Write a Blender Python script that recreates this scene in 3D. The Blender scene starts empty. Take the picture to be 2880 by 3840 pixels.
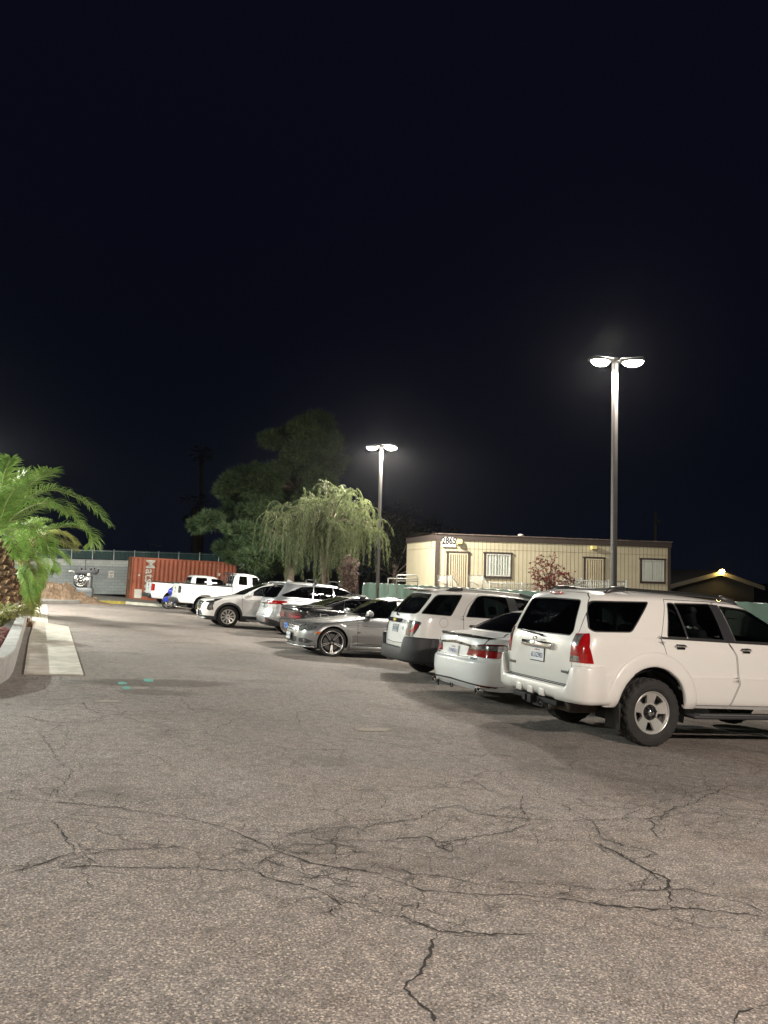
P_LAMP, P_NEAR, P_WALL, P_PORCH, P_FAR = 1350, 2000, 1700, 36, 2700
WALL_LAMPS = (4., 17., 30., 42.)
WALL_MUL = {4.: .3, 17.: 2.9, 30.: .8, 42.: 3.0}
P_LEFT, P_BLDG = 3500, 4000
HALO_DENSITY = 0.0001
import bpy, bmesh, math, random
import numpy as np
from mathutils import Vector, Matrix, noise
from mathutils.geometry import delaunay_2d_cdt
random.seed(7); rng = np.random.default_rng(7)
SC = bpy.context.scene
COL = SC.collection
PI = math.pi
R = math.radians

# ------------------------------------------------------------------ camera geometry
# camera frame: x right, y down, z forward; f in photo pixels (2880 x 3840)
F = 2865.0
HC = 1.45
DOWN = np.array([-0.07993479, 0.99053523, -0.11158129]); DOWN /= np.linalg.norm(DOWN)   # normal of the sloping lot
GRAV = np.array([-.028, 1, -.0732]); GRAV /= np.linalg.norm(GRAV)
WU = -GRAV
WY = np.array([0, 0, 1.]); WY = WY - WU*(WY@WU); WY /= np.linalg.norm(WY)
WX = np.cross(WY, WU)
RW = np.array([WX, WY, WU])                 # camera frame -> world (z up)
FOOT = DOWN*HC                              # lot point under the camera = world origin
def W(p): return RW @ (np.asarray(p, float) - FOOT)
def ray(x, y): return np.array([x-1440., y-1920., F])
def inplane(al):
    a = R(al); d = np.array([math.cos(a), 0, math.sin(a)])
    d = d - DOWN*(d@DOWN); return d/np.linalg.norm(d)
LU = inplane(22.0)
LV = np.cross(LU, DOWN); LV = LV if LV[2] > 0 else -LV
LOT_N = RW @ (-DOWN); LOT_U = RW @ LU; LOT_V = RW @ LV
def lot(u, v, n=0.0): return Vector(LOT_U*u + LOT_V*v + LOT_N*n)
def px_lot(x, y, n=0.0):
    r = ray(x, y); p = r*((HC-n)/(r@DOWN)); return p@LU, p@LV
def px_at(x, y, depth):                     # world point seen at photo pixel x,y at camera depth
    r = ray(x, y); return Vector(W(r*(depth/F)))
M_LOT = Matrix(((LOT_U[0], LOT_V[0], LOT_N[0], 0), (LOT_U[1], LOT_V[1], LOT_N[1], 0), (LOT_U[2], LOT_V[2], LOT_N[2], 0), (0, 0, 0, 1)))
def ground_z(x, y):                         # height of the lot plane, flattening out far away
    z = -(LOT_N[0]*x + LOT_N[1]*y)/LOT_N[2]
    return max(-1.15, min(0.9, z))
def car_matrix(al, px, yo, xax=0, rev=False, pitch=0.0):
    e1 = inplane(al); e2 = np.cross(e1, DOWN); e2 = e2 if e2[2] > 0 else -e2
    up = -DOWN
    if pitch: e1, up = e1*math.cos(pitch)+up*math.sin(pitch), up*math.cos(pitch)-e1*math.sin(pitch)
    r = ray(*px); P = r*(HC/(r@DOWN))
    fw = -e1 if rev else e1; lf = -e2 if rev else e2
    O = P + e2*yo - fw*xax
    o, a, b, c = W(O), RW@fw, RW@lf, RW@up
    return Matrix(((a[0], b[0], c[0], o[0]), (a[1], b[1], c[1], o[1]), (a[2], b[2], c[2], o[2]), (0, 0, 0, 1)))

# ------------------------------------------------------------------ objects
def tag(o, label=None, cat=None, group=None, kind=None):
    if label: o['label'] = label
    if cat: o['category'] = cat
    if group: o['group'] = group
    if kind: o['kind'] = kind
    return o
def thing(name, label, cat, mat=None, group=None):
    o = bpy.data.objects.new(name, None); COL.objects.link(o); o.empty_display_size = .2
    if mat is not None: o.matrix_world = mat
    return tag(o, label, cat, group)
def link(name, me, parent=None, mat=None):
    o = bpy.data.objects.new(name, me); COL.objects.link(o)
    if parent is not None: o.parent = parent
    if mat is not None:
        if parent is not None: o.matrix_local = mat
        else: o.matrix_world = mat
    return o
def upright(p, rz=0.0): return Matrix.Translation(Vector(p)) @ Matrix.Rotation(rz, 4, 'Z')

class MB:
    def __init__(s): s.v = []; s.f = []; s.m = []; s.sm = []
    def add(s, vs, fs, m=0, smooth=False, M=None):
        o = len(s.v)
        if M is not None: vs = [tuple(M @ Vector(v)) for v in vs]
        s.v += [tuple(map(float, v)) for v in vs]
        s.f += [tuple(int(i)+o for i in f) for f in fs]; s.m += [m]*len(fs); s.sm += [smooth]*len(fs)
        return s
    def box(s, c, d, m=0, M=None, bev=0.0, seg=2):
        if bev > 0:
            bm = bmesh.new(); bmesh.ops.create_cube(bm, size=1)
            for v in bm.verts: v.co = Vector((v.co.x*d[0], v.co.y*d[1], v.co.z*d[2]))
            bmesh.ops.bevel(bm, geom=bm.edges[:], offset=min(bev, .49*min(d)), segments=seg, affect='EDGES', profile=.5)
            for v in bm.verts: v.co += Vector(c)
            s.bm(bm, m, M, smooth=True); return s
        x, y, z = d[0]/2, d[1]/2, d[2]/2
        vs = [(c[0]+a*x, c[1]+b*y, c[2]+e*z) for a in (-1, 1) for b in (-1, 1) for e in (-1, 1)]
        return s.add(vs, [(0, 1, 3, 2), (4, 6, 7, 5), (0, 4, 5, 1), (2, 3, 7, 6), (0, 2, 6, 4), (1, 5, 7, 3)], m, False, M)
    def bm(s, bm, m=0, M=None, smooth=True):
        bm.verts.ensure_lookup_table(); bm.verts.index_update()
        s.add([v.co[:] for v in bm.verts], [[v.index for v in f.verts] for f in bm.faces], m, smooth, M); bm.free(); return s
    def tube(s, pts, r, n=8, m=0, M=None, cap=True, smooth=True, ph=0.0):
        pts = [Vector(p) for p in pts]; k = len(pts)
        rs = r if isinstance(r, (list, tuple)) else [r]*k
        vs = []; fs = []; up = None
        for i, p in enumerate(pts):
            d = (pts[min(i+1, k-1)] - pts[max(i-1, 0)]).normalized()
            if up is None or abs(up.dot(d)) > .98: up = Vector((0, 0, 1)) if abs(d.z) < .9 else Vector((1, 0, 0))
            a = d.cross(up).normalized(); b = a.cross(d).normalized(); up = b
            for j in range(n):
                t = 2*PI*j/n + ph; vs.append(p + (a*math.cos(t) + b*math.sin(t))*rs[i])
        for i in range(k-1):
            for j in range(n):
                fs.append((i*n+j, i*n+(j+1) % n, (i+1)*n+(j+1) % n, (i+1)*n+j))
        if cap: fs += [tuple(range(n))[::-1], tuple((k-1)*n+j for j in range(n))]
        return s.add(vs, fs, m, smooth, M)
    def lathe(s, prof, n=32, m=0, M=None, axis='z', smooth=True, mod=None, cap=False):
        vs = []; fs = []; k = len(prof)
        for i in range(n):
            t = 2*PI*i/n; c, q = math.cos(t), math.sin(t)
            for j, (r, h) in enumerate(prof):
                if mod: r = mod(r, h, i, j)
                vs.append((r*c, r*q, h) if axis == 'z' else (r*c, h, r*q))
        for i in range(n):
            for j in range(k-1):
                a, b = i*k+j, ((i+1) % n)*k+j
                fs.append((a, b, b+1, a+1))
        if cap: fs += [tuple(i*k for i in range(n)), tuple(i*k+k-1 for i in range(n))[::-1]]
        return s.add(vs, fs, m, smooth, M)
    def prism(s, poly, h0, h1, m=0, M=None, axes='xz', smooth=False):
        """extrude a 2-D polygon: axes names the two plane axes; the third runs h0..h1"""
        n = len(poly); ix = 'xyz'.index(axes[0]); iy = 'xyz'.index(axes[1]); iz = 3-ix-iy
        vs = []
        for h in (h0, h1):
            for a, b in poly:
                v = [0, 0, 0]; v[ix] = a; v[iy] = b; v[iz] = h; vs.append(v)
        fs = [tuple(range(n)), tuple(range(2*n-1, n-1, -1))] + [(i, i+n, (i+1) % n+n, (i+1) % n) for i in range(n)]
        return s.add(vs, fs, m, smooth, M)
    def plate(s, outer, holes, depth, m=0, M=None, fz=None, me=None):
        """flat plate in x,z (thickness along -y) with holes; fz(x,z) gives a y offset"""
        V = []; E = []; Fc = []
        for P in [outer]+holes:
            if sum(P[i-1][0]*P[i][1]-P[i][0]*P[i-1][1] for i in range(len(P))) < 0: P = P[::-1]
            o = len(V); V += [Vector(p) for p in P]; E += [(o+i, o+(i+1) % len(P)) for i in range(len(P))]; Fc.append(list(range(o, o+len(P))))
        ov, oe, of, _, _, oid = delaunay_2d_cdt(V, E, Fc, 0, 1e-6)
        tri = [f for f, i in zip(of, oid) if 0 in i and not any(j > 0 for j in i)]
        fz = fz or (lambda x, z: 0.0)
        n = len(ov); vs = [(v.x, fz(v.x, v.y), v.y) for v in ov] + [(v.x, fz(v.x, v.y)-depth, v.y) for v in ov]
        ff = []
        for t in tri:
            a, b, c = [ov[i] for i in t]
            if (b-a).cross(c-a) > 0: t = list(reversed(t))
            ff.append(tuple(t))
        cnt = {}
        for t in ff:
            for i in range(3): cnt[(t[i], t[(i+1) % 3])] = 1
        walls = [(b, a, a+n, b+n) for (a, b) in cnt if (b, a) not in cnt]
        s.add(vs, ff + [tuple(i+n for i in reversed(t)) for t in ff], m, False, M)
        return s.add(vs, walls, me if me is not None else m, False, M)
    def build(s, name, mats, parent=None, M=None, norm=None):
        me = bpy.data.meshes.new(name)
        me.from_pydata(s.v, [], s.f)
        for mt in (mats if isinstance(mats, (list, tuple)) else [mats]): me.materials.append(mt)
        me.polygons.foreach_set('material_index', s.m); me.polygons.foreach_set('use_smooth', s.sm)
        me.update()
        return link(name, me, parent, M)

def text_mb(txt, size, mb=None, m=0, M=None, depth=0.002, align='CENTER', bold=0.0, sx=1.0, spacing=1.0):
    cu = bpy.data.curves.new('letters', 'FONT'); cu.body = txt; cu.size = size; cu.extrude = depth; cu.offset = bold
    cu.align_x = align; cu.align_y = 'CENTER'; cu.resolution_u = 2; cu.space_character = spacing
    ob = bpy.data.objects.new('letters', cu); COL.objects.link(ob)
    dg = bpy.context.evaluated_depsgraph_get(); me = ob.evaluated_get(dg).to_mesh()
    mb = mb or MB()
    # letters lie in x (reading) / z (up), facing -y
    mb.add([(v.co.x*sx, -v.co.z, v.co.y) for v in me.vertices], [tuple(p.vertices) for p in me.polygons], m, False, M)
    ob.evaluated_get(dg).to_mesh_clear(); bpy.data.objects.remove(ob); bpy.data.curves.remove(cu)
    return mb

# ------------------------------------------------------------------ materials
class NT:
    def __init__(s, name):
        s.mat = bpy.data.materials.new(name); s.mat.use_nodes = True; s.t = s.mat.node_tree; s.t.nodes.clear()
        s.out = s.n('ShaderNodeOutputMaterial')
    def n(s, typ, **kw):
        nd = s.t.nodes.new(typ)
        for k, v in kw.items():
            if k.startswith('i_'):
                nd.inputs[k[2:].replace('_', ' ')].default_value = v
            else: setattr(nd, k, v)
        return nd
    def l(s, a, b): s.t.links.new(a, b)
    def coord(s, kind='Object', scale=None):
        tc = s.n('ShaderNodeTexCoord'); o = tc.outputs[kind]
        if scale is not None:
            mp = s.n('ShaderNodeMapping'); mp.inputs['Scale'].default_value = scale if not isinstance(scale, (int, float)) else (scale,)*3
            s.l(o, mp.inputs['Vector']); o = mp.outputs['Vector']
        return o
    def noise(s, vec, scale, detail=4, rough=.55, dist=0.0):
        nd = s.n('ShaderNodeTexNoise'); nd.inputs['Scale'].default_value = scale; nd.inputs['Detail'].default_value = detail
        nd.inputs['Roughness'].default_value = rough; nd.inputs['Distortion'].default_value = dist; s.l(vec, nd.inputs['Vector']); return nd
    def ramp(s, fac, stops, interp='LINEAR'):
        r = s.n('ShaderNodeValToRGB'); cr = r.color_ramp; cr.interpolation = interp
        while len(cr.elements) < len(stops): cr.elements.new(.5)
        for e, (p, c) in zip(cr.elements, stops): e.position = p; e.color = c if len(c) == 4 else (*c, 1)
        s.l(fac, r.inputs['Fac']); return r.outputs['Color']
    def mix(s, fac, a, b, mode='MIX'):
        m = s.n('ShaderNodeMix', data_type='RGBA', blend_type=mode)
        for inp, v in ((m.inputs[0], fac), (m.inputs[6], a), (m.inputs[7], b)):
            if hasattr(v, 'is_linked') or hasattr(v, 'links'): s.l(v, inp)
            elif isinstance(v, (int, float)): inp.default_value = v
            else: inp.default_value = v if len(v) == 4 else (*v, 1)
        return m.outputs[2]
    def math(s, op, a, b=None):
        m = s.n('ShaderNodeMath', operation=op)
        for inp, v in ((m.inputs[0], a), (m.inputs[1], b)):
            if v is None: continue
            if isinstance(v, (int, float)): inp.default_value = v
            else: s.l(v, inp)
        return m.outputs[0]
    def bsdf(s, color, rough=.5, metal=0., coat=0., spec=.5, bump=None, bstr=.3, bdist=.01, **kw):
        b = s.n('ShaderNodeBsdfPrincipled')
        def st(k, v):
            if isinstance(v, (int, float)): b.inputs[k].default_value = v
            elif isinstance(v, tuple): b.inputs[k].default_value = v if len(v) == 4 else (*v, 1)
            else: s.l(v, b.inputs[k])
        st('Base Color', color); st('Roughness', rough); st('Metallic', metal); st('Coat Weight', coat); st('Specular IOR Level', spec)
        b.inputs['Coat Roughness'].default_value = .04
        for k, v in kw.items(): st(k.replace('_', ' '), v)
        if bump is not None:
            bp = s.n('ShaderNodeBump'); bp.inputs['Strength'].default_value = bstr; bp.inputs['Distance'].default_value = bdist
            s.l(bump, bp.inputs['Height']); s.l(bp.outputs['Normal'], b.inputs['Normal'])
        s.l(b.outputs[0], s.out.inputs['Surface']); return s.mat
MATS = {}
def simple(name, col, rough=.5, metal=0., coat=0., vary=.06, vscale=3., bump=0., bscale=60., spec=.5, **kw):
    if name in MATS: return MATS[name]
    t = NT(name); c = t.coord('Object')
    n = t.noise(c, vscale, 5)
    lo = tuple(max(0, x*(1-vary)) for x in col); hi = tuple(min(1, x*(1+vary)) for x in col)
    colr = t.ramp(n.outputs['Fac'], [(.3, lo), (.7, hi)])
    bp = t.noise(c, bscale, 4).outputs['Fac'] if bump else None
    MATS[name] = t.bsdf(colr, rough, metal, coat, spec, bump=bp, bstr=bump, **kw); return MATS[name]
def paint(name, col, metal=0., rough=.32, flake=False, dirt=.06):
    """car paint: base coat, clear coat, thin uneven dust and slight orange peel"""
    if name in MATS: return MATS[name]
    t = NT(name); c = t.coord('Object')
    n = t.noise(c, 2.2, 6, .6); n2 = t.noise(c, 11, 4)
    f = t.math('MULTIPLY', n.outputs['Fac'], n2.outputs['Fac'])
    dust = t.ramp(f, [(.2, (0, 0, 0)), (.55, (1, 1, 1))])
    d = t.math('MULTIPLY', dust, dirt)
    colr = t.mix(d, col, (.34, .29, .23))
    ro = t.math('ADD', t.math('MULTIPLY', dust, .08), rough)
    bp = t.noise(c, 240, 2).outputs['Fac']
    MATS[name] = t.bsdf(colr, ro, metal, 1.0, .5, bump=bp, bstr=.02, bdist=.002); return MATS[name]
def glass(name, tint, rough=.015, fac=1.0):
    if name in MATS: return MATS[name]
    t = NT(name)
    tr = t.n('ShaderNodeBsdfTransparent'); tr.inputs[0].default_value = (*tint, 1)
    gl = t.n('ShaderNodeBsdfGlossy'); gl.inputs['Roughness'].default_value = rough; gl.inputs[0].default_value = (1, 1, 1, 1)
    fr = t.n('ShaderNodeFresnel'); fr.inputs['IOR'].default_value = 1.55
    ms = t.n('ShaderNodeMixShader'); t.l(fr.outputs[0], ms.inputs[0]); t.l(tr.outputs[0], ms.inputs[1]); t.l(gl.outputs[0], ms.inputs[2])
    t.l(ms.outputs[0], t.out.inputs['Surface']); MATS[name] = t.mat; return t.mat
def emit(name, col, st):
    if name in MATS: return MATS[name]
    t = NT(name); e = t.n('ShaderNodeEmission'); e.inputs[0].default_value = (*col, 1); e.inputs[1].default_value = st
    t.l(e.outputs[0], t.out.inputs['Surface']); MATS[name] = t.mat; return t.mat

WHITE = paint('white car paint', (.72, .705, .675))
WHITE2 = paint('bright white car paint', (.84, .85, .85))
WHITE3 = paint('pearl white car paint', (.90, .90, .89), dirt=0.0, rough=.4)
SILVER = paint('silver grey metallic car paint', (.34, .34, .345), metal=.75, rough=.34)
SILVER2 = paint('light silver metallic car paint', (.55, .57, .59), metal=.7, rough=.34)
BLACKP = paint('black car paint', (.008, .008, .010), rough=.2, dirt=.03)
BLUEP = paint('blue motorcycle paint', (.02, .04, .42), rough=.2, dirt=.0)
GAP = simple('dark panel gap', (.01, .01, .01), .8)
RUBBER = simple('black rubber trim', (.018, .018, .018), .55)
PLASTIC = simple('black textured plastic', (.035, .036, .038), .62, bump=.25, bscale=400)
PLASTIC2 = simple('grey black bumper plastic', (.024, .025, .027), .58, bump=.2, bscale=300)
CHROME = simple('chrome', (.78, .78, .78), .09, metal=1., vary=.02)
ALLOY = simple('machined alloy', (.72, .71, .68), .30, metal=.7, vary=.05, vscale=20)
ALLOY2 = simple('bright alloy', (.75, .75, .74), .2, metal=1., vary=.04)
RIMBLK = simple('gloss black rim', (.012, .012, .013), .18, coat=.5)
TYRE = simple('tyre rubber', (.022, .021, .020), .82, vary=.3, vscale=14, bump=.3, bscale=90)
DARK = simple('dark underbody', (.012, .012, .012), .8)
CABIN = simple('dark cabin trim', (.03, .03, .032), .85)
SEAT = simple('grey seat cloth', (.06, .06, .065), .9)
RUSTM = simple('rusty exhaust steel', (.06, .045, .035), .7, metal=.3, vary=.4, vscale=12)
GL_DARK = glass('privacy glass', (.10, .11, .115))
GL_MID = glass('tinted glass', (.30, .33, .33))
GL_CLEAR = glass('clear green glass', (.66, .76, .70))
RED = simple('red lamp lens', (.30, .005, .007), .12, coat=1., vary=.25, vscale=22)
DRED = simple('dark red lamp lens', (.10, .004, .006), .10, coat=1., vary=.2, vscale=25)
CLEARL = simple('clear lamp lens', (.20, .20, .20), .16, metal=.5, coat=1., vary=.75, vscale=20)
SMOKE = simple('smoked lamp lens', (.04, .04, .045), .08, coat=1., vary=.4, vscale=20)
AMBER = simple('amber reflector', (.55, .13, .02), .25, coat=1.)
PLATEW = simple('white licence plate', (.72, .73, .74), .4, vary=.03)
PLATEB = simple('dark blue lettering', (.03, .05, .20), .5)
PLATEK = simple('black lettering', (.02, .02, .02), .5)

# ------------------------------------------------------------------ car bodies
def pchip(Y):
    Y = np.asarray(Y, float); d = np.diff(Y, axis=0); m = np.zeros_like(Y)
    a, b = d[:-1], d[1:]; ok = (a*b) > 0
    with np.errstate(divide='ignore', invalid='ignore'): hm = np.where(ok, 2*a*b/(a+b), 0)
    m[1:-1] = hm; m[0] = d[0]; m[-1] = d[-1]
    def ev(t):
        t = np.clip(t, 0, len(Y)-1); i = np.minimum(t.astype(int), len(Y)-2); u = (t-i)[:, None]
        return Y[i]*(2*u**3-3*u**2+1) + m[i]*(u**3-2*u**2+u) + Y[i+1]*(-2*u**3+3*u**2) + m[i+1]*(u**3-u**2)
    return ev
def sstep(a, b, x): q = np.clip((x-a)/(b-a), 0, 1); return q*q*(3-2*q)
def inset(poly, d):
    n = len(poly); P = [Vector(p) for p in poly]
    ar = sum(P[i].x*P[(i+1) % n].y - P[(i+1) % n].x*P[i].y for i in range(n)); sg = 1 if ar > 0 else -1
    out = []
    for i in range(n):
        a = (P[i]-P[i-1]).normalized(); b = (P[(i+1) % n]-P[i]).normalized()
        na = Vector((-a.y, a.x))*sg; nb = Vector((-b.y, b.x))*sg
        k = na+nb; k = k/max(.35, (1+na.dot(nb)))
        out.append((P[i].x+k.x*d, P[i].y+k.y*d))
    return out
def rounded(poly, r, n=5):
    out = []; k = len(poly); P = [Vector(p) for p in poly]
    rr = r if isinstance(r, (list, tuple)) else [r]*k
    for i in range(k):
        p = P[i]; a = P[i-1]-p; b = P[(i+1) % k]-p; d = min(rr[i], .45*a.length, .45*b.length)
        if d <= 1e-4: out.append(tuple(p)); continue
        p0 = p+a.normalized()*d; p1 = p+b.normalized()*d
        for j in range(n+1):
            t = j/n; q = p0*(1-t)**2 + p*2*t*(1-t) + p1*t*t; out.append(tuple(q))
    return out

class Body:
    SR, SF = .27, .73
    def __init__(s, rows, flares=(), creases=(), tmax=99):
        s.rows = np.array(rows, float); s.n = len(rows); s.ev = pchip(s.rows); s.T = s.n-1
        s.fl = flares; s.cr = creases; s.tmax = tmax
        S, Tt = np.meshgrid(np.linspace(0, 1, 221), np.linspace(0, s.T, s.T*14+1), indexing='ij')
        s.gs, s.gt = S.ravel(), Tt.ravel(); s.g = s.P(s.gs, s.gt)
    def P(s, S, t):
        S = np.atleast_1d(np.asarray(S, float)); t = np.atleast_1d(np.asarray(t, float))
        zr, xr, zf, xf, w, ar, nr, af, nf, b = s.ev(t).T
        w = np.maximum(w, 1e-4)
        x = np.empty_like(S); y = np.empty_like(S)
        A = S < s.SR; C = S > s.SF; B = ~(A | C)
        ph = S/s.SR*PI/2
        def se(ph, n):
            c, q = np.abs(np.cos(ph)), np.abs(np.sin(ph)); r = 1/np.power(np.power(c, n)+np.power(q, n), 1/n); return r*c, r*q
        c, q = se(ph, nr); x[A] = (xr+ar*(1-c))[A]; y[A] = (w*q)[A]
        k = (S-s.SR)/(s.SF-s.SR); x[B] = ((xr+ar)*(1-k)+(xf-af)*k)[B]; y[B] = w[B]
        ph2 = (1-S)/(1-s.SF)*PI/2
        c, q = se(ph2, nf); x[C] = (xf-af*(1-c))[C]; y[C] = (w*q)[C]
        q = np.clip((x-xr-ar)/np.maximum(.05, xf-af-xr-ar), 0, 1)
        z = zr+(zf-zr)*q + b*4*q*(1-q)
        side = sstep(.05, .2, S)*sstep(.05, .2, 1-S)
        for xc, zc, ra, f, wd in s.fl:
            r = np.hypot(x-xc, z-zc)
            y = y + f*(1-sstep(ra+wd*.74, ra+wd, r))*side*(w > .6)*(1-sstep(s.tmax-1, s.tmax, t))
        for z0, dz, dy, xa, xb in s.cr:          # a pressed line along the side: (height, half width, depth)
            y = y + dy*np.clip(1-np.abs(z-z0)/dz, 0, 1)*side*sstep(xa-.1, xa+.15, x)*(1-sstep(xb-.15, xb+.1, x))
        return np.stack([x, y, z], 1)
    def N(s, S, t):
        S = np.atleast_1d(np.asarray(S, float)); t = np.atleast_1d(np.asarray(t, float))
        e = 2e-3; et = 2e-2
        ds = s.P(np.minimum(S+e, 1), t)-s.P(np.maximum(S-e, 0), t)
        dt = s.P(S, np.minimum(t+et, s.T))-s.P(S, np.maximum(t-et, 0))
        n = np.cross(dt, ds); L = np.linalg.norm(n, axis=1); bad = L < 1e-9
        n = n/np.maximum(L, 1e-12)[:, None]; n[bad] = (0, 0, 1)
        cen = (S < 1e-6) | (S > 1-1e-6); n[cen, 1] = 0
        top = t > s.T-1e-6; n[top, 1] = 0
        n /= np.maximum(np.linalg.norm(n, axis=1), 1e-9)[:, None]
        return n
    VW = {'s': (0, 2, .09, .91), 'r': (1, 2, 0, .30), 'f': (1, 2, .70, 1), 't': (0, 1, 0, 1)}
    def inv(s, view, pts):
        i, j, s0, s1 = s.VW[view]; pts = np.asarray(pts, float)
        mk = (s.gs >= s0) & (s.gs <= s1)
        if view == 't': mk &= s.gt > s.T-4
        tm = s.T if s.tmax > 50 else s.tmax
        mk &= s.gt <= tm
        g = s.g[mk][:, [i, j]]; gs, gt = s.gs[mk], s.gt[mk]
        S = np.empty(len(pts)); t = np.empty(len(pts))
        for k, p in enumerate(pts):
            q = np.argmin(((g-p)**2).sum(1)); S[k], t[k] = gs[q], gt[q]
        for _ in range(10):
            p0 = s.P(S, t)[:, [i, j]]; e = 1e-4
            a = (s.P(np.minimum(S+e, 1), t)[:, [i, j]]-s.P(np.maximum(S-e, 0), t)[:, [i, j]])/(np.minimum(S+e, 1)-np.maximum(S-e, 0))[:, None]
            b = (s.P(S, np.minimum(t+e, s.T))[:, [i, j]]-s.P(S, np.maximum(t-e, 0))[:, [i, j]])/(np.minimum(t+e, s.T)-np.maximum(t-e, 0))[:, None]
            r = pts-p0; det = a[:, 0]*b[:, 1]-a[:, 1]*b[:, 0]; ok = np.abs(det) > 1e-7; det = np.where(ok, det, 1)
            dS = np.where(ok, (r[:, 0]*b[:, 1]-r[:, 1]*b[:, 0])/det, 0); dt = np.where(ok, (a[:, 0]*r[:, 1]-a[:, 1]*r[:, 0])/det, 0)
            S = np.clip(S+np.clip(dS, -.03, .03), s0, s1); t = np.clip(t+np.clip(dt, -.4, .4), 0, tm)
        return S, t
    def at(s, view, a, b, off=0.0, mirror=False):
        S, t = s.inv(view, [(abs(a) if view in 'rf' else a, b)]); p = s.P(S, t)[0]; n = s.N(S, t)[0]
        p = p+n*off
        if mirror: p = p*(1, -1, 1); n = n*(1, -1, 1)
        return Vector(p), Vector(n)
    def poly(s, pts, view, step=.045):
        """map a polygon (all in one view, or vertices (view,a,b)) to the (s,t) domain"""
        V = [(view, *p) if len(p) == 2 else p for p in pts]; out = []
        n = len(V)
        for i in range(n):
            a, b = V[i], V[(i+1) % n]
            if a[0] == b[0] and a[0] != 'st':
                k = max(1, int(math.hypot(a[1]-b[1], a[2]-b[2])/step))
                q = [(a[1]+(b[1]-a[1])*j/k, a[2]+(b[2]-a[2])*j/k) for j in range(k)]
                S, t = s.inv(a[0], q); out += list(zip(S, t))
            else:
                def st(v): return (v[1], v[2]) if v[0] == 'st' else tuple(float(q[0]) for q in s.inv(v[0], [v[1:]]))
                A, B = st(a), st(b)
                for j in range(6): out.append((A[0]+(B[0]-A[0])*j/6, A[1]+(B[1]-A[1])*j/6))
        o = [out[0]]
        for p in out[1:]:
            if abs(p[0]-o[-1][0])+abs(p[1]-o[-1][1])/s.T > 1e-5: o.append(p)
        return o
    def arch(s, xc, zc, ra, squash=1.0, fz=0.0):
        pts = []
        for k in range(41):
            th = R(-40+260*k/40); pts.append((xc+ra*math.cos(th), zc+ra*squash*math.sin(th)))
        S, t = s.inv('s', pts); P = s.P(S, t)
        keep = [(a, b) for a, b, p, q in zip(S, t, P, pts) if abs(p[2]-q[1]) < .01 and b > .02]
        return [(keep[0][0], 0.0)] + keep + [(keep[-1][0], 0.0)]
    def mesh(s, regions, dens=1.0):
        """regions: list of (key, polygon in st, ...) painted in order. Returns st verts, tris, key per tri"""
        KS, KT = 5.0, 3.0/s.T
        V = []; E = []; Fc = []
        T = s.T
        sv = np.unique(np.concatenate([np.linspace(0, s.SR, int(16*dens)), np.linspace(s.SR, s.SF, int(26*dens)), np.linspace(s.SF, 1, int(16*dens))]))
        tv = np.linspace(0, T, int(T*3*dens)+1)
        for (a, b) in regions:
            if sum(b[i-1][0]*b[i][1]-b[i][0]*b[i-1][1] for i in range(len(b))) < 0: b = b[::-1]
            o = len(V); V += [(p[0]*KS, p[1]*KT) for p in b]; k = len(b)
            E += [(o+i, o+(i+1) % k) for i in range(k)]; Fc.append(list(range(o, o+k)))
        C = np.array(V) if V else np.zeros((0, 2))
        bd = [(x*KS, y) for y in (0., T*KT) for x in sv] + [(x*KS, y*KT) for x in (0., 1.) for y in tv[1:-1]]
        o = len(V); V += bd
        G = [(x*KS, y*KT) for x in sv[1:-1] for y in tv[1:-1]]
        for xc, zc, ra, fl, wd in s.fl:         # finer rings where the wheel-arch lip swells
            for k in (.15, .45, .72, .80, .87, .94, 1.02, 1.12):
                q = [(xc+(ra+wd*k)*math.cos(R(a)), zc+(ra+wd*k)*math.sin(R(a))) for a in range(-12, 193, 5)]
                S_, t_ = s.inv('s', q); P_ = s.P(S_, t_); G += [(a*KS, b*KT) for a, b, p, c in zip(S_, t_, P_, q) if abs(p[2]-c[1]) < .01 and .02 < b < T-.1]
        G = np.array(G)
        c_ = np.round(G/.018); _, ui = np.unique(c_, axis=0, return_index=True); G = G[np.sort(ui)]
        if len(C):
            keep = np.ones(len(G), bool)
            for i in range(0, len(G), 400):
                d = ((G[i:i+400, None, :]-C[None])**2).sum(2).min(1); keep[i:i+400] = d > (.022)**2
            G = G[keep]
        V += [tuple(p) for p in G]
        ov, oe, of, _, _, oid = delaunay_2d_cdt([Vector(v) for v in V], E, [], 0, 1e-5)
        st = np.array([(v.x/KS, v.y/KT) for v in ov]); st[:, 0] = np.clip(st[:, 0], 0, 1); st[:, 1] = np.clip(st[:, 1], 0, T)
        cen = np.array([st[list(f)].mean(0) for f in of]); key = ['body']*len(of)
        for (a, b) in regions:                  # later regions paint over earlier ones
            p = np.array(b); q = np.roll(p, -1, 0)
            lo, hi = p.min(0), p.max(0); ids = np.nonzero(((cen >= lo) & (cen <= hi)).all(1))[0]
            if not len(ids): continue
            X, Y = cen[ids, 0][:, None], cen[ids, 1][:, None]
            with np.errstate(divide='ignore', invalid='ignore'):
                xi = p[:, 0]+(Y-p[:, 1])*(q[:, 0]-p[:, 0])/(q[:, 1]-p[:, 1])
            c = (((p[:, 1] > Y) != (q[:, 1] > Y)) & (X < xi)).sum(1) % 2
            for i in ids[c == 1]: key[i] = a
        return st, [tuple(f) for f in of], key

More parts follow.
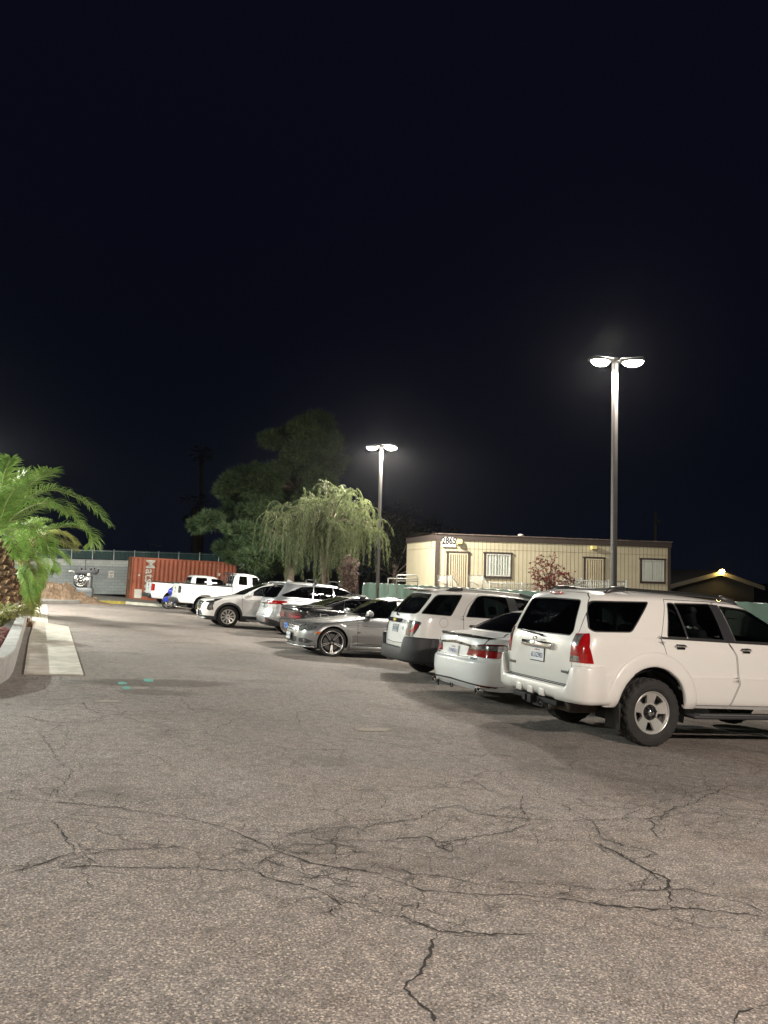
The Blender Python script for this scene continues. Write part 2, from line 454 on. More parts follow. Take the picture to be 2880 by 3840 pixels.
def patch(name, B, st, tris, mats, parent, off=0.0, skirt=.02, sides='both', midx=None, flip=False, smooth=True):
    """mesh of a set of (s,t) triangles. sides: both = mirrored into one mesh, 'l' / 'r' = one half only"""
    used = sorted({i for t in tris for i in t})
    if not used: return None
    ix = {v: k for k, v in enumerate(used)}
    S, t = st[used, 0], st[used, 1]
    N = B.N(S, t); P = B.P(S, t)+N*off
    tr = []
    for f in tris:
        a, b, c = (ix[i] for i in f)
        if np.dot(np.cross(P[b]-P[a], P[c]-P[a]), N[a]+N[b]+N[c]) < 0: b, c = c, b
        tr.append((a, b, c))
    mi = midx or [0]*len(tr)
    halves = {'both': (1, -1), 'l': (1,), 'r': (-1,)}[sides]
    VV = []; NN = []; FF = []; MI = []
    merge = {}
    for h in halves:
        mp = []
        for k in range(len(P)):
            p = P[k]*(1, h, 1); n = N[k]*(1, h, 1)
            if sides == 'both' and abs(p[1]) < 2e-4:
                if k in merge: mp.append(merge[k]); continue
                merge[k] = len(VV)
            mp.append(len(VV)); VV.append(p); NN.append(n)
        for f, m in zip(tr, mi):
            g = tuple(mp[i] for i in (f if h > 0 else f[::-1]))
            if len(set(g)) == 3: FF.append(g); MI.append(m)
    ed = {}
    for f, m in zip(FF, MI):
        for i in range(3): ed[(f[i], f[(i+1) % 3])] = m
    nv = len(VV); LN = [tuple(NN[i]) for f in FF for i in f]
    if skirt:
        dn = {}
        for (a, b), m in list(ed.items()):
            if (b, a) in ed: continue
            for i in (a, b):
                if i not in dn: dn[i] = len(VV); VV.append(VV[i]-NN[i]*skirt)
            FF.append((b, a, dn[a], dn[b])); MI.append(m)
            fn = np.cross(VV[a]-VV[b], VV[dn[a]]-VV[a]); L = np.linalg.norm(fn); fn = tuple(fn/L) if L > 1e-9 else (0, 0, 1)
            LN += [fn]*4
    if flip:
        FF = [f[::-1] for f in FF]; LN = None
    me = bpy.data.meshes.new(name); me.from_pydata([tuple(v) for v in VV], [], FF)
    for m in (mats if isinstance(mats, (list, tuple)) else [mats]): me.materials.append(m)
    me.polygons.foreach_set('material_index', MI); me.polygons.foreach_set('use_smooth', [smooth]*len(FF)); me.update()
    if LN and len(LN) == len(me.loops): me.normals_split_custom_set(LN)
    return link(name, me, parent)

def build_body(root, B, spec, mats, dens=1.0, liner=True):
    """spec: list of dicts k (key), poly, view, part (None = painted on the body), m (material), off, skirt, c (crosses the centre line)
    mats: materials of the body mesh, slot 0 = paint; painted regions name a slot number in m"""
    regs = [(d['k'], d['st'] if 'st' in d else B.poly(d['poly'], d.get('view', 's'))) for d in spec]
    st, tris, key = B.mesh(regs, dens)
    D = {}
    for d in spec: D.setdefault(d['k'], d)
    body_t = []; body_m = []; by = {}
    for t, k in zip(tris, key):
        d = D.get(k)
        if k == 'hole': continue
        if d is None: body_t.append(t); body_m.append(0)
        elif d.get('part') is None: body_t.append(t); body_m.append(d['m'])
        else: by.setdefault(k, []).append(t)
    body = patch('body', B, st, body_t, mats, root, skirt=.03, midx=body_m)
    for k, tl in by.items():
        d = D[k]
        for sd in (('both',) if d.get('c') else ('l', 'r')):
            o = patch(d['part'], B, st, tl, d['m'], root, off=d.get('off', 0.), skirt=d.get('skirt', .02), sides=sd)
            if d.get('label'): o['label'] = d['label']
    if liner:
        patch('cabin_lining', B, st, [t for t, k in zip(tris, key) if D.get(k, {}).get('glass') is None and k != 'hole' and k != 'lampk'], CABIN, root, off=-.035, skirt=0, flip=True)
    return body

# ------------------------------------------------------------------ wheels
def ring(r, n=48, a0=0): return [(r*math.cos(a0+2*PI*i/n), r*math.sin(a0+2*PI*i/n)) for i in range(n)]
def sector(r0, r1, a, h0, h1, n=6):
    """hole between spokes: centred on angle a, half-angles h0 (inner) h1 (outer)"""
    p = [(r1*math.cos(a-h1+2*h1*i/n), r1*math.sin(a-h1+2*h1*i/n)) for i in range(n+1)]
    q = [(r0*math.cos(a+h0-2*h0*i/n), r0*math.sin(a+h0-2*h0*i/n)) for i in range(n+1)]
    return rounded(p+q, .006, 2) if False else p+q
def make_wheel(root, x, y, R0, Wd, rr, style='ten', steer=0.0, rot=0.3, tread=0, z=None):
    """one wheel: Empty-free part 'wheel' (hub and disc) with children tyre and rim. y sign gives the side"""
    sd = 1 if y > 0 else -1
    z = R0-.004 if z is None else z
    M = Matrix.Translation((x, y, z)) @ Matrix.Rotation(steer, 4, 'Z') @ Matrix.Rotation(0 if sd > 0 else PI, 4, 'Z')
    hub = MB()
    hub.lathe([(.001, -.02), (rr*.72, -.02), (rr*.72, -.035), (rr*.3, -.05), (.06, -Wd*.6)], 28, 0, axis='y', smooth=False)
    w = hub.build('wheel', [simple('brake disc', (.10, .10, .10), .5, metal=.8)], root, M)
    t = MB(); h = Wd/2
    prof = [(rr*.985, h*.72), (rr+.012, h*.86), (rr+(R0-rr)*.25, h*.97), (rr+(R0-rr)*.55, h*1.0), (rr+(R0-rr)*.82, h*.95), (R0-.016, h*.86), (R0-.004, h*.74),
            (R0, h*.5), (R0, h*.46), (R0-.009, h*.42), (R0, h*.38), (R0+.001, h*.1), (R0-.009, h*.06), (R0-.009, -h*.06), (R0+.001, -h*.1), (R0, -h*.5), (R0-.004, -h*.74), (R0-.016, -h*.86),
            (rr+(R0-rr)*.55, -h), (rr*.98, -h*.8)]
    n = 96 if tread else 56
    def mod(r, hh, i, j):
        if tread and r > R0-.02 and ((i//2 + (1 if abs(hh) > h*.4 else 0)) % 2 == 0) : return r-(.008 if abs(hh) < h*.8 else .006)
        if tread and j == 4 and (i//3) % 2 == 0 and False: return r+.002
        return r
    t.lathe(prof, n, 0, axis='y', smooth=not tread, mod=mod)
    if tread:                                   # raised shoulder lugs and letters ring on the side wall
        for i in range(32):
            a = 2*PI*i/32
            r0, r1 = rr+(R0-rr)*.72, R0-.012
            q = .035 if i % 2 else .05
            vs = []
            for rad, da in ((r0 if i % 2 else r0+.012, -q), (r1, -q*.8), (r1, q*.8), (r0 if i % 2 else r0+.012, q)):
                vs.append((rad*math.cos(a+da), h*.985 if rad < R0-.02 else h*.90, rad*math.sin(a+da)))
            t.add(vs, [(0, 1, 2, 3)], 0)
    t.build('tyre', [TYRE], w)
    r = MB(); rim_m = [ALLOY, DARK, CHROME, RIMBLK]
    r.lathe([(rr*1.0, h*.74), (rr*1.01, h*.80), (rr*.985, h*.82), (rr*.955, h*.78), (rr*.94, h*.62), (rr*.90, h*.2), (rr*.9, -h*.6)], 56, 0, axis='y')
    r.lathe([(rr*.9, -h*.6), (.05, -h*.62)], 40, 1, axis='y')
    yo = h*.70
    fz = lambda X, Z: yo-.028*(1-min(1, math.hypot(X, Z)/rr)**2)-.012*math.exp(-((math.hypot(X, Z)-.08)/.05)**2)
    if style == 'five':
        holes = [sector(rr*.47, rr*.87, rot+2*PI*k/5, .20, .30) for k in range(5)]
        r.plate(ring(rr*.95), holes, .035, 0, fz=fz)
        for k in range(6):
            a = rot+2*PI*k/6; r.tube([(.062*math.cos(a), yo-.02, .062*math.sin(a)), (.062*math.cos(a), yo+.012, .062*math.sin(a))], .011, 6, 3)
        r.lathe([(.001, yo+.012), (.032, yo+.008), (.040, yo-.004), (.042, yo-.03)], 24, 2, axis='y')
        r.lathe([(.045, yo-.022), (.088, yo-.020), (.090, yo-.03)], 28, 3, axis='y', smooth=False)
    elif style == 'twin5':
        holes = [sector(rr*.30, rr*.90, rot+2*PI*k/5, .34, .44, 8) for k in range(5)] + [sector(rr*.45, rr*.88, rot+PI/5+2*PI*k/5, .015, .055, 2) for k in range(5)]
        r.plate(ring(rr*.95), holes, .04, 3, fz=fz)
        for k in range(5):
            for sgn in (-1, 1):
                a = rot+PI/5+2*PI*k/5
                p = []
                for rad, da, db in ((rr*.22, .10, .24), (rr*.93, .065, .115)):
                    p.append((rad, a+sgn*da, a+sgn*db))
                vs = [(p[0][0]*math.cos(p[0][1]), p[0][0]*math.sin(p[0][1])), (p[1][0]*math.cos(p[1][1]), p[1][0]*math.sin(p[1][1])), (p[1][0]*math.cos(p[1][2]), p[1][0]*math.sin(p[1][2])), (p[0][0]*math.cos(p[0][2]), p[0][0]*math.sin(p[0][2]))]
                r.add([(a_, fz(a_, b_)+.004, b_) for a_, b_ in vs], [(0, 1, 2, 3) if sgn > 0 else (3, 2, 1, 0)], 0)
        r.lathe([(.001, yo-.015), (.03, yo-.017), (.036, yo-.03)], 20, 2, axis='y')
    else:
        nsp = 10 if style == 'ten' else 7
        holes = [sector(rr*.33, rr*.88, rot+2*PI*k/nsp, .62*PI/nsp*.8, .62*PI/nsp) for k in range(nsp)]
        r.plate(ring(rr*.95), holes, .035, 0, fz=fz)
        r.lathe([(.001, yo-.01), (.03, yo-.014), (.034, yo-.03)], 20, 2, axis='y')
    r.build('rim', rim_m, w)
    return w
def underbody(root, x0, x1, hw, z0, wheels, R0, Wd, hz=.62):
    u = MB(); u.box(((x0+x1)/2, 0, z0+.11), (x1-x0, 1.05, .18), 0)
    for xc in wheels:
        for sg in (-1, 1):                      # wheel housings: half drums open below
            n = 18; r = R0+.085; vs = []; fs = []
            ya, yb = sg*(hw-.045), sg*(hw-.48)
            for i in range(n+1):
                a = PI*(-.08+1.16*i/n); c, q = math.cos(a), math.sin(a)
                vs += [(xc+r*c, ya, R0+r*q), (xc+r*c, yb, R0+r*q)]
            for i in range(n): fs.append((2*i, 2*i+1, 2*i+3, 2*i+2))
            fs.append(tuple(2*i+1 for i in range(n+1)))
            u.add(vs, fs, 0)
        u.tube([(xc, -hw+.2, R0*.95), (xc, hw-.2, R0*.95)], .05, 8, 0)
    return u.build('underbody', [DARK], root)
def seats(root, xs, z, w=.5, back=.62, hy=.38):
    m = MB()
    for x in xs:
        for y in (-hy, hy):
            m.box((x, y, z), (.5, w, .16), 0, bev=.05)
            Mx = Matrix.Translation((x-.27, y, z+.02)) @ Matrix.Rotation(R(-14), 4, 'Y')
            m.box((0, 0, back/2), (.13, w, back), 0, Mx, bev=.05); m.box((0, 0, back+.13), (.09, .26, .19), 0, Mx, bev=.04)
    return m.build('seat', [SEAT], root)
def frame_at(p, n, up=Vector((0, 0, 1))):
    """matrix with -y looking out along n, z up, x to the reader's right when looking at the face"""
    n = Vector(n).normalized(); y = -n; x = y.cross(up).normalized(); z = x.cross(y).normalized()
    return Matrix(((x.x, y.x, z.x, p[0]), (x.y, y.y, z.y, p[1]), (x.z, y.z, z.z, p[2]), (0, 0, 0, 1)))
def plate(root, p, n, txt, hdr=None, frame=True, body=PLATEW, ink=PLATEB, dirty=False):
    M = frame_at(p, n)
    f = MB()
    if frame: f.box((0, .002, 0), (.325, .012, .172), 0, bev=.004)
    f.box((0, -.006, .0), (.30, .006, .15), 1)
    text_mb(txt, .085, f, 2, Matrix.Translation((0, -.0095, -.012)), .001, sx=.82, bold=.0012)
    if hdr: text_mb(hdr, .03, f, 3, Matrix.Translation((0, -.0095, .055)), .001)
    return f.build('licence_plate', [RUBBER, body, ink, simple('red script', (.5, .05, .05), .5)], root, M)
def handle(root, B, x, z, mirror, chrome=True, L=.17):
    p, n = B.at('s', x, z, .012, mirror); M = frame_at(p, n)
    m = MB(); m.tube([(-L/2, 0, 0), (-L*.3, -.016, .004), (0, -.024, .006), (L*.3, -.018, .004), (L/2, 0, 0)], [.011, .014, .015, .014, .011], 8, 0)
    m.box((0, .004, -.004), (L*.72, .01, .062), 1, bev=.004)
    return m.build('door_handle', [CHROME if chrome else PLASTIC, GAP if not chrome else CHROME], root, M)
# ------------------------------------------------------------------ shared car helpers
def win(k, poly, gm, view='s', part='side_window', rim=.014, slot=2, c=False, r=.03, off=-.004):
    if c:                                       # half outline from the bottom centre out and up to the top centre
        full = rounded([tuple(p) for p in poly] + [(-p[0], p[1]) for p in poly[-2:0:-1]], [0]+[r]*(len(poly)-2)+[0]+[r]*(len(poly)-2))
        def cut(P):
            Q = [p for p in P if p[0] > 1e-4]; a = [p for p in P if abs(p[0]) <= 1e-4]
            zs = sorted(p[1] for p in a); return [(0, zs[0])]+Q+[(0, zs[-1])]
        i0 = [p for p in full]
        o = [dict(k=k+'t', poly=cut(full), view=view, m=slot, c=1), dict(k=k, poly=cut(inset(full, rim)), view=view, part=part, m=gm, off=off, skirt=0, glass=1, c=1)]
        return o
    P = rounded(poly, r)
    return [dict(k=k+'t', poly=P, view=view, m=slot), dict(k=k, poly=inset(P, rim), view=view, part=part, m=gm, off=off, skirt=0, glass=1)]
def door(k, poly, mat, g=.007, part='door', view='s'):
    return [dict(k=k+'g', poly=poly, view=view, m=1), dict(k=k, poly=inset(poly, g), view=view, part=part, m=mat, off=0, skirt=.02)]
def lamp(k, poly, mat, part='tail_light', view='s', off=.004, c=False, skirt=.03):
    return [dict(k=k, poly=poly, view=view, part=part, m=mat, off=off, skirt=skirt, c=c)]
def zone(k, poly, slot, view='s'): return [dict(k=k, poly=poly, view=view, m=slot)]
def arches(B, lst): return [dict(k='hole', st=B.arch(*a)) for a in lst]
def make_bumper(root, B, t, s_end, zbot, ztop, out, mats, name='bumper', ledge=.10, n=34, mid=0, front=False, ledge_m=1):
    S = np.linspace(0, s_end, n)
    if front: S = 1-S
    P = B.P(S, np.full(n, t)); N = B.N(S, np.full(n, t)); N[:, 2] = 0; N /= np.linalg.norm(N, axis=1)[:, None]
    rows = []
    for i in range(n):
        o = out(abs(S[i] if not front else 1-S[i])); zt = ztop(P[i][1], P[i][0]); zb = zbot(P[i][1], P[i][0])
        prof = [(o-.06, zb), (o-.012, zb+.012), (o+.004, zb+.06), (o+.008, zb+(zt-zb)*.5), (o+.002, zt-.03), (o-.006, zt-.006), (o-.018, zt), (min(o-.03, -ledge), zt+.004)]
        rows.append([(P[i][0]+N[i][0]*a, P[i][1]+N[i][1]*a, z) for a, z in prof])
    m = MB(); k = len(rows[0])
    for sg in (1, -1):
        vs = [(p[0], p[1]*sg, p[2]) for r in rows for p in r]; fs = []; ms = []
        for i in range(n-1):
            for j in range(k-1):
                f = (i*k+j, (i+1)*k+j, (i+1)*k+j+1, i*k+j+1); fs.append(f if (sg > 0) != front else f[::-1])
        o = len(m.v); m.add(vs, fs, 0, True)
        if ledge_m:
            for q in range(len(fs)):
                if q % (k-1) == k-2 and abs(rows[q//(k-1)][0][1]) < .66: m.m[len(m.m)-len(fs)+q] = ledge_m; m.sm[len(m.m)-len(fs)+q] = False
        cap = tuple((n-1)*k+j for j in range(k)); m.add(vs, [cap if sg > 0 else cap[::-1]], 0)
    return m.build(name, mats, root)
def wiper(root, B, y0, z0, y1, z1, x_view='r'):
    p0, n0 = B.at('r', y0, z0, .035, y0 < 0); p1, n1 = B.at('r', y1, z1, .02, y1 < 0)
    m = MB(); m.tube([p0-n0*.03, p0, p0.lerp(p1, .5)+n0*.01, p1], [.018, .014, .008, .006], 6, 0)
    d = (p1-p0); m.tube([p0+d*.45+Vector((0, 0, -.01)), p1+d*.18+Vector((0, 0, -.012))], .007, 5, 0)
    return m.build('wiper', [RUBBER], root)
def side_mirror(root, B, x, z, mats, size=(.11, .24, .17), out=.03):
    for mir in (False, True):
        p, n = B.at('s', x, z, 0, mir); sg = -1 if mir else 1
        m = MB(); c = p+Vector((-.02, sg*(.05+size[1]/2), .06))
        bm = bmesh.new(); bmesh.ops.create_uvsphere(bm, u_segments=16, v_segments=10, radius=.5)
        for v in bm.verts:
            q = v.co; f = lambda a: math.copysign(abs(a*2)**.6/2, a)
            v.co = Vector((f(q.x)*size[0], f(q.y)*size[1], f(q.z)*size[2]))
            v.co.x = v.co.x*(1-.25*v.co.y*sg) ; v.co += c
        m.bm(bm, 0); m.tube([p-n*.01, p+Vector((0, sg*.05, .02)), c+Vector((0, -sg*size[1]*.3, -.04))], [.035, .03, .025], 8, 1)
        m.box(c+Vector((-size[0]*.46, 0, 0)), (.012, size[1]*.82, size[2]*.75), 2, bev=.004)
        m.build('side_mirror', mats, root)
def emblem(root, M, kind):
    m = MB()
    if kind == 'rings':
        for a, b, r in ((.052, .036, .005), (.022, .034, .004), (.034, .014, .004)):
            m.tube([(a*math.cos(t), 0, b*math.sin(t)+(.012 if b < .02 else 0)) for t in np.linspace(0, 2*PI, 25)], r, 6, 0, cap=False)
    elif kind == 'h':
        m.tube([(.045*math.cos(t), 0, .036*math.sin(t)) for t in np.linspace(0, 2*PI, 25)], .004, 6, 0, cap=False)
        for s in (-1, 1): m.box((s*.018, 0, 0), (.009, .01, .05), 0)
        m.box((0, 0, 0), (.034, .01, .009), 0)
    elif kind == 'tie':
        m.prism([(-.085, -.014), (-.03, -.014), (-.03, -.032), (.022, -.032), (.03, -.014), (.085, -.014), (.075, .014), (.03, .014), (.03, .032), (-.022, .032), (-.03, .014), (-.075, .014)], -.008, .004, 1)
    elif kind == 'star':
        m.tube([(.075*math.cos(t), 0, .075*math.sin(t)) for t in np.linspace(0, 2*PI, 25)], .006, 6, 0, cap=False)
        for k in range(3):
            a = PI/2+2*PI*k/3; m.tube([(0, 0, 0), (.072*math.cos(a), 0, .072*math.sin(a))], [.010, .003], 6, 0)
    elif kind == 'oval':
        m.tube([(.085*math.cos(t), 0, .036*math.sin(t)) for t in np.linspace(0, 2*PI, 25)], .005, 6, 0, cap=False)
        m.lathe([(.001, -.004), (.034, -.003), (.036, 0)], 24, 2, Matrix.Diagonal((2.3, 1, 1, 1)), axis='y')
    return m.build('emblem', [CHROME, simple('gold emblem', (.6, .42, .10), .25, metal=.8), simple('blue enamel', (.02, .05, .25), .2)], root, M)
def roof_rail(root, B, xa, xb, y, z, h, mats, foot=.22, cross=False):
    m = MB()
    for sg in (-1, 1):
        n = 15; pts = [(xa+(xb-xa)*i/(n-1), sg*(y-.02*((i/(n-1)-.5)*2)**2), z(xa+(xb-xa)*i/(n-1))+h*(min(1, 3.2*math.sin(PI*i/(n-1))))) for i in range(n)]
        m.tube(pts, [.014]+[.021]*(n-2)+[.014], 8, 0)
        for x0, x1 in ((xa-.02, xa+foot), (xb+.02, xb-foot)):
            q = [(x0, sg*y, z(x0)-.02), ((x0*.6+x1*.4), sg*y, z(x0)+h*.75), (x1, sg*y, z(x1)+h)]
            m.tube(q, [.012, .036, .030], 8, 1)
    return m.build('roof_rack', mats, root)

# ------------------------------------------------------------------ near white off-road SUV
def off_roader():
    M = car_matrix(20, (2447, 2803), .92, pitch=.012)
    root = thing('parked_suv', 'white off-roader SUV nearest the camera with silver five-spoke wheel and black roof rack', 'suv', M, 'vehicles parked in a row along the lot')
    rows = [(.45,-.95,.43,3.64,.86,.42,5,.7,3.5,0), (.52,-.985,.50,3.70,.905,.42,5.5,.8,3.5,0), (.66,-1.0,.66,3.72,.925,.42,6,.9,3.5,0), (.80,-1.005,.80,3.72,.936,.42,6,.9,3.5,0),
            (.825,-1.005,.83,3.71,.928,.42,6,.9,3.5,0), (1.02,-1.0,.98,3.68,.922,.42,5.5,.9,3.5,0), (1.12,-.99,1.05,3.58,.914,.42,5.2,.9,3.5,0), (1.185,-.975,1.10,3.2,.902,.42,5,.8,3.5,0),
            (1.225,-.962,1.14,2.78,.888,.42,5,.7,3.2,0), (1.255,-.948,1.18,2.58,.872,.42,5,.6,3,0), (1.45,-.875,1.45,2.14,.815,.42,4.8,.45,3,0), (1.62,-.80,1.63,1.76,.752,.42,4.5,.4,3,0),
            (1.69,-.745,1.70,1.60,.70,.42,4.2,.36,3,.012), (1.73,-.67,1.735,1.46,.60,.38,4,.32,3,.022), (1.752,-.61,1.755,1.38,.36,.3,3.5,.3,3,.026), (1.757,-.59,1.76,1.36,0,.3,3,.3,3,.028)]
    B = Body(rows, flares=[], creases=[(.815, .02, .006, .6, 2.3)])
    S = door('rd', [(.27,1.705),(.115,1.235),(.15,1.09),(.215,.945),(.38,.815),(.505,.62),(.535,.475),(1.13,.475),(1.245,.74),(1.225,.83),(1.205,1.08),(1.115,1.245),(.985,1.715)], WHITE)
    S += door('fd', [(.995,1.715),(1.125,1.245),(1.215,1.08),(1.235,.83),(1.255,.74),(1.14,.475),(2.14,.475),(2.27,.72),(2.38,1.0),(2.47,1.22),(2.14,1.49),(1.83,1.645),(1.5,1.705)], WHITE)
    S += zone('pil', [(.945,1.685),(1.075,1.68),(1.24,1.245),(1.085,1.245)], 3)
    S += zone('belt', [(.13,1.232),(2.44,1.222),(2.44,1.25),(.13,1.258)], 2)
    S += win('w1', [(-.74,1.625),(.035,1.66),(-.29,1.285),(-.80,1.265),(-.845,1.30),(-.80,1.54)], GL_DARK, r=[.05,.04,.05,.05,.03,.05])
    S += win('w2', [(.295,1.665),(.40,1.668),(.515,1.255),(.21,1.255)], GL_DARK, r=.03)
    S += win('w3', [(.40,1.668),(.945,1.69),(1.085,1.25),(.515,1.255)], GL_MID, r=.02)
    S += win('w4', [(1.08,1.675),(1.5,1.655),(1.80,1.60),(2.08,1.46),(2.40,1.25),(1.24,1.247)], GL_CLEAR, r=[.02,.2,.2,.2,.03,.02])
    S += [dict(k='tgg', poly=[('r',0,.64),('r',.715,.64),('r',.715,1.235),('r',.72,1.26),('r',.70,1.50),('r',.62,1.66),('r',.52,1.715),('r',0,1.725)], m=1),
          dict(k='tg', poly=[('r',0,.65),('r',.708,.65),('r',.708,1.235),('r',.713,1.26),('r',.693,1.497),('r',.614,1.655),('r',.515,1.708),('r',0,1.72)], part='tailgate', m=WHITE, c=1, skirt=.02)]
    S += win('rw', [(0,1.195),(.615,1.20),(.64,1.26),(.555,1.60),(.52,1.63),(0,1.64)], GL_DARK, view='r', part='rear_window', c=True, r=.05, rim=.012)
    S += lamp('tl', [('r',.675,.912),('r',.675,1.10),('r',.69,1.235),('s',-.845,1.25),('s',-.875,1.10),('s',-.835,.915)], RED)
    S += lamp('tl2', [('r',.685,1.10),('r',.695,1.225),('r',.79,1.235),('r',.77,1.10)], CLEARL, 'reversing_lens', off=.006)
    S += lamp('tl3', [('r',.685,.92),('r',.685,.985),('r',.80,.985),('r',.82,.92)], CLEARL, 'reversing_lens', off=.006)
    S += win('ws', [(0,1.20),(.66,1.20),(.74,1.24),(.60,1.62),(.54,1.69),(0,1.70)], GL_CLEAR, view='f', part='windscreen', c=True, r=.05)
    S += lamp('hl', [('f',.50,.88),('f',.50,1.02),('s',3.25,1.03),('s',3.30,.90)], CLEARL, 'headlight')
    S += [dict(k='gr', poly=[('f',0,.80),('f',.42,.82),('f',.46,1.02),('f',0,1.03)], part='grille', m=CHROME, c=1)]
    S += arches(B, [(0, .43, .485), (2.79, .43, .485)])
    build_body(root, B, S, [WHITE, GAP, RUBBER, simple('dark pillar film', (.03, .03, .035), .35), CHROME], 1.3)
    ob = lambda s: .006+.081*(1-float(sstep(.12, .25, s)))
    make_bumper(root, B, 1.6, .289, lambda y, x: (.455+(.02 if y < .5 else 0)) if x < -.60 else max(.455, .43+math.sqrt(max(0, .535**2-min(.53, abs(x))**2))), lambda y, x: .632+.248*float(sstep(.70, .77, y)) + max(0, (x+.9))*.04, ob, [WHITE, PLASTIC2], n=60, ledge=.03)
    for xc in (0, 2.79):                       # separate swelling wheel-arch flares
        for sg in (1, -1):
            k = MB(); n = 44; vs = []; prof = [(.478, -.03), (.480, .014), (.492, .021), (.54, .025), (.60, .024), (.634, .020), (.648, .010), (.655, -.006)]
            a0, a1 = (R(2), R(180)) if xc == 0 else (R(3), R(177))
            A_ = np.linspace(a0, a1, n); q = [(xc+r*math.cos(a)*(1.02 if math.cos(a) < 0 else .97), .43+r*math.sin(a)) for a in A_ for r, _ in prof]
            S_, t_ = B.inv('s', q); P_ = B.P(S_, t_); N_ = B.N(S_, t_)
            for i, (p_, n_) in enumerate(zip(P_, N_)): v = p_+n_*prof[i % 8][1]; vs.append((v[0], v[1]*sg, v[2]))
            fs = [(8*i+j, 8*i+8+j, 8*i+9+j, 8*i+1+j) for i in range(n-1) for j in range(7)]
            k.add(vs, [f if sg < 0 else f[::-1] for f in fs], 0, True); k.add(vs, [tuple(range(8)), tuple(8*(n-1)+j for j in range(8))], 0); k.build('wheel_arch_flare', [WHITE], root)
    mb = MB()                                  # ribs on the bumper skirt
    for y in (-.26, 0, .26): mb.box((-1.075, y, .515), (.05, .13, .10), 0, bev=.018)
    mb.build('bumper_trim', [WHITE], root)
    make_bumper(root, B, 1.6, .245, lambda y, x: .44, lambda y, x: .78, lambda s: .03, [WHITE, WHITE], name='front_bumper', front=True, ledge=.02)
    # rear furniture
    p, n = B.at('r', .0, 1.055, .0); Mr = frame_at(p, n)
    g = MB(); g.box((0, -.022, 0), (.69, .05, .078), 0, bev=.016); g.build('tailgate_garnish', [CHROME], root, Mr)
    emblem(root, Mr @ Matrix.Translation((0, -.055, .055)), 'rings')
    p, n = B.at('r', 0, .935, .004); plate(root, p, n, '6LUZ903', 'California')
    d = MB(); d.box((-.775, 0, 1.700), (.05, .24, .034), 0, bev=.012); d.build('brake_light', [simple('pink brake lens', (.30, .10, .10), .25, coat=1.)], root)
    wiper(root, B, -.06, 1.165, .42, 1.205)
    for y, L in ((-.60, .14), (.60, .17)):
        p, n = B.at('r', y, .79, .003, y < 0); b = MB(); b.box((0, 0, 0), (L, .008, .034), 0, bev=.004); b.build('badge', [simple('grey badge', (.12, .12, .12), .35, metal=.6)], root, frame_at(p, n))
    zr = lambda x: 1.735+.02*math.sin(PI*min(1, max(0, (x+.6)/2.0)))
    roof_rail(root, B, -.52, 1.52, .60, lambda x: 1.715-.028*max(0, x-1.0)/.5, .075, [simple('black rack', (.014, .014, .014), .4), simple('dark rack foot', (.045, .045, .045), .35, metal=.2)], foot=.30)
    c = MB()
    for x in (-.1, .9): c.tube([(x, -.58, 1.79), (x, .58, 1.79)], .016, 6, 0)
    c.build('roof_crossbar', [PLASTIC], root)
    handle(root, B, .37, 1.155, True); handle(root, B, 1.36, 1.145, True); handle(root, B, .37, 1.155, False); handle(root, B, 1.36, 1.145, False)
    side_mirror(root, B, 2.27, 1.22, [WHITE, PLASTIC, CHROME])
    for sg in (-1, 1):
        m = MB(); m.box((1.40, sg*.90, .355), (1.75, .20, .045), 0, bev=.02); m.box((1.40, sg*.945, .385), (1.60, .09, .012), 1)
        for i in range(44): m.box((.63+.036*i, sg*.945, .393), (.012, .085, .008), 0)
        m.build('running_board', [PLASTIC, simple('step tread', (.22, .22, .22), .45, metal=.6, bump=.2, bscale=120)], root)
        m = MB(); m.box((-.47, sg*.80, .34), (.02, .26, .30), 0, bev=.006); m.build('mud_flap', [RUBBER], root)
    m = MB(); m.tube([(-.55, -.33, .36), (-.86, -.33, .37), (-1.0, -.30, .34)], .034, 10, 0); m.box((-.72, -.3, .40), (.42, .62, .16), 0, bev=.05); m.build('exhaust', [RUSTM], root)
    m = MB(); m.box((-.95, 0, .41), (.16, 1.0, .06), 0, bev=.01); m.box((-1.04, 0, .40), (.12, .09, .10), 0, bev=.008); m.box((-1.06, .14, .40), (.06, .07, .07), 0); m.tube([(-1.05, -.16, .42), (-1.08, -.16, .36), (-1.05, -.2, .36)], .012, 6, 0); m.build('tow_hitch', [DARK], root)
    underbody(root, -.75, 3.4, .93, .40, (0, 2.79), .388, .26)
    for x in (0, 2.79):
        for sg in (-1, 1): make_wheel(root, x, sg*.79, .388, .265, .243, 'five', rot=-.28, tread=1)
    seats(root, (.50, 1.38), .74)
    m = MB(); m.box((2.35, 0, 1.02), (.5, 1.4, .22), 0, bev=.08); m.box((1.98, 0, 1.56), (.03, .26, .075), 0, bev=.015)
    m.tube([(1.93+.07*math.sin(t), .38+.18*math.cos(t), 1.06+.17*math.sin(t)) for t in np.linspace(0, 2*PI, 25)], .014, 6, 0, cap=False); m.build('dashboard', [CABIN], root)
    return root

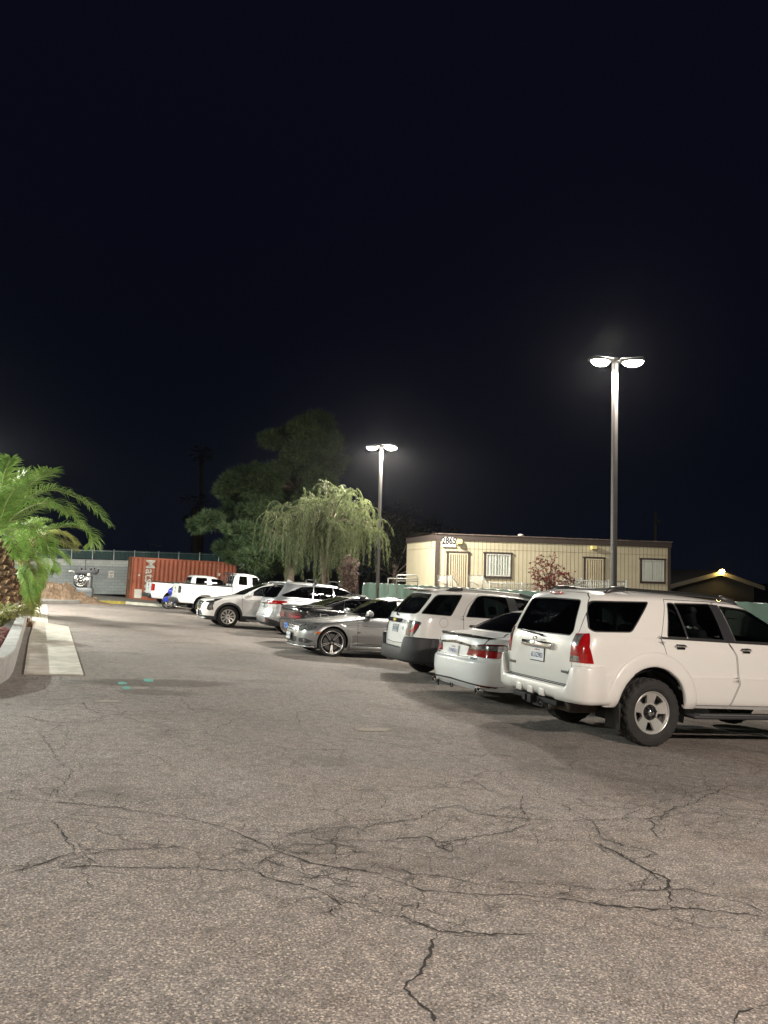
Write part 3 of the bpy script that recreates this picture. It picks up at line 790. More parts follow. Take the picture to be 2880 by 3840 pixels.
# ------------------------------------------------------------------ white saloon
def saloon():
    M = car_matrix(24, (2035, 2655), .91)
    root = thing('parked_saloon', 'white saloon car with black boot spoiler squeezed between the two nearest white SUVs', 'car', M, 'vehicles parked in a row along the lot')
    rows = [(.20,-1.02,.18,3.62,.84,.7,4,.8,3,0), (.30,-1.10,.28,3.70,.895,.75,3.8,.9,3,0), (.47,-1.135,.45,3.73,.918,.8,3.7,.95,3,0), (.60,-1.13,.58,3.72,.924,.8,3.7,1,3,0),
            (.645,-1.09,.63,3.70,.923,.8,3.7,1,3,0), (.72,-1.075,.68,3.66,.921,.8,3.6,1,3,0), (.86,-1.065,.76,3.5,.910,.8,3.5,1,3,0), (.955,-1.04,.82,3.25,.892,.8,3.4,1,3,0),
            (.99,-.96,.89,2.85,.872,.78,3.3,.9,3,0), (1.02,-.78,.95,2.45,.848,.7,3.2,.7,3,0), (1.05,-.62,1.0,2.18,.815,.6,3,.55,2.8,0), (1.20,-.32,1.2,1.85,.735,.55,2.8,.45,2.8,0),
            (1.35,.02,1.36,1.55,.64,.5,2.8,.4,2.8,0), (1.42,.28,1.425,1.38,.55,.45,2.6,.35,2.6,.01), (1.452,.5,1.452,1.22,.33,.4,2.5,.3,2.5,.015), (1.458,.55,1.458,1.18,0,.4,2.5,.3,2.5,.016)]
    B = Body(rows, flares=[(0, .34, .36, .012, .14), (2.776, .34, .36, .012, .14)], creases=[(.80, .03, .010, -.7, 3.2)])
    S = door('rd', [(.25,1.38),(.02,1.1),(.12,.86),(.36,.62),(.42,.26),(1.0,.26),(1.02,.7),(1.0,1.0),(.98,1.42)], WHITE2)
    S += door('fd', [(.99,1.42),(1.012,1.0),(1.032,.7),(1.012,.26),(2.06,.26),(2.15,.6),(2.12,.95),(1.5,1.37)], WHITE2)
    S += win('w2', [(.30,1.36),(.05,1.12),(.04,1.05),(.95,1.02),(.92,1.39)], GL_DARK, r=.04)
    S += win('w4', [(1.03,1.39),(1.05,1.015),(2.02,1.0),(1.5,1.33)], GL_MID, r=.04)
    S += [dict(k='blg', poly=[('r',0,.655),('r',.42,.66),('r',.50,.78),('r',.70,.885),('s',-.66,1.005),('s',-.47,1.06),('r',0,1.045)], m=1),
          dict(k='bl', poly=[('r',0,.662),('r',.415,.667),('r',.492,.78),('r',.69,.89),('s',-.67,1.008),('s',-.50,1.058),('r',0,1.042)], part='boot_lid', m=WHITE2, c=1, skirt=.02)]
    S += win('rw', [(0,1.065),(.60,1.07),(.66,1.09),(.55,1.36),(.50,1.395),(0,1.405)], GL_DARK, view='r', part='rear_window', c=True, r=.05, rim=.012)
    S += lamp('tl', [('r',.385,.70),('r',.43,.84),('r',.70,.885),('s',-.72,.90),('s',-.50,.845),('s',-.66,.76),('s',-.80,.69),('r',.74,.685)], DRED)
    S += lamp('tlr', [('r',.39,.705),('r',.42,.775),('r',.72,.79),('s',-.64,.775),('s',-.79,.697),('r',.74,.69)], RED, off=.007)
    S += lamp('tlc', [('r',.46,.79),('r',.47,.845),('r',.70,.862),('s',-.72,.875),('s',-.60,.85),('s',-.70,.80)], CLEARL, 'reversing_lens', off=.007)
    S += [dict(k='gar', poly=[('r',0,.845),('r',.45,.825),('r',.46,.855),('r',0,.888)], part='boot_garnish', m=RIMBLK, c=1, off=.008)]
    S += zone('dif', [('r',0,.315),('r',.45,.30),('r',.88,.275),('s',-.74,.285),('s',-.80,.25),('r',.80,.255),('r',.45,.275),('r',0,.285)], 3)
    S += lamp('rf', [('r',.63,.285),('r',.78,.28),('s',-.84,.275),('s',-.88,.255),('r',.75,.258),('r',.66,.265)], DRED, 'reflector', off=.009)
    S += win('ws', [(0,1.02),(.62,1.02),(.68,1.05),(.53,1.36),(.48,1.40),(0,1.41)], GL_CLEAR, view='f', part='windscreen', c=True, r=.05)
    S += lamp('hl', [('f',.42,.58),('f',.46,.68),('s',2.95,.80),('s',3.05,.68)], CLEARL, 'headlight')
    S += [dict(k='gr', poly=[('f',0,.46),('f',.38,.48),('f',.40,.66),('f',0,.68)], part='grille', m=RIMBLK, c=1)]
    S += arches(B, [(0, .34, .365), (2.776, .34, .365)])
    build_body(root, B, S, [WHITE2, GAP, RUBBER, PLASTIC, CHROME], 1.2)
    sp = MB(); n = 25; vs = []; fs = []
    for i in range(n):
        y = -.76+1.52*i/(n-1); k = abs(y)/.76; p, q = B.at('r', y, .957, 0, y < 0)
        x0 = p.x; h = .036*(1-k**4)+.004
        vs += [(x0+.11+.05*k, y, .985), (x0-.035+.02*k*k, y, .972+h), (x0-.04+.02*k*k, y, .966+h*.8), (x0+.0, y, .958)]
    for i in range(n-1):
        for j in range(3): fs.append((4*i+j, 4*i+j+1, 4*i+j+5, 4*i+j+4))
    sp.add(vs, fs, 0, True); sp.build('spoiler', [RIMBLK], root)
    p, n = B.at('r', 0, .735, .012); plate(root, p, n, '7VNK631', 'California', frame=False)
    p, n = B.at('r', 0, .93, .006); emblem(root, frame_at(p, n), 'h')
    p, n = B.at('r', .56, .655, .004, True); b = MB(); text_mb('SPORT', .05, b, 0); b.build('badge', [PLATEK], root, frame_at(p, n))
    p, n = B.at('r', .52, .675, .004); b = MB(); b.box((0, 0, 0), (.12, .008, .025), 0, bev=.004); b.build('badge', [PLATEK], root, frame_at(p, n))
    for sg in (-1, 1):
        m = MB(); m.lathe([(.035, 0), (.045, 0), (.047, -.14), (.03, -.14)], 20, 0, Matrix.Translation((-1.05, sg*.68, .20)) @ Matrix.Rotation(PI/2, 4, 'Z'), axis='y'); m.lathe([(.001, -.05), (.04, -.05)], 16, 1, Matrix.Translation((-1.05, sg*.68, .20)) @ Matrix.Rotation(PI/2, 4, 'Z'), axis='y'); m.build('exhaust', [CHROME, DARK], root)
    m = MB(); m.tube([(-1.03, .09+.04*math.cos(t), .19+.035*math.sin(t)) for t in np.linspace(0, 2*PI, 15)], .009, 6, 0, cap=False); m.build('tow_loop', [DARK], root)
    make_mud = MB(); make_mud.box((-.98, .72, .16), (.02, .22, .10), 0); make_mud.build('bumper_flap', [PLASTIC], root)
    handle(root, B, .28, .93, True, False); handle(root, B, 1.22, .92, True, False)
    side_mirror(root, B, 1.95, 1.0, [WHITE2, PLASTIC, CHROME])
    underbody(root, -.85, 3.3, .90, .17, (0, 2.776), .33, .22)
    for x in (0, 2.776):
        for sg in (-1, 1): make_wheel(root, x, sg*.80, .335, .225, .24, 'ten')
    seats(root, (.7, 1.6), .45, back=.55)
    return root

# ------------------------------------------------------------------ white SUV with a black bumper
def crossover():
    M = car_matrix(18, (1705, 2559), .90)
    root = thing('parked_suv', 'white SUV with large dark grey plastic rear bumper and clear tail lights', 'suv', M, 'vehicles parked in a row along the lot')
    rows = [(.33,-.88,.28,3.7,.84,.55,4,.9,3,0), (.45,-.93,.4,3.76,.885,.6,4,.9,3,0), (.6,-.945,.6,3.78,.903,.6,4,.9,3,0), (.74,-.94,.74,3.76,.907,.6,4,.9,3,0),
            (.9,-.93,.86,3.7,.905,.62,3.8,.9,3,0), (1.08,-.905,.98,3.6,.895,.62,3.7,.9,3,0), (1.17,-.885,1.05,3.2,.88,.62,3.6,.8,3,0), (1.21,-.865,1.12,2.75,.866,.62,3.5,.7,3,0),
            (1.25,-.845,1.17,2.55,.846,.62,3.4,.6,3,0), (1.42,-.71,1.42,2.15,.79,.62,3.2,.45,3,0), (1.58,-.56,1.58,1.8,.735,.58,3.2,.4,3,0), (1.66,-.46,1.66,1.62,.68,.5,3.2,.36,3,.01),
            (1.70,-.38,1.705,1.48,.55,.4,3,.3,3,.02), (1.715,-.33,1.72,1.42,.3,.3,3,.3,3,.025), (1.72,-.31,1.725,1.40,0,.3,3,.3,3,.025)]
    B = Body(rows, flares=[(0, .38, .40, .022, .15), (2.857, .38, .40, .022, .15)], creases=[(1.15, .04, .004, -.6, 3.0)])
    S = door('rd', [(.47,1.675),(.20,1.42),(.105,1.22),(.10,.98),(.34,.72),(.44,.36),(1.22,.36),(1.26,.8),(1.235,1.2),(1.15,1.68)], WHITE)
    S += door('fd', [(1.16,1.68),(1.245,1.2),(1.27,.8),(1.23,.36),(2.25,.36),(2.4,.7),(2.45,1.15),(1.95,1.56),(1.6,1.665)], WHITE)
    S += zone('pil', [(1.05,1.665),(1.22,1.66),(1.34,1.225),(1.12,1.225)], 3)
    S += win('w1', [(-.72,1.215),(-.42,1.56),(-.35,1.60),(.13,1.635),(-.14,1.21)], GL_DARK, r=[.04,.2,.2,.05,.05])
    S += win('w3', [(.16,1.215),(.27,1.44),(.42,1.62),(.55,1.655),(1.05,1.665),(1.14,1.225)], GL_DARK, r=[.02,.1,.12,.1,.02,.02])
    S += win('w4', [(1.21,1.66),(1.55,1.64),(1.9,1.53),(2.36,1.19),(1.34,1.22)], GL_MID, r=[.02,.2,.2,.03,.02])
    S += zone('blk', [('r',0,.20),('st',0,0.0),('st',.27,0.0),('s',-.44,.34),('s',-.34,.60),('s',-.28,.78),('s',-.7,.772),('r',.8,.77),('r',0,.77)], 0)[:0]
    S += [dict(k='tgg', poly=[('r',0,.62),('r',.46,.64),('r',.53,.80),('r',.55,1.08),('r',.60,1.19),('r',.52,1.62),('r',0,1.66)], m=1),
          dict(k='tg', poly=[('r',0,.63),('r',.45,.65),('r',.52,.80),('r',.54,1.08),('r',.59,1.19),('r',.51,1.615),('r',0,1.655)], part='tailgate', m=WHITE2, c=1, skirt=.02)]
    S += win('rw', [(0,1.19),(.64,1.20),(.70,1.23),(.60,1.55),(.56,1.60),(0,1.61)], GL_DARK, view='r', part='rear_window', c=True, r=.04, rim=.01)
    S += lamp('tl', [('r',.55,.79),('r',.56,1.075),('r',.72,1.075),('s',-.735,1.065),('s',-.72,1.04),('s',-.84,.80),('r',.78,.785)], SMOKE, off=.006)
    S += lamp('tl2', [('r',.565,.80),('r',.572,1.06),('r',.70,1.06),('r',.73,.80)], CLEARL, 'reversing_lens', off=.012)
    S += lamp('tl3', [('s',-.845,.85),('s',-.755,1.01),('s',-.79,1.02),('s',-.885,.86)], RED, 'brake_lens', off=.012)
    S += win('ws', [(0,1.19),(.64,1.19),(.70,1.22),(.58,1.60),(.52,1.65),(0,1.66)], GL_CLEAR, view='f', part='windscreen', c=True, r=.05)
    S += [dict(k='gr', poly=[('f',0,.70),('f',.50,.72),('f',.52,.90),('f',0,.92)], part='grille', m=CHROME, c=1)]
    S += lamp('hl', [('f',.56,.74),('f',.58,.92),('s',3.05,.98),('s',3.15,.82)], CLEARL, 'headlight')
    S += arches(B, [(0, .38, .415), (2.857, .38, .415)])
    build_body(root, B, S, [WHITE, GAP, RUBBER, PLASTIC, CHROME], 1.1)
    make_bumper(root, B, 1.7, .292, lambda y, x: .30, lambda y, x: .56+.215*float(sstep(.52, .62, y)), lambda s: .012+.06*(1-float(sstep(.14, .26, s))), [PLASTIC2, PLASTIC], n=56, ledge=.02, ledge_m=0)
    m = MB(); m.box((-1.0, .0, .47), (.03, .10, .03), 0); m.build('tow_cover', [PLASTIC], root)
    p, n = B.at('r', 0, 1.055, 0); Mr = frame_at(p, n); g = MB()
    g.prism([(-.46, .02), (-.40, -.045), (.40, -.045), (.46, .02), (.40, .032), (-.40, .032)], -.045, .01, 0); g.build('tailgate_garnish', [CHROME], root, Mr)
    emblem(root, Mr @ Matrix.Translation((0, -.05, -.005)), 'tie')
    p, n = B.at('r', 0, .90, .006); plate(root, p, n, '5XKT274', 'Nevada', frame=False, body=simple('worn plate', (.30, .33, .34), .5, vary=.3, vscale=30))
    p, n = B.at('r', .40, .92, .004, True); b = MB(); b.lathe([(.001, -.003), (.035, -.002), (.036, 0)], 20, 0, axis='y'); b.lathe([(.001, -.004), (.02, -.004)], 14, 1, axis='y'); b.build('sticker', [PLATEW, simple('grey print', (.2, .2, .22), .5)], root, frame_at(p, n))
    sp = MB(); sp.box((-.52, 0, 1.685), (.22, 1.16, .035), 0, bev=.015); sp.box((-.63, 0, 1.668), (.012, .36, .03), 1); sp.build('spoiler', [WHITE, DRED], root, Matrix.Translation((.0, 0, .0)))
    p, n = B.at('s', -.30, 1.08, .0015, True); b = MB(); b.lathe([(.083, 0), (.087, 0)], 32, 0, axis='y', smooth=False); b.build('fuel_flap', [GAP], root, frame_at(p, n))
    wiper(root, B, 0.0, 1.15, .06, 1.26)
    roof_rail(root, B, -.20, 1.75, .60, lambda x: 1.675-.045*max(0, x-1.1)-.02*max(0, -x), .065, [simple('silver rack rail', (.5, .48, .45), .35, metal=.6), PLASTIC], foot=.36)
    handle(root, B, .30, 1.05, True, False); handle(root, B, 1.40, 1.04, True, False)
    side_mirror(root, B, 2.2, 1.2, [WHITE, PLASTIC, CHROME])
    m = MB(); m.tube([(-.25, .3, .3), (-.7, .3, .3), (-.9, .45, .27)], .035, 8, 0); m.box((-.6, -.25, .34), (.4, .7, .14), 0, bev=.05); m.build('exhaust', [RUSTM], root)
    underbody(root, -.8, 3.4, .89, .27, (0, 2.857), .355, .235)
    for x in (0, 2.857):
        for sg in (-1, 1): make_wheel(root, x, sg*.78, .355, .235, .22, 'seven')
    seats(root, (.75, 1.75), .62)
    return root

# ------------------------------------------------------------------ silver saloon, nose out
def silver_saloon():
    M = car_matrix(23, (1244, 2463), .885, xax=2.76, rev=True)
    root = thing('parked_saloon', 'silver saloon car parked nose out with black and silver twin-spoke wheels', 'car', M, 'vehicles parked in a row along the lot')
    rows = [(.22,-.95,.165,3.40,.80,.7,3.5,.85,3.2,0), (.30,-1.0,.22,3.50,.845,.7,3.5,.9,3.2,0), (.45,-1.03,.38,3.55,.875,.8,3.5,1,3.2,0), (.58,-1.03,.52,3.54,.885,.8,3.5,1.0,3.2,0),
            (.72,-1.02,.65,3.49,.882,.8,3.4,1.0,3.1,0), (.84,-1.0,.74,3.38,.872,.8,3.3,.95,3,0), (.90,-.97,.80,3.10,.858,.8,3.2,.85,3,0), (.935,-.8,.865,2.6,.842,.7,3.2,.7,3,0),
            (.965,-.6,.925,2.22,.816,.6,3,.55,3,0), (1.0,-.42,.965,2.05,.79,.6,2.8,.5,2.8,0), (1.2,-.1,1.2,1.72,.70,.5,2.8,.42,2.8,0), (1.36,.25,1.37,1.43,.61,.45,2.8,.38,2.8,0),
            (1.425,.42,1.43,1.27,.5,.4,2.6,.34,2.6,.01), (1.452,.55,1.455,1.13,.3,.4,2.5,.3,2.5,.015), (1.458,.6,1.46,1.10,0,.4,2.5,.3,2.5,.016)]
    B = Body(rows, flares=[(0, .33, .36, .012, .12), (2.76, .33, .36, .014, .12)], creases=[(.735, .03, -.010, -.3, 2.5), (.30, .04, .012, .5, 2.4)])
    S = door('rd', [(.20,1.40),(-.02,1.1),(.10,.80),(.33,.60),(.40,.28),(1.05,.28),(1.08,.7),(1.06,1.0),(1.03,1.42)], SILVER)
    S += door('fd', [(1.04,1.42),(1.07,1.0),(1.09,.7),(1.06,.28),(2.14,.28),(2.17,.6),(2.17,.90),(1.95,1.03),(1.48,1.375)], SILVER)
    S += win('w2', [(.27,1.36),(.06,1.13),(.06,1.0),(1.0,.965),(.97,1.39)], GL_DARK, r=.04)
    S += win('w4', [(1.09,1.39),(1.12,.96),(2.0,.945),(1.98,.99),(1.46,1.345)], GL_DARK, r=.03)
    S += [dict(k='bog', poly=[('f',0,.71),('f',.40,.715),('f',.60,.735),('s',2.35,.895),('s',2.05,.985),('f',0,.955)], m=1),
          dict(k='bo', poly=[('f',0,.717),('f',.395,.722),('f',.595,.743),('s',2.36,.905),('s',2.08,.985),('f',0,.95)], part='bonnet', m=SILVER, c=1, skirt=.02)]
    S += win('ws', [(0,.985),(.62,.99),(.685,1.01),(.54,1.36),(.50,1.40),(0,1.415)], GL_MID, view='f', part='windscreen', c=True, r=.05)
    S += win('rw', [(0,1.02),(.60,1.03),(.64,1.06),(.53,1.36),(.48,1.39),(0,1.40)], GL_DARK, view='r', part='rear_window', c=True, r=.05)
    S += lamp('hl', [('f',.44,.53),('f',.42,.62),('f',.50,.70),('f',.68,.735),('s',3.02,.765),('s',3.12,.70),('s',3.18,.60),('f',.70,.55)], CLEARL, 'headlight', off=.004)
    S += [dict(k='gr', poly=[('f',0,.49),('f',.34,.505),('f',.41,.60),('f',.42,.69),('f',0,.70)], part='grille', m=simple('silver grille', (.38, .38, .38), .3, metal=.8), c=1, off=.008)]
    S += zone('lg', [('f',0,.26),('f',.30,.26),('f',.42,.32),('f',.44,.40),('f',0,.41)], 3, 'f')
    S += zone('fg', [('f',.50,.29),('f',.72,.27),('f',.80,.33),('f',.66,.385),('f',.52,.37)], 3, 'f')
    S += lamp('am', [('s',3.19,.545),('s',3.07,.57),('s',3.06,.53),('s',3.16,.485)], AMBER, 'side_marker', off=.005)
    S += lamp('tl', [('r',.55,.70),('r',.57,.86),('s',-.60,.88),('s',-.65,.70)], RED)
    S += arches(B, [(0, .33, .362), (2.76, .335, .372)])
    build_body(root, B, S, [SILVER, GAP, CHROME, PLASTIC, CHROME], 1.2)
    g = MB()
    for z in (.545, .595, .645):
        pts = []
        for y in np.linspace(-.38, .38, 13):
            p, n = B.at('f', y, z, .02, y < 0); pts.append(p)
        g.tube(pts, .012, 6, 0)
    g.build('grille_bar', [CHROME], root)
    p, n = B.at('f', 0, .60, .03); emblem(root, frame_at(p, n), 'star')
    p, n = B.at('f', 0, .40, .045); plate(root, p+Vector((0, .02, 0)), n, '8DZT159', 'California')
    for sg in (-1, 1):
        p, n = B.at('f', .66, .325, .01, sg < 0); f = MB(); f.lathe([(.001, -.01), (.042, -.006), (.05, 0), (.05, .03)], 20, 0, axis='y'); f.build('fog_light', [CLEARL], root, frame_at(p, n))
    l = MB()
    for sg in (-1, 1): pass
    pts = [B.at('f', y, .215, .035, y < 0)[0] for y in np.linspace(-.78, .78, 21)]
    l.tube(pts, .02, 6, 0); l.build('front_lip', [SILVER], root)
    for sg in (1, -1):
        k = MB(); k.box((1.40, sg*.865, .235), (1.9, .06, .085), 0, bev=.025); k.build('side_skirt', [SILVER], root)
        # bright trim strip low on the doors
        k = MB(); k.tube([(.3, sg*.878, .325), (2.1, sg*.878, .325)], .008, 6, 0); k.build('door_trim', [CHROME], root)
    side_mirror(root, B, 1.88, .985, [SILVER, SILVER, CHROME], size=(.14, .22, .14))
    handle(root, B, 1.25, .83, False); handle(root, B, .25, .84, False)
    w = MB(); w.tube([(2.02, .45, 1.0), (2.05, 0, 1.005), (2.05, -.3, .99)], .008, 5, 0); w.build('wiper', [RUBBER], root)
    underbody(root, -.8, 3.2, .86, .17, (0, 2.76), .328, .22)
    for x in (0, 2.76):
        for sg in (-1, 1): make_wheel(root, x, sg*.775, .330, .225, .268, 'twin5', rot=PI/2 + .0, steer=-.12 if x > 1 else 0)
    seats(root, (.55, 1.4), .42, back=.55)
    m = MB(); m.box((1.85, 0, .88), (.4, 1.2, .16), 0, bev=.06); m.box((1.45, 0, 1.30), (.02, .2, .06), 0, bev=.01); m.build('dashboard', [CABIN], root)
    return root

# ------------------------------------------------------------------ black coupe
def coupe():
    M = car_matrix(26, (1250, 2428), .95)
    root = thing('parked_coupe', 'black muscle coupe with full-width dark tail lights behind the silver saloon', 'car', M, 'vehicles parked in a row along the lot')
    rows = [(.26,-.98,.2,3.75,.84,.6,4,.8,3,0), (.36,-1.06,.3,3.85,.92,.6,4,.8,3,0), (.60,-1.10,.5,3.88,.955,.6,4.5,.8,3,0), (.645,-1.105,.6,3.88,.957,.6,4.5,.8,3,0), (.66,-1.07,.63,3.88,.955,.6,4.5,.8,3,0),
            (.90,-1.10,.72,3.86,.95,.6,4.5,.8,3,0), (.985,-1.09,.82,3.8,.93,.6,4.3,.8,3,0), (1.02,-1.0,.9,3.2,.912,.6,4,.8,3,0), (1.04,-.8,.97,2.6,.89,.6,3.5,.7,3,0), (1.06,-.52,1.02,2.2,.86,.6,3.2,.6,3,0),
            (1.2,-.08,1.2,1.8,.76,.6,3,.5,3,0), (1.33,.3,1.34,1.5,.68,.55,3,.45,3,0), (1.40,.52,1.41,1.3,.58,.5,2.8,.4,2.8,.01), (1.44,.75,1.44,1.15,.35,.4,2.6,.3,2.6,.012), (1.445,.8,1.445,1.1,0,.4,2.5,.3,2.5,.012)]
    B = Body(rows, flares=[(0, .35, .37, .02, .14), (2.946, .35, .37, .015, .14)], creases=[(.82, .04, .012, -.8, 3.5)])
    S = door('fd', [(1.0,1.35),(.75,1.05),(.72,.7),(.74,.3),(2.2,.3),(2.25,.7),(2.2,1.0),(1.6,1.36)], BLACKP)
    S += win('w4', [(.35,1.30),(.25,1.08),(2.05,1.03),(1.5,1.33),(1.1,1.37)], GL_DARK, r=.04)
    S += win('rw', [(0,1.08),(.62,1.085),(.68,1.10),(.58,1.34),(.53,1.385),(0,1.40)], GL_DARK, view='r', part='rear_window', c=True, r=.05, slot=2)
    S += win('ws', [(0,1.03),(.66,1.04),(.72,1.06),(.58,1.36),(.52,1.40),(0,1.41)], GL_MID, view='f', part='windscreen', c=True, r=.05)
    S += [dict(k='tp', poly=[('r',0,.665),('r',.86,.675),('r',.90,.80),('r',.86,.915),('r',0,.93)], part='tail_panel', m=RIMBLK, c=1, off=.002)]
    S += lamp('tl', [('r',.18,.70),('r',.84,.70),('r',.87,.80),('r',.84,.85),('r',.18,.86)], DRED, off=.012)
    S += lamp('tl2', [('r',.22,.73),('r',.82,.73),('r',.82,.775),('r',.22,.775)], simple('red lamp bar', (.30, .02, .03), .2, coat=1.), 'brake_lens', off=.017)
    S += lamp('hl', [('f',.40,.62),('f',.40,.75),('f',.82,.75),('f',.82,.62)], CLEARL, 'headlight')
    S += arches(B, [(0, .35, .375), (2.946, .35, .375)])
    build_body(root, B, S, [BLACKP, GAP, RUBBER, PLASTIC, CHROME], 1.0)
    sp = MB(); n = 21
    for y in np.linspace(-.82, .82, 9): pass
    pts = [B.at('r', y, .985, .0, y < 0)[0]+Vector((-.01, 0, .035)) for y in np.linspace(-.84, .84, n)]
    sp.tube(pts, .03, 6, 0); sp.build('spoiler', [BLACKP], root)
    p, n = B.at('r', 0, .49, .012); plate(root, p+Vector((0, -.05, 0)), n, '42B907', 'Nevada', frame=True, body=simple('blue plate', (.10, .24, .62), .4))
    b = MB(); b.lathe([(.035, 0), (.05, 0), (.05, -.2)], 18, 0, Matrix.Translation((-1.03, -.6, .26)) @ Matrix.Rotation(PI/2, 4, 'Z'), axis='y'); b.build('exhaust', [CHROME], root)
    side_mirror(root, B, 2.0, 1.02, [BLACKP, PLASTIC, CHROME])
    handle(root, B, .92, .9, True, False)
    underbody(root, -.85, 3.5, .92, .18, (0, 2.946), .35, .24)
    for x in (0, 2.946):
        for sg in (-1, 1): make_wheel(root, x, sg*.81, .35, .245, .255, 'five')
    seats(root, (.6, 1.5), .42, back=.55)
    return root

# ------------------------------------------------------------------ silver three-row SUV
def silver_suv():
    M = car_matrix(23, (1118, 2387), .92)
    root = thing('parked_suv', 'light silver SUV with red wedge tail lights and roof crossbars', 'suv', M, 'vehicles parked in a row along the lot')
    rows = [(.28,-.95,.25,3.6,.86,.6,4,.9,3,0), (.38,-1.06,.35,3.7,.92,.65,4,.9,3,0), (.55,-1.10,.5,3.72,.952,.7,4,.9,3,0), (.66,-1.06,.64,3.72,.958,.7,4,.9,3,0), (.85,-1.01,.8,3.7,.958,.7,3.8,.9,3,0),
            (1.0,-1.01,.92,3.62,.954,.7,3.7,.9,3,0), (1.1,-.99,1.0,3.4,.94,.7,3.6,.9,3,0), (1.16,-.96,1.06,3.0,.925,.7,3.5,.8,3,0), (1.2,-.93,1.12,2.5,.90,.68,3.4,.7,3,0), (1.42,-.79,1.4,2.1,.84,.65,3.2,.5,3,0),
            (1.58,-.66,1.58,1.75,.77,.6,3.2,.4,3,0), (1.67,-.57,1.66,1.5,.7,.5,3.2,.36,3,.01), (1.71,-.51,1.71,1.35,.55,.4,3,.3,3,.018), (1.735,-.47,1.735,1.3,.3,.3,3,.3,3,.02), (1.74,-.45,1.74,1.28,0,.3,3,.3,3,.02)]
    B = Body(rows, flares=[(0, .39, .41, .014, .14), (2.79, .39, .41, .014, .14)], creases=[(1.10, .035, -.012, -.5, 3.0), (.72, .05, .012, -.9, 3.0)])
    S = door('rd', [(.50,1.67),(.42,1.2),(.30,.85),(.42,.5),(.46,.35),(1.2,.35),(1.25,.8),(1.22,1.2),(1.15,1.69)], SILVER2)
    S += door('fd', [(1.16,1.69),(1.23,1.2),(1.26,.8),(1.21,.35),(2.25,.35),(2.4,.7),(2.42,1.12),(1.9,1.55),(1.5,1.67)], SILVER2)
    S += win('w1', [(-.66,1.285),(-.56,1.235),(.37,1.225),(.42,1.62),(.02,1.60)], GL_DARK, slot=2, r=[.03,.04,.02,.02,.12])
    S += win('w2', [(.40,1.225),(.45,1.625),(1.08,1.64),(1.14,1.21)], GL_DARK, slot=2, r=.02)
    S += win('w4', [(1.17,1.205),(1.12,1.64),(1.48,1.62),(1.85,1.5),(2.32,1.16)], GL_MID, slot=2, r=[.02,.02,.2,.2,.03])
    S += zone('clad', [('st',0.0,0.0),('st',.40,0.0),('s',.2,.34),('s',-.40,.40),('s',-.62,.40),('s',-.78,.46),('r',.75,.52),('r',.60,.56),('r',.56,.38),('r',0,.37)], 3)
    S += [dict(k='tgg', poly=[('r',0,.60),('r',.66,.62),('r',.68,1.08),('r',.66,1.2),('r',.58,1.64),('r',0,1.69)], m=1),
          dict(k='tg', poly=[('r',0,.607),('r',.652,.627),('r',.672,1.08),('r',.652,1.2),('r',.572,1.635),('r',0,1.683)], part='tailgate', m=SILVER2, c=1, skirt=.02)]
    S += win('rw', [(0,1.17),(.68,1.18),(.75,1.22),(.66,1.54),(.60,1.61),(0,1.63)], GL_DARK, view='r', part='rear_window', c=True, r=.05)
    S += lamp('tl', [('r',.40,1.005),('r',.40,1.09),('r',.75,1.095),('s',-.50,1.10),('s',-.42,1.085),('s',-.66,.99),('r',.66,.965)], RED, off=.008)
    S += lamp('rf', [('r',.62,.40),('r',.60,.50),('r',.72,.50),('r',.76,.42)], DRED, 'reflector')
    S += win('ws', [(0,1.13),(.68,1.14),(.74,1.17),(.60,1.60),(.54,1.65),(0,1.665)], GL_CLEAR, view='f', part='windscreen', c=True, r=.05)
    S += lamp('hl', [('f',.50,.80),('f',.50,.92),('s',3.1,.97),('s',3.2,.86)], CLEARL, 'headlight')
    S += arches(B, [(0, .39, .42), (2.79, .39, .42)])
    build_body(root, B, S, [SILVER2, GAP, CHROME, PLASTIC, PLASTIC2], 1.0)
    p, n = B.at('r', 0, 1.06, .01); emblem(root, frame_at(p, n), 'rings')
    g = MB(); g.box((0, 0, 0), (.8, .03, .05), 0, bev=.01); p, n = B.at('r', 0, .985, .01); g.build('tailgate_garnish', [CHROME], root, frame_at(p, n))
    p, n = B.at('r', 0, .885, .008); plate(root, p, n, '7RCB448', 'California', frame=True, body=simple('pale plate', (.62, .68, .62), .4))
    sp = MB(); sp.box((-.60, 0, 1.69), (.26, 1.2, .035), 0, bev=.014); sp.build('spoiler', [SILVER2], root)
    m = MB()
    for x in (.55, 1.4):
        for sg in (-1, 1): m.box((x, sg*.56, 1.765), (.10, .07, .09), 1, bev=.02)
        m.tube([(x, -.6, 1.80), (x, -.54, 1.87), (x, .54, 1.87), (x, .6, 1.80)], .016, 8, 0)
    m.build('roof_rack', [CHROME, PLASTIC], root)
    m = MB(); m.prism([(-.28, 1.735), (-.05, 1.735), (-.22, 1.80), (-.27, 1.80)], -.025, .025, 0); m.build('antenna_fin', [SILVER2], root)
    handle(root, B, .55, 1.05, True); handle(root, B, 1.4, 1.04, True)
    side_mirror(root, B, 2.2, 1.14, [SILVER2, PLASTIC, CHROME])
    underbody(root, -.85, 3.4, .93, .24, (0, 2.79), .37, .24)
    for x in (0, 2.79):
        for sg in (-1, 1): make_wheel(root, x, sg*.82, .372, .245, .24, 'ten')
    seats(root, (.75, 1.75), .62)
    return root

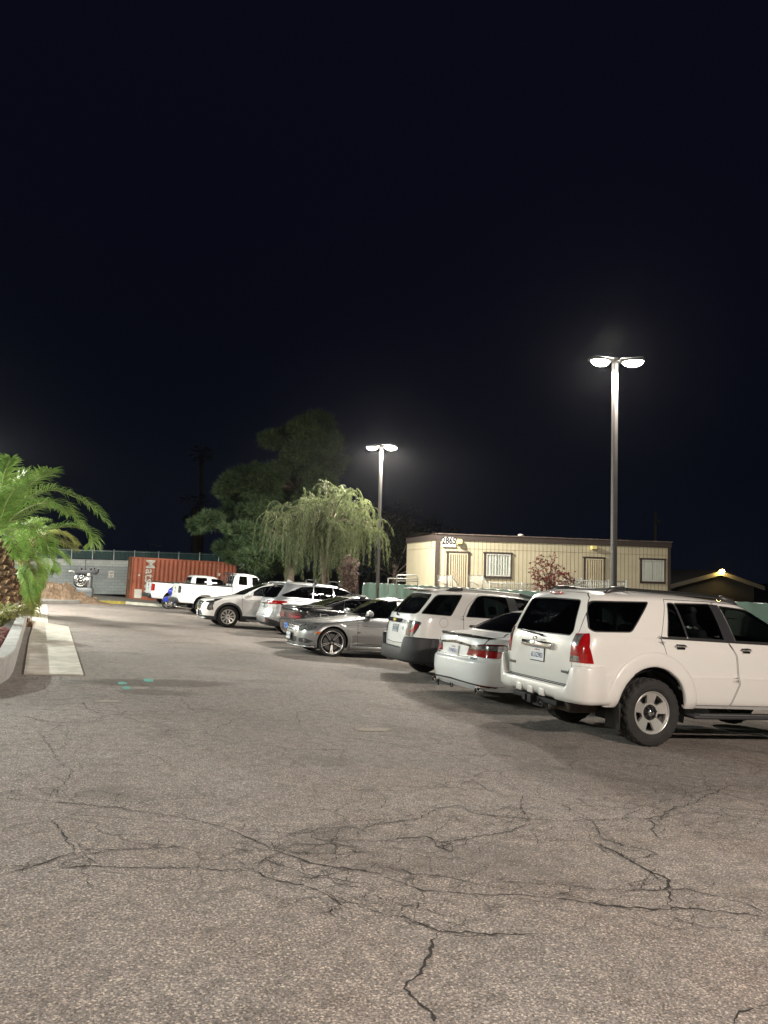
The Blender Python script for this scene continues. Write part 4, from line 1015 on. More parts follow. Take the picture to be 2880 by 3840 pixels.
# ------------------------------------------------------------------ white compact SUV, nose out
def compact_suv():
    M = car_matrix(22, (852, 2353), .92, xax=2.78, rev=True)
    root = thing('parked_suv', 'white compact SUV parked nose out with tall L-shaped headlights and ten-spoke wheels', 'suv', M, 'vehicles parked in a row along the lot')
    rows = [(.25,-.85,.22,3.5,.86,.6,3.5,.8,3.4,0), (.35,-.9,.3,3.63,.915,.6,3.5,.9,3.3,0), (.5,-.92,.47,3.69,.938,.6,3.5,.95,3.2,0), (.7,-.92,.66,3.69,.94,.6,3.5,.95,3.2,0), (.9,-.9,.84,3.63,.932,.6,3.5,.95,3.1,0),
            (1.0,-.88,.92,3.52,.92,.6,3.5,.9,3.1,0), (1.08,-.85,1.0,3.15,.90,.6,3.4,.8,3,0), (1.14,-.82,1.08,2.75,.88,.6,3.4,.65,3,0), (1.18,-.8,1.13,2.52,.858,.6,3.2,.55,3,0), (1.36,-.65,1.36,2.08,.79,.6,3.2,.45,2.8,0),
            (1.54,-.48,1.54,1.66,.72,.5,3,.4,2.8,0), (1.62,-.35,1.62,1.42,.66,.45,3,.36,2.8,.01), (1.66,-.25,1.66,1.25,.5,.4,3,.32,2.8,.015), (1.68,-.2,1.68,1.15,.25,.4,3,.3,2.8,.018), (1.685,-.18,1.685,1.13,0,.4,3,.3,2.8,.018)]
    B = Body(rows, flares=[(0, .38, .41, .01, .12), (2.78, .38, .41, .012, .12)], creases=[(.95, .05, .010, -.6, 3.2), (.5, .05, -.010, .5, 2.2)])
    S = door('rd', [(.45,1.58),(.2,1.2),(.25,.8),(.42,.5),(.46,.42),(1.18,.42),(1.22,.8),(1.18,1.15),(1.1,1.62)], WHITE3)
    S += door('fd', [(1.11,1.62),(1.19,1.15),(1.23,.8),(1.19,.42),(2.27,.42),(2.34,.8),(2.36,1.12),(2.1,1.27),(1.68,1.535)], WHITE3)
    S += win('w2', [(.0,1.40),(-.2,1.22),(1.12,1.17),(1.05,1.57),(.5,1.55)], GL_DARK, r=.04, slot=4)
    S += win('w4', [(1.17,1.165),(1.12,1.57),(1.42,1.55),(1.68,1.48),(2.17,1.155)], GL_DARK, r=[.02,.02,.1,.1,.03], slot=4)
    S += zone('cladf', [('st',1.0,0.0),('st',.62,0.0),('s',2.32,.42),('s',3.0,.37),('s',3.25,.36),('f',.80,.36),('f',0,.36)], 3)
    S += zone('archf', [(2.78+.49*math.cos(R(a)), .38+.49*math.sin(R(a))) for a in range(-15, 196, 10)], 3)
    S += zone('archr', [(.49*math.cos(R(a)), .38+.49*math.sin(R(a))) for a in range(-15, 196, 10)], 3)
    S += zone('sill', [(.45,.43),(2.32,.43),(2.32,.30),(.45,.30)], 3)
    S += [dict(k='gr', poly=[('f',0,.55),('f',.34,.56),('f',.50,.80),('f',.46,.845),('f',0,.855)], part='grille', m=SMOKE, c=1, off=.006)]
    S += zone('lg', [('f',0,.37),('f',.55,.37),('f',.46,.52),('f',0,.53)], 3, 'f')
    S += lamp('hl', [('f',.60,.86),('f',.55,.815),('f',.76,.80),('f',.74,.58),('f',.80,.545),('f',.88,.58),('s',3.33,.79),('s',3.28,.86),('s',2.98,1.0),('s',3.24,.955),('f',.80,.90)], SMOKE, 'headlight', off=.004)
    S += lamp('drl', [('f',.80,.57),('f',.82,.80),('f',.86,.80),('f',.865,.57)], CLEARL, 'running_light', off=.009)
    S += win('ws', [(0,1.14),(.66,1.15),(.73,1.18),(.60,1.54),(.55,1.60),(0,1.615)], GL_DARK, view='f', part='windscreen', c=True, r=.05)
    S += win('rw', [(0,1.15),(.66,1.16),(.60,1.5),(.5,1.57),(0,1.58)], GL_DARK, view='r', part='rear_window', c=True, r=.05)
    S += lamp('tl', [('r',.6,.8),('r',.62,1.1),('s',-.5,1.1),('s',-.55,.8)], RED)
    S += arches(B, [(0, .38, .42), (2.78, .38, .42)])
    build_body(root, B, S, [WHITE3, GAP, RUBBER, PLASTIC, CHROME], 1.0)
    p, n = B.at('f', 0, .44, .03); plate(root, p, n, '9FHM302', None)
    g = MB()
    for z in (.60, .66, .72, .78, .82):
        g.tube([B.at('f', y, z, .008, y < 0)[0] for y in np.linspace(-.42, .42, 9)], .008, 5, 0)
    g.build('grille_bar', [CHROME], root)
    k = MB(); k.tube([B.at('f', y, .29, .02, y < 0)[0] for y in np.linspace(-.66, .66, 15)], .022, 6, 0); k.build('skid_plate', [simple('silver skid', (.55, .55, .55), .3, metal=.7)], root)
    for sg in (-1, 1): k = MB(); k.box((1.45, sg*.90, .30), (1.35, .05, .05), 0, bev=.02); k.build('side_trim', [simple('silver skid', (.55, .55, .55), .3, metal=.7)], root)
    side_mirror(root, B, 2.10, 1.16, [WHITE3, WHITE3, CHROME], size=(.15, .24, .17))
    roof_rail(root, B, -.1, 1.35, .56, lambda x: 1.635-.03*max(0, x-.9), .035, [CHROME, CHROME], foot=.2)
    handle(root, B, 1.36, 1.0, False); handle(root, B, .32, 1.0, False)
    underbody(root, -.7, 3.4, .92, .22, (0, 2.78), .37, .24)
    for x in (0, 2.78):
        for sg in (-1, 1): make_wheel(root, x, sg*.80, .372, .24, .255, 'ten', rot=.16)
    seats(root, (.6, 1.55), .58)
    m = MB(); m.box((2.1, 0, 1.02), (.4, 1.3, .16), 0, bev=.06); m.build('dashboard', [CABIN], root)
    return root

# ------------------------------------------------------------------ pickup trucks
def pickup(M, label, big):
    root = thing('pickup_truck', label, 'pickup truck', M, 'vehicles parked in a row along the lot')
    if big:   wb, ro, fo, hw, rail, roof, xb, belt, wr = 3.6, 1.22, 1.0, 1.0, 1.36, 2.06, 1.20, 1.47, .40
    else:     wb, ro, fo, hw, rail, roof, xb, belt, wr = 3.66, 1.15, .95, .98, 1.30, 1.88, 0.86, 1.36, .39
    PM = WHITE2
    zb = .52 if big else .48
    bed = [(zb,-ro+.10,zb,xb,hw-.05,.12,8,.06,10,0), (zb+.08,-ro+.03,zb+.08,xb,hw-.012,.12,8,.06,10,0), (.80,-ro,.80,xb,hw,.12,8,.06,10,0), (.84,-ro,.84,xb,hw-.012,.12,8,.06,10,0), (1.1,-ro+.005,1.1,xb,hw-.005,.12,8,.06,10,0), (rail-.04,-ro+.01,rail-.04,xb,hw-.015,.12,8,.06,10,0),
           (rail,-ro+.03,rail,xb-.01,hw-.035,.12,8,.06,10,0), (rail+.003,-ro+.06,rail+.003,xb-.02,hw-.09,.10,8,.06,10,0), (rail-.03,-ro+.075,rail-.03,xb-.03,hw-.11,.10,8,.06,10,0), (.85,-ro+.08,.85,xb-.04,hw-.12,.10,8,.06,10,0), (.82,-ro+.10,.82,xb-.05,hw-.3,.10,8,.06,10,0), (.815,-ro+.3,.815,xb-.3,.0,.10,8,.06,10,0)]
    B = Body(bed, flares=[(.0, .44, .50, .03, .16)], tmax=5.5)
    S = [dict(k='tgg', poly=[('r',0,zb+.2),('r',hw-.20,zb+.2),('r',hw-.20,rail-.02),('r',0,rail-.02)], m=1),
         dict(k='tg', poly=[('r',0,zb+.207),('r',hw-.207,zb+.207),('r',hw-.207,rail-.025),('r',0,rail-.025)], part='tailgate', m=PM, c=1)]
    if big: S += lamp('tl', [('r',hw-.185,.94),('r',hw-.185,1.28),('r',hw-.06,1.28),('s',-ro+.09,1.26),('s',-ro+.12,1.18),('s',-ro+.10,.96)], SMOKE, off=.006)
    else: S += lamp('tl', [('r',hw-.185,.86),('r',hw-.185,1.24),('r',hw-.05,1.24),('s',-ro+.16,1.22),('s',-ro+.16,.88)], RED, off=.006)
    S += arches(B, [(0, .44, .52)])
    build_body(root, B, S, [PM, GAP, RUBBER, PLASTIC, CHROME], .8, liner=False)
    nose = wb+fo; hz = belt-.20
    cab = [(zb,xb+.03,zb-.05,nose-.10,hw-.06,.05,10,.5,4,0), (zb+.1,xb+.02,zb+.05,nose,hw-.02,.05,10,.5,4,0), (.80,xb+.02,.80,nose,hw,.05,10,.5,4,0), (.84,xb+.02,.84,nose,hw-.012,.05,10,.5,4,0), (1.1,xb+.02,1.05,nose-.02,hw-.01,.05,10,.5,4,0),
           (belt-.14,xb+.03,hz-.02,nose-.06,hw-.02,.06,9,.5,4,0), (belt-.06,xb+.03,hz+.03,nose-.5,hw-.035,.08,8,.5,3.5,0), (belt,xb+.035,hz+.13,nose-1.25,hw-.06,.10,7,.4,3.5,0), (belt+.05,xb+.045,hz+.20,nose-1.45,hw-.085,.12,6,.35,3.2,0), ((belt+roof)/2+.05,xb+.09,(belt+roof)/2+.02,nose-1.85,hw-.15,.16,5,.32,3,0),
           (roof-.10,xb+.15,roof-.10,nose-2.15,hw-.22,.18,4.5,.3,3,0), (roof-.04,xb+.2,roof-.04,nose-2.28,hw-.30,.2,4,.28,3,.01), (roof-.005,xb+.28,roof-.005,nose-2.42,.4,.25,3.5,.25,3,.015), (roof,xb+.3,roof,nose-2.46,0,.25,3,.25,3,.016)]
    C = Body(cab, flares=[(wb, .44, .50, .03, .16)])
    zt = roof-.13; xm = xb+.80 if big else xb+1.02; xf = nose-2.05
    S = door('rd', [(xb+.20,roof-.09),(xb+.16,belt),(xb+.16,zb+.04),(xm,zb+.04),(xm+.04,belt),(xm,roof-.08)], PM)
    S += door('fd', [(xm+.01,roof-.08),(xm+.05,belt),(xm+.01,zb+.04),(nose-1.75,zb+.04),(nose-1.55,belt-.1),(nose-1.58,belt+.03),(nose-2.12,roof-.12)], PM)
    S += win('w2', [(xb+.30,zt),(xb+.27,belt+.05),(xm-.10,belt+.04),(xm-.13,zt+.005)], GL_DARK, r=.07 if not big else .04)
    S += win('w4', [(xm+.10,zt),(xm+.13,belt+.04),(nose-1.68,belt+.04),(nose-1.95,(belt+roof)/2+.10),(nose-2.2,zt-.01)], GL_MID if big else GL_DARK, r=.05)
    S += win('rw', [(0,belt+.06),(hw-.30,belt+.06),(hw-.36,roof-.14),(0,roof-.13)], GL_MID if big else GL_DARK, view='r', part='rear_window', c=True, r=.05)
    S += win('ws', [(0,belt+.02),(hw-.22,belt+.03),(hw-.34,roof-.12),(0,roof-.09)], GL_CLEAR, view='f', part='windscreen', c=True, r=.05)
    S += [dict(k='gr', poly=[('f',0,.82),('f',.55,.82),('f',.58,1.08),('f',0,1.1)], part='grille', m=CHROME, c=1)]
    S += lamp('hl', [('f',.62,.84),('f',.62,1.06),('f',.88,1.05),('f',.88,.84)], CLEARL, 'headlight')
    S += arches(C, [(wb, .44, .52)])
    build_body(root, C, S, [PM, GAP, RUBBER, PLASTIC, CHROME], .8)
    m = MB(); m.box((-ro-.06, 0, .60), (.18, 1.9*hw*.98, .19), 0, bev=.03); m.box((-ro-.06, 0, .70), (.14, 1.2, .02), 1); m.build('bumper', [simple('dark step bumper', (.03, .032, .035), .35, metal=.3), PLASTIC], root)
    for y, zq in ((0, 1.16), (0, .98)):
        b = MB(); b.lathe([(.001, -.012), (.055, -.01), (.06, 0)], 18, 0, axis='y'); b.build('tailgate_handle' if zq > 1.1 else 'emblem', [RIMBLK if zq > 1.1 else CHROME], root, frame_at(Vector((-ro-.006, y, zq)), Vector((-1, 0, 0))))
    if big:
        m = MB()
        for sg in (-1, 1): m.box(((xb-ro)/2, sg*(hw-.07), rail+.035), (xb+ro-.05, .10, .06), 0, bev=.015)
        m.build('bed_rail', [simple('black bed rail', (.02, .02, .02), .5)], root)
        m = MB()
        for z in (rail+.06, roof-.02): m.tube([(xb-.04, -hw+.1, z), (xb-.04, hw-.1, z)], .03, 8, 0)
        for y in (-hw+.1, -.35, .35, hw-.1): m.tube([(xb-.04, y, rail), (xb-.04, y, roof-.02)], .025, 8, 0)
        m.build('headache_rack', [simple('black rack', (.02, .02, .02), .45)], root)
        m = MB(); m.tube([(-ro-.02, -.5, .34), (-ro+.3, -.5, .30), (-ro+.7, -.7, .28)], .04, 8, 0); m.build('exhaust', [CHROME], root)
    else:
        m = MB(); m.box((-.1, .2, rail-.02), (1.6, .9, .18), 0, bev=.06); m.box((.3, -.3, rail+.02), (.7, .5, .2), 0, bev=.05); m.build('bed_load', [simple('dark load', (.04, .035, .03), .85)], root)
    side_mirror(root, C, nose-1.66, belt+.02, [PM, PLASTIC, CHROME], size=(.12, .22, .26))
    handle(root, C, xm+.22, belt-.13, True, not big)
    underbody(root, -ro+.15, nose-.3, hw-.01, .42, (0, wb), wr, .27)
    for x in (0, wb):
        for sg in (-1, 1): make_wheel(root, x, sg*(hw-.14), wr, .265, .225, 'seven', tread=1)
    seats(root, (xb+.62, xm+.75), .92, back=.62)
    m = MB(); m.box((nose-1.75, 0, belt-.16), (.4, 1.5, .2), 0, bev=.06); m.build('dashboard', [CABIN], root)
    return root

def motorcycle():
    """blue sport motorcycle standing between the two pickups, front wheel to the aisle"""
    M = car_matrix(24, (681, 2288), 0.0)
    root = thing('motorcycle', 'blue sport motorcycle with red and white fairing graphics between the two white pickups', 'motorcycle', M @ Matrix.Rotation(PI, 4, 'Z') @ Matrix.Rotation(R(6), 4, 'X'))
    def wheel(x):
        w = MB(); w.lathe([(.235, -.04), (.28, -.055), (.31, -.04), (.315, 0), (.31, .04), (.28, .055), (.235, .04)], 40, 0, Matrix.Translation((x, 0, .315)), axis='y')
        w.build('wheel', [TYRE], root)
        r = MB(); r.lathe([(.235, -.035), (.225, 0), (.235, .035)], 32, 0, Matrix.Translation((x, 0, .315)), axis='y')
        for k in range(5):
            a = 2*PI*k/5+.3; r.tube([(x, 0, .315), (x+.23*math.cos(a), 0, .315+.23*math.sin(a))], .016, 6, 0)
        r.lathe([(.08, .045), (.15, .045), (.15, .05), (.08, .05)], 24, 1, Matrix.Translation((x, 0, .315)), axis='y'); r.build('rim', [ALLOY2, CHROME], root)
    wheel(.72); wheel(-.70)
    f = MB()
    for sg in (-1, 1): f.tube([(.72, sg*.09, .315), (.60, sg*.09, .62), (.46, sg*.09, .98)], [.03, .03, .024], 8, 0)
    f.build('fork', [simple('fork alloy', (.3, .3, .32), .3, metal=.9)], root)
    g = MB(); n = 15; vs = []; fs = []
    for i in range(n):
        a = R(20+130*i/(n-1)); r_ = .335
        for y in (-.065, -.04, 0, .04, .065): vs.append((.72+r_*math.cos(a)*(1-.0), y, .315+(r_-abs(y)*.5)*math.sin(a)))
    for i in range(n-1):
        for j in range(4): fs.append((5*i+j, 5*i+j+1, 5*i+j+6, 5*i+j+5))
    g.add(vs, fs, 0, True)
    for sg in (-1, 1): g.prism([(.98, .36), (.95, .55), (.80, .64), (.60, .62), (.50, .50), (.62, .42)], sg*.065-.006, sg*.065+.006, 0)
    g.build('mudguard', [BLUEP], root)
    b = MB(); bm = bmesh.new(); bmesh.ops.create_uvsphere(bm, u_segments=24, v_segments=16, radius=1)
    for v in bm.verts: v.co = Vector((v.co.x*.40+.25, v.co.y*(.24-.06*v.co.x), v.co.z*.38+.68))
    b.bm(bm, 0); bm = bmesh.new(); bmesh.ops.create_uvsphere(bm, u_segments=24, v_segments=16, radius=1)
    for v in bm.verts: v.co = Vector((v.co.x*.24+.54, v.co.y*.22, v.co.z*.20+.92))
    b.bm(bm, 0)
    bm = bmesh.new(); bmesh.ops.create_uvsphere(bm, u_segments=20, v_segments=12, radius=1)
    for v in bm.verts: v.co = Vector((v.co.x*.34-.05, v.co.y*.17, v.co.z*.16+.88))
    b.bm(bm, 0); b.build('fairing', [BLUEP], root)
    d = MB()
    for sg in (-1, 1):
        for k, (x, z, w, h) in enumerate([(.38, .84, .16, .05), (.30, .76, .20, .05), (.40, .68, .13, .05), (.28, .60, .16, .04)]):
            y = .24*math.sqrt(max(.05, 1-((x-.25)/.4)**2-((z-.68)/.38)**2))*(1-.12)+.012
            d.box((x, sg*y, z), (w, .012, h), k % 2, Matrix.Identity(4), bev=.004)
    d.build('fairing_graphic', [simple('red decal', (.6, .04, .05), .3), simple('white decal', (.8, .8, .8), .3)], root)
    s = MB(); s.prism([(.74, .98), (.60, 1.16), (.48, 1.22), (.50, 1.12), (.62, .98)], -.13, .13, 0); s.build('windscreen', [GL_MID], root)
    h = MB(); h.lathe([(.001, .02), (.07, .02), (.08, -.02)], 16, 0, Matrix.Translation((.765, 0, .90)) @ Matrix.Rotation(-PI/2, 4, 'Z'), axis='y'); h.build('headlight', [CLEARL], root)
    e = MB(); e.box((.05, 0, .45), (.5, .34, .40), 0, bev=.08); e.tube([(.2, -.2, .3), (-.3, -.2, .25), (-.85, -.2, .50)], [.03, .03, .05], 8, 1); e.build('engine', [DARK, CHROME], root)
    t = MB(); t.box((-.35, 0, .86), (.5, .26, .09), 0, bev=.04); t.prism([(-.5, .84), (-.95, 1.0), (-.95, 1.06), (-.45, .94)], -.10, .10, 1); t.build('saddle', [RUBBER, BLUEP], root)
    k = MB(); k.tube([(.44, -.34, 1.02), (.48, 0, 1.0), (.44, .34, 1.02)], .014, 6, 0)
    for sg in (-1, 1): k.tube([(.52, sg*.2, 1.02), (.50, sg*.34, 1.14)], .007, 5, 0); k.box((.50, sg*.36, 1.16), (.03, .12, .06), 0, bev=.01)
    k.build('handlebar', [RUBBER], root)
    return root
# ------------------------------------------------------------------ ground
def asphalt_mat():
    t = NT('worn asphalt'); c = t.coord('Object')
    big = t.noise(c, .22, 5, .6); mid = t.noise(c, 1.3, 5, .6); fine = t.noise(c, 85, 5, .72)
    vor = t.n('ShaderNodeTexVoronoi'); vor.inputs['Scale'].default_value = 125; t.l(c, vor.inputs['Vector'])
    base = t.ramp(big.outputs['Fac'], [(.32, (.088, .085, .081)), (.5, (.136, .130, .124)), (.68, (.172, .164, .155))])
    m = t.mix(t.ramp(mid.outputs['Fac'], [(.35, (0, 0, 0)), (.7, (1, 1, 1))]), base, (.130, .118, .109))
    ag = t.ramp(t.n('ShaderNodeSeparateColor').outputs[0], [(0, (0, 0, 0)), (1, (1, 1, 1))]) if False else vor.outputs['Color']
    sep = t.n('ShaderNodeSeparateColor'); t.l(vor.outputs['Color'], sep.inputs[0])
    peb = t.ramp(sep.outputs[0], [(0, (.30, .28, .26)), (.5, (.48, .47, .46)), (.80, (.62, .60, .57)), (.95, (1.25, 1.18, 1.05))])
    m = t.mix(.85, m, t.mix(1.0, m, peb, 'MULTIPLY')) ; 
    m = t.mix(1.0, m, (2.75, 2.68, 2.74), 'MULTIPLY')
    sp = t.ramp(fine.outputs['Fac'], [(.38, (.38, .37, .36)), (.5, (1, 1, 1)), (.62, (1.65, 1.6, 1.52))])
    m = t.mix(.9, m, t.mix(1.0, m, sp, 'MULTIPLY'))
    mt = t.ramp(t.noise(c, 9, 4, .7).outputs['Fac'], [(.36, (.78, .77, .76)), (.5, (1, 1, 1)), (.66, (1.18, 1.17, 1.15))]); m = t.mix(1., m, mt, 'MULTIPLY')
    # oil stains and damp drips, with a shape of their own
    st = t.noise(c, .75, 3, .5, 1.2); stn = t.ramp(st.outputs['Fac'], [(.57, (0, 0, 0)), (.70, (1, 1, 1))])
    m = t.mix(t.math('MULTIPLY', stn, .42), m, (.075, .062, .052))
    # long darker patches running out from the foot of the path
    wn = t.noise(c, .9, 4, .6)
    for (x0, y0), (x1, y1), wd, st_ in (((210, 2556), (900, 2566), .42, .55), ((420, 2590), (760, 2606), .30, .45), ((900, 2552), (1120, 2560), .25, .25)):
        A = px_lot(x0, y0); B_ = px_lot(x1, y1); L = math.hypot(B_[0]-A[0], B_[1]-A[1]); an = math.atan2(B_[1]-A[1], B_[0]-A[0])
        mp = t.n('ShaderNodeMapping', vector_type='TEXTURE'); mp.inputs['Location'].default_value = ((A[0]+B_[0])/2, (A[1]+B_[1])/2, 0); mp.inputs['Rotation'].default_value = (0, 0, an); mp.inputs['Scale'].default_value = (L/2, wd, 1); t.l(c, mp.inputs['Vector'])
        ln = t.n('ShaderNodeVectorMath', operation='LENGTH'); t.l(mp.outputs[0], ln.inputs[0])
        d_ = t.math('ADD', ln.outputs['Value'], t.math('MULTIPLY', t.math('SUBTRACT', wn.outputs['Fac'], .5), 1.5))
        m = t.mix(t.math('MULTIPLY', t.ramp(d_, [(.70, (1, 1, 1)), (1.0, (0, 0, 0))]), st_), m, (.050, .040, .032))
    # hairline cracking in the tired areas
    wv = t.noise(c, 2.5, 3); add = t.n('ShaderNodeVectorMath', operation='MULTIPLY_ADD'); t.l(wv.outputs['Color'], add.inputs[0]); add.inputs[1].default_value = (.35, .35, .35); t.l(c, add.inputs[2])
    v2 = t.n('ShaderNodeTexVoronoi', feature='DISTANCE_TO_EDGE'); v2.inputs['Scale'].default_value = .95; t.l(add.outputs[0], v2.inputs['Vector'])
    msk = t.ramp(t.noise(c, .16, 3).outputs['Fac'], [(.43, (0, 0, 0)), (.55, (1, 1, 1))])
    line = t.ramp(v2.outputs['Distance'], [(.003, (1, 1, 1)), (.008, (0, 0, 0))])
    m = t.mix(t.math('MULTIPLY', t.math('MULTIPLY', line, msk), .6), m, (.03, .026, .022))
    return t.bsdf(m, .88, spec=.3, bump=fine.outputs['Fac'], bstr=.55, bdist=.008)
CRACKS = [
 [(0,1),(200,580),(300,590),(400,600),(500,608),(600,625),(700,640),(800,652),(870,668),(950,690),(1020,717),(1080,745),(1150,775),(1200,800)],
 [(0,0),(1020,717),(1100,712),(1180,714),(1270,720),(1340,715),(1370,700),(1480,696),(1580,695),(1640,675),(1659,668)], [(0,0),(1340,715),(1345,740),(1400,752),(1500,752),(1659,752)],
 [(0,0),(1200,800),(1210,785),(1270,770),(1400,768),(1540,778)], [(0,0),(1200,800),(1290,808),(1400,806),(1480,812),(1560,800),(1659,804)],
 [(0,2),(1200,800),(1250,818),(1300,830),(1340,850),(1400,860),(1460,872),(1550,880),(1600,890),(1659,900)], [(0,1),(0,903),(60,885),(130,872),(200,845),(250,825),(310,806),(390,808),(450,795),(500,790),(560,790),(700,785),(760,778)],
 [(0,2),(210,655),(250,690),(270,720),(285,750),(320,790),(312,806)], [(0,1),(200,868),(300,868),(390,862),(500,868),(600,870),(700,872),(830,868),(950,882),(1090,873)], [(0,0),(390,862),(380,840),(365,815)],
 [(0,0),(1090,873),(1095,855),(1140,838),(1240,865),(1290,878),(1310,895),(1360,908),(1420,905),(1445,895),(1450,878)], [(0,1),(1090,873),(1110,888),(1160,915),(1220,932),(1300,945),(1370,965),(1420,990),(1460,1015),(1475,1030),(1475,1050),(1420,1060),(1340,1072)],
 [(0,0),(1420,905),(1450,940),(1520,952),(1620,965)], [(0,0),(1460,1015),(1550,1030),(1659,1026)], [(0,1),(1550,1038),(1659,1068)], [(0,1),(360,150),(370,180),(410,195),(450,205),(600,212),(750,228)],
 [(0,1),(0,205),(100,215),(200,240),(260,243),(340,237),(400,235),(440,222),(450,205)], [(0,0),(260,243),(220,275),(160,285),(190,320),(0,310)], [(0,0),(190,320),(220,360),(240,400),(270,430),(310,445),(260,520),(220,560),(200,580)], [(0,0),(0,550),(90,535),(180,528),(260,520)], [(0,0),(1280,195),(1290,230),(1285,250),(1300,262)],
 [(1,1),(0,670),(70,668),(150,660),(190,640),(220,620),(270,608),(330,600),(350,612),(380,630),(420,640),(500,650),(600,655),(650,662),(730,665),(850,663),(950,660),(1050,655),(1150,655),(1200,645),(1240,620),(1300,600),(1350,585),(1390,555),(1440,540),(1490,515),(1580,516),(1659,518)],
 [(1,1),(0,752),(100,740),(180,735),(240,760),(300,755),(380,735),(450,728),(540,715),(600,690),(650,680),(720,672)], [(1,0),(600,655),(605,630),(590,600),(600,560),(680,568),(770,595),(900,600),(1000,607),(1060,615),(1110,635),(1150,655)],
 [(1,1),(770,595),(800,620),(840,650),(900,668),(920,700),(930,735),(960,750),(1050,775),(1130,790),(1180,810),(1100,828),(1050,830)], [(1,1),(1150,655),(1170,680),(1160,710),(1190,740),(1195,750)],
 [(1,2),(900,765),(960,785),(1000,800),(1040,825),(1080,850),(1120,870),(1150,890),(1210,905),(1225,935),(1215,960),(1240,985),(1225,1030),(1245,1040)],
 [(1,2),(0,912),(60,930),(120,950),(180,972),(280,975),(380,985),(470,990),(560,985),(640,992),(720,998),(800,1008),(900,1022),(1000,1035),(1100,1042),(1180,1050),(1245,1040),(1330,1045),(1440,1058),(1560,1068),(1610,1078),(1659,1090)],
 [(1,1),(0,860),(60,875),(130,900),(250,905),(340,925),(400,940),(470,955),(520,985)], [(1,0),(450,930),(560,930),(640,935),(740,938),(830,948),(900,960),(1000,963),(1100,965),(1215,965),(1300,958),(1350,975),(1420,990),(1500,1010),(1570,1028),(1630,1060),(1659,1075)],
 [(1,0),(1180,1050),(1260,1085),(1330,1112),(1430,1130),(1540,1138),(1659,1133)], [(1,1),(0,1080),(100,1085),(140,1105),(200,1130),(240,1145),(300,1150),(400,1152),(550,1160),(700,1160)],
 [(1,2),(240,1145),(230,1170),(210,1200),(205,1240),(180,1270),(165,1310),(140,1340),(95,1365),(85,1390),(110,1420),(150,1455),(200,1490),(220,1540),(235,1600)], [(1,0),(540,715),(570,735),(620,748),(700,750),(790,752),(870,745)],
 [(1,0),(1200,515),(1280,520),(1380,520),(1490,515),(1460,480)], [(1,0),(1240,715),(1340,718),(1500,722),(1659,720)], [(1,0),(1300,635),(1450,632),(1520,650),(1659,660)], [(1,1),(1700,1465),(1540,1490),(1520,1520),(1500,1560)],
 [(1,0),(1350,365),(1450,378),(1560,400),(1620,430),(1659,445)], [(1,0),(180,970),(175,1000),(150,1040),(140,1100)], [(1,0),(0,1030),(120,1035),(170,1025),(260,1030)], [(1,0),(200,730),(230,780),(290,800),(300,770)],
 [(0,0),(1130,60),(1280,30),(1420,75),(1560,68),(1659,90)], [(0,0),(1210,125),(1400,140),(1520,110),(1659,120)]]
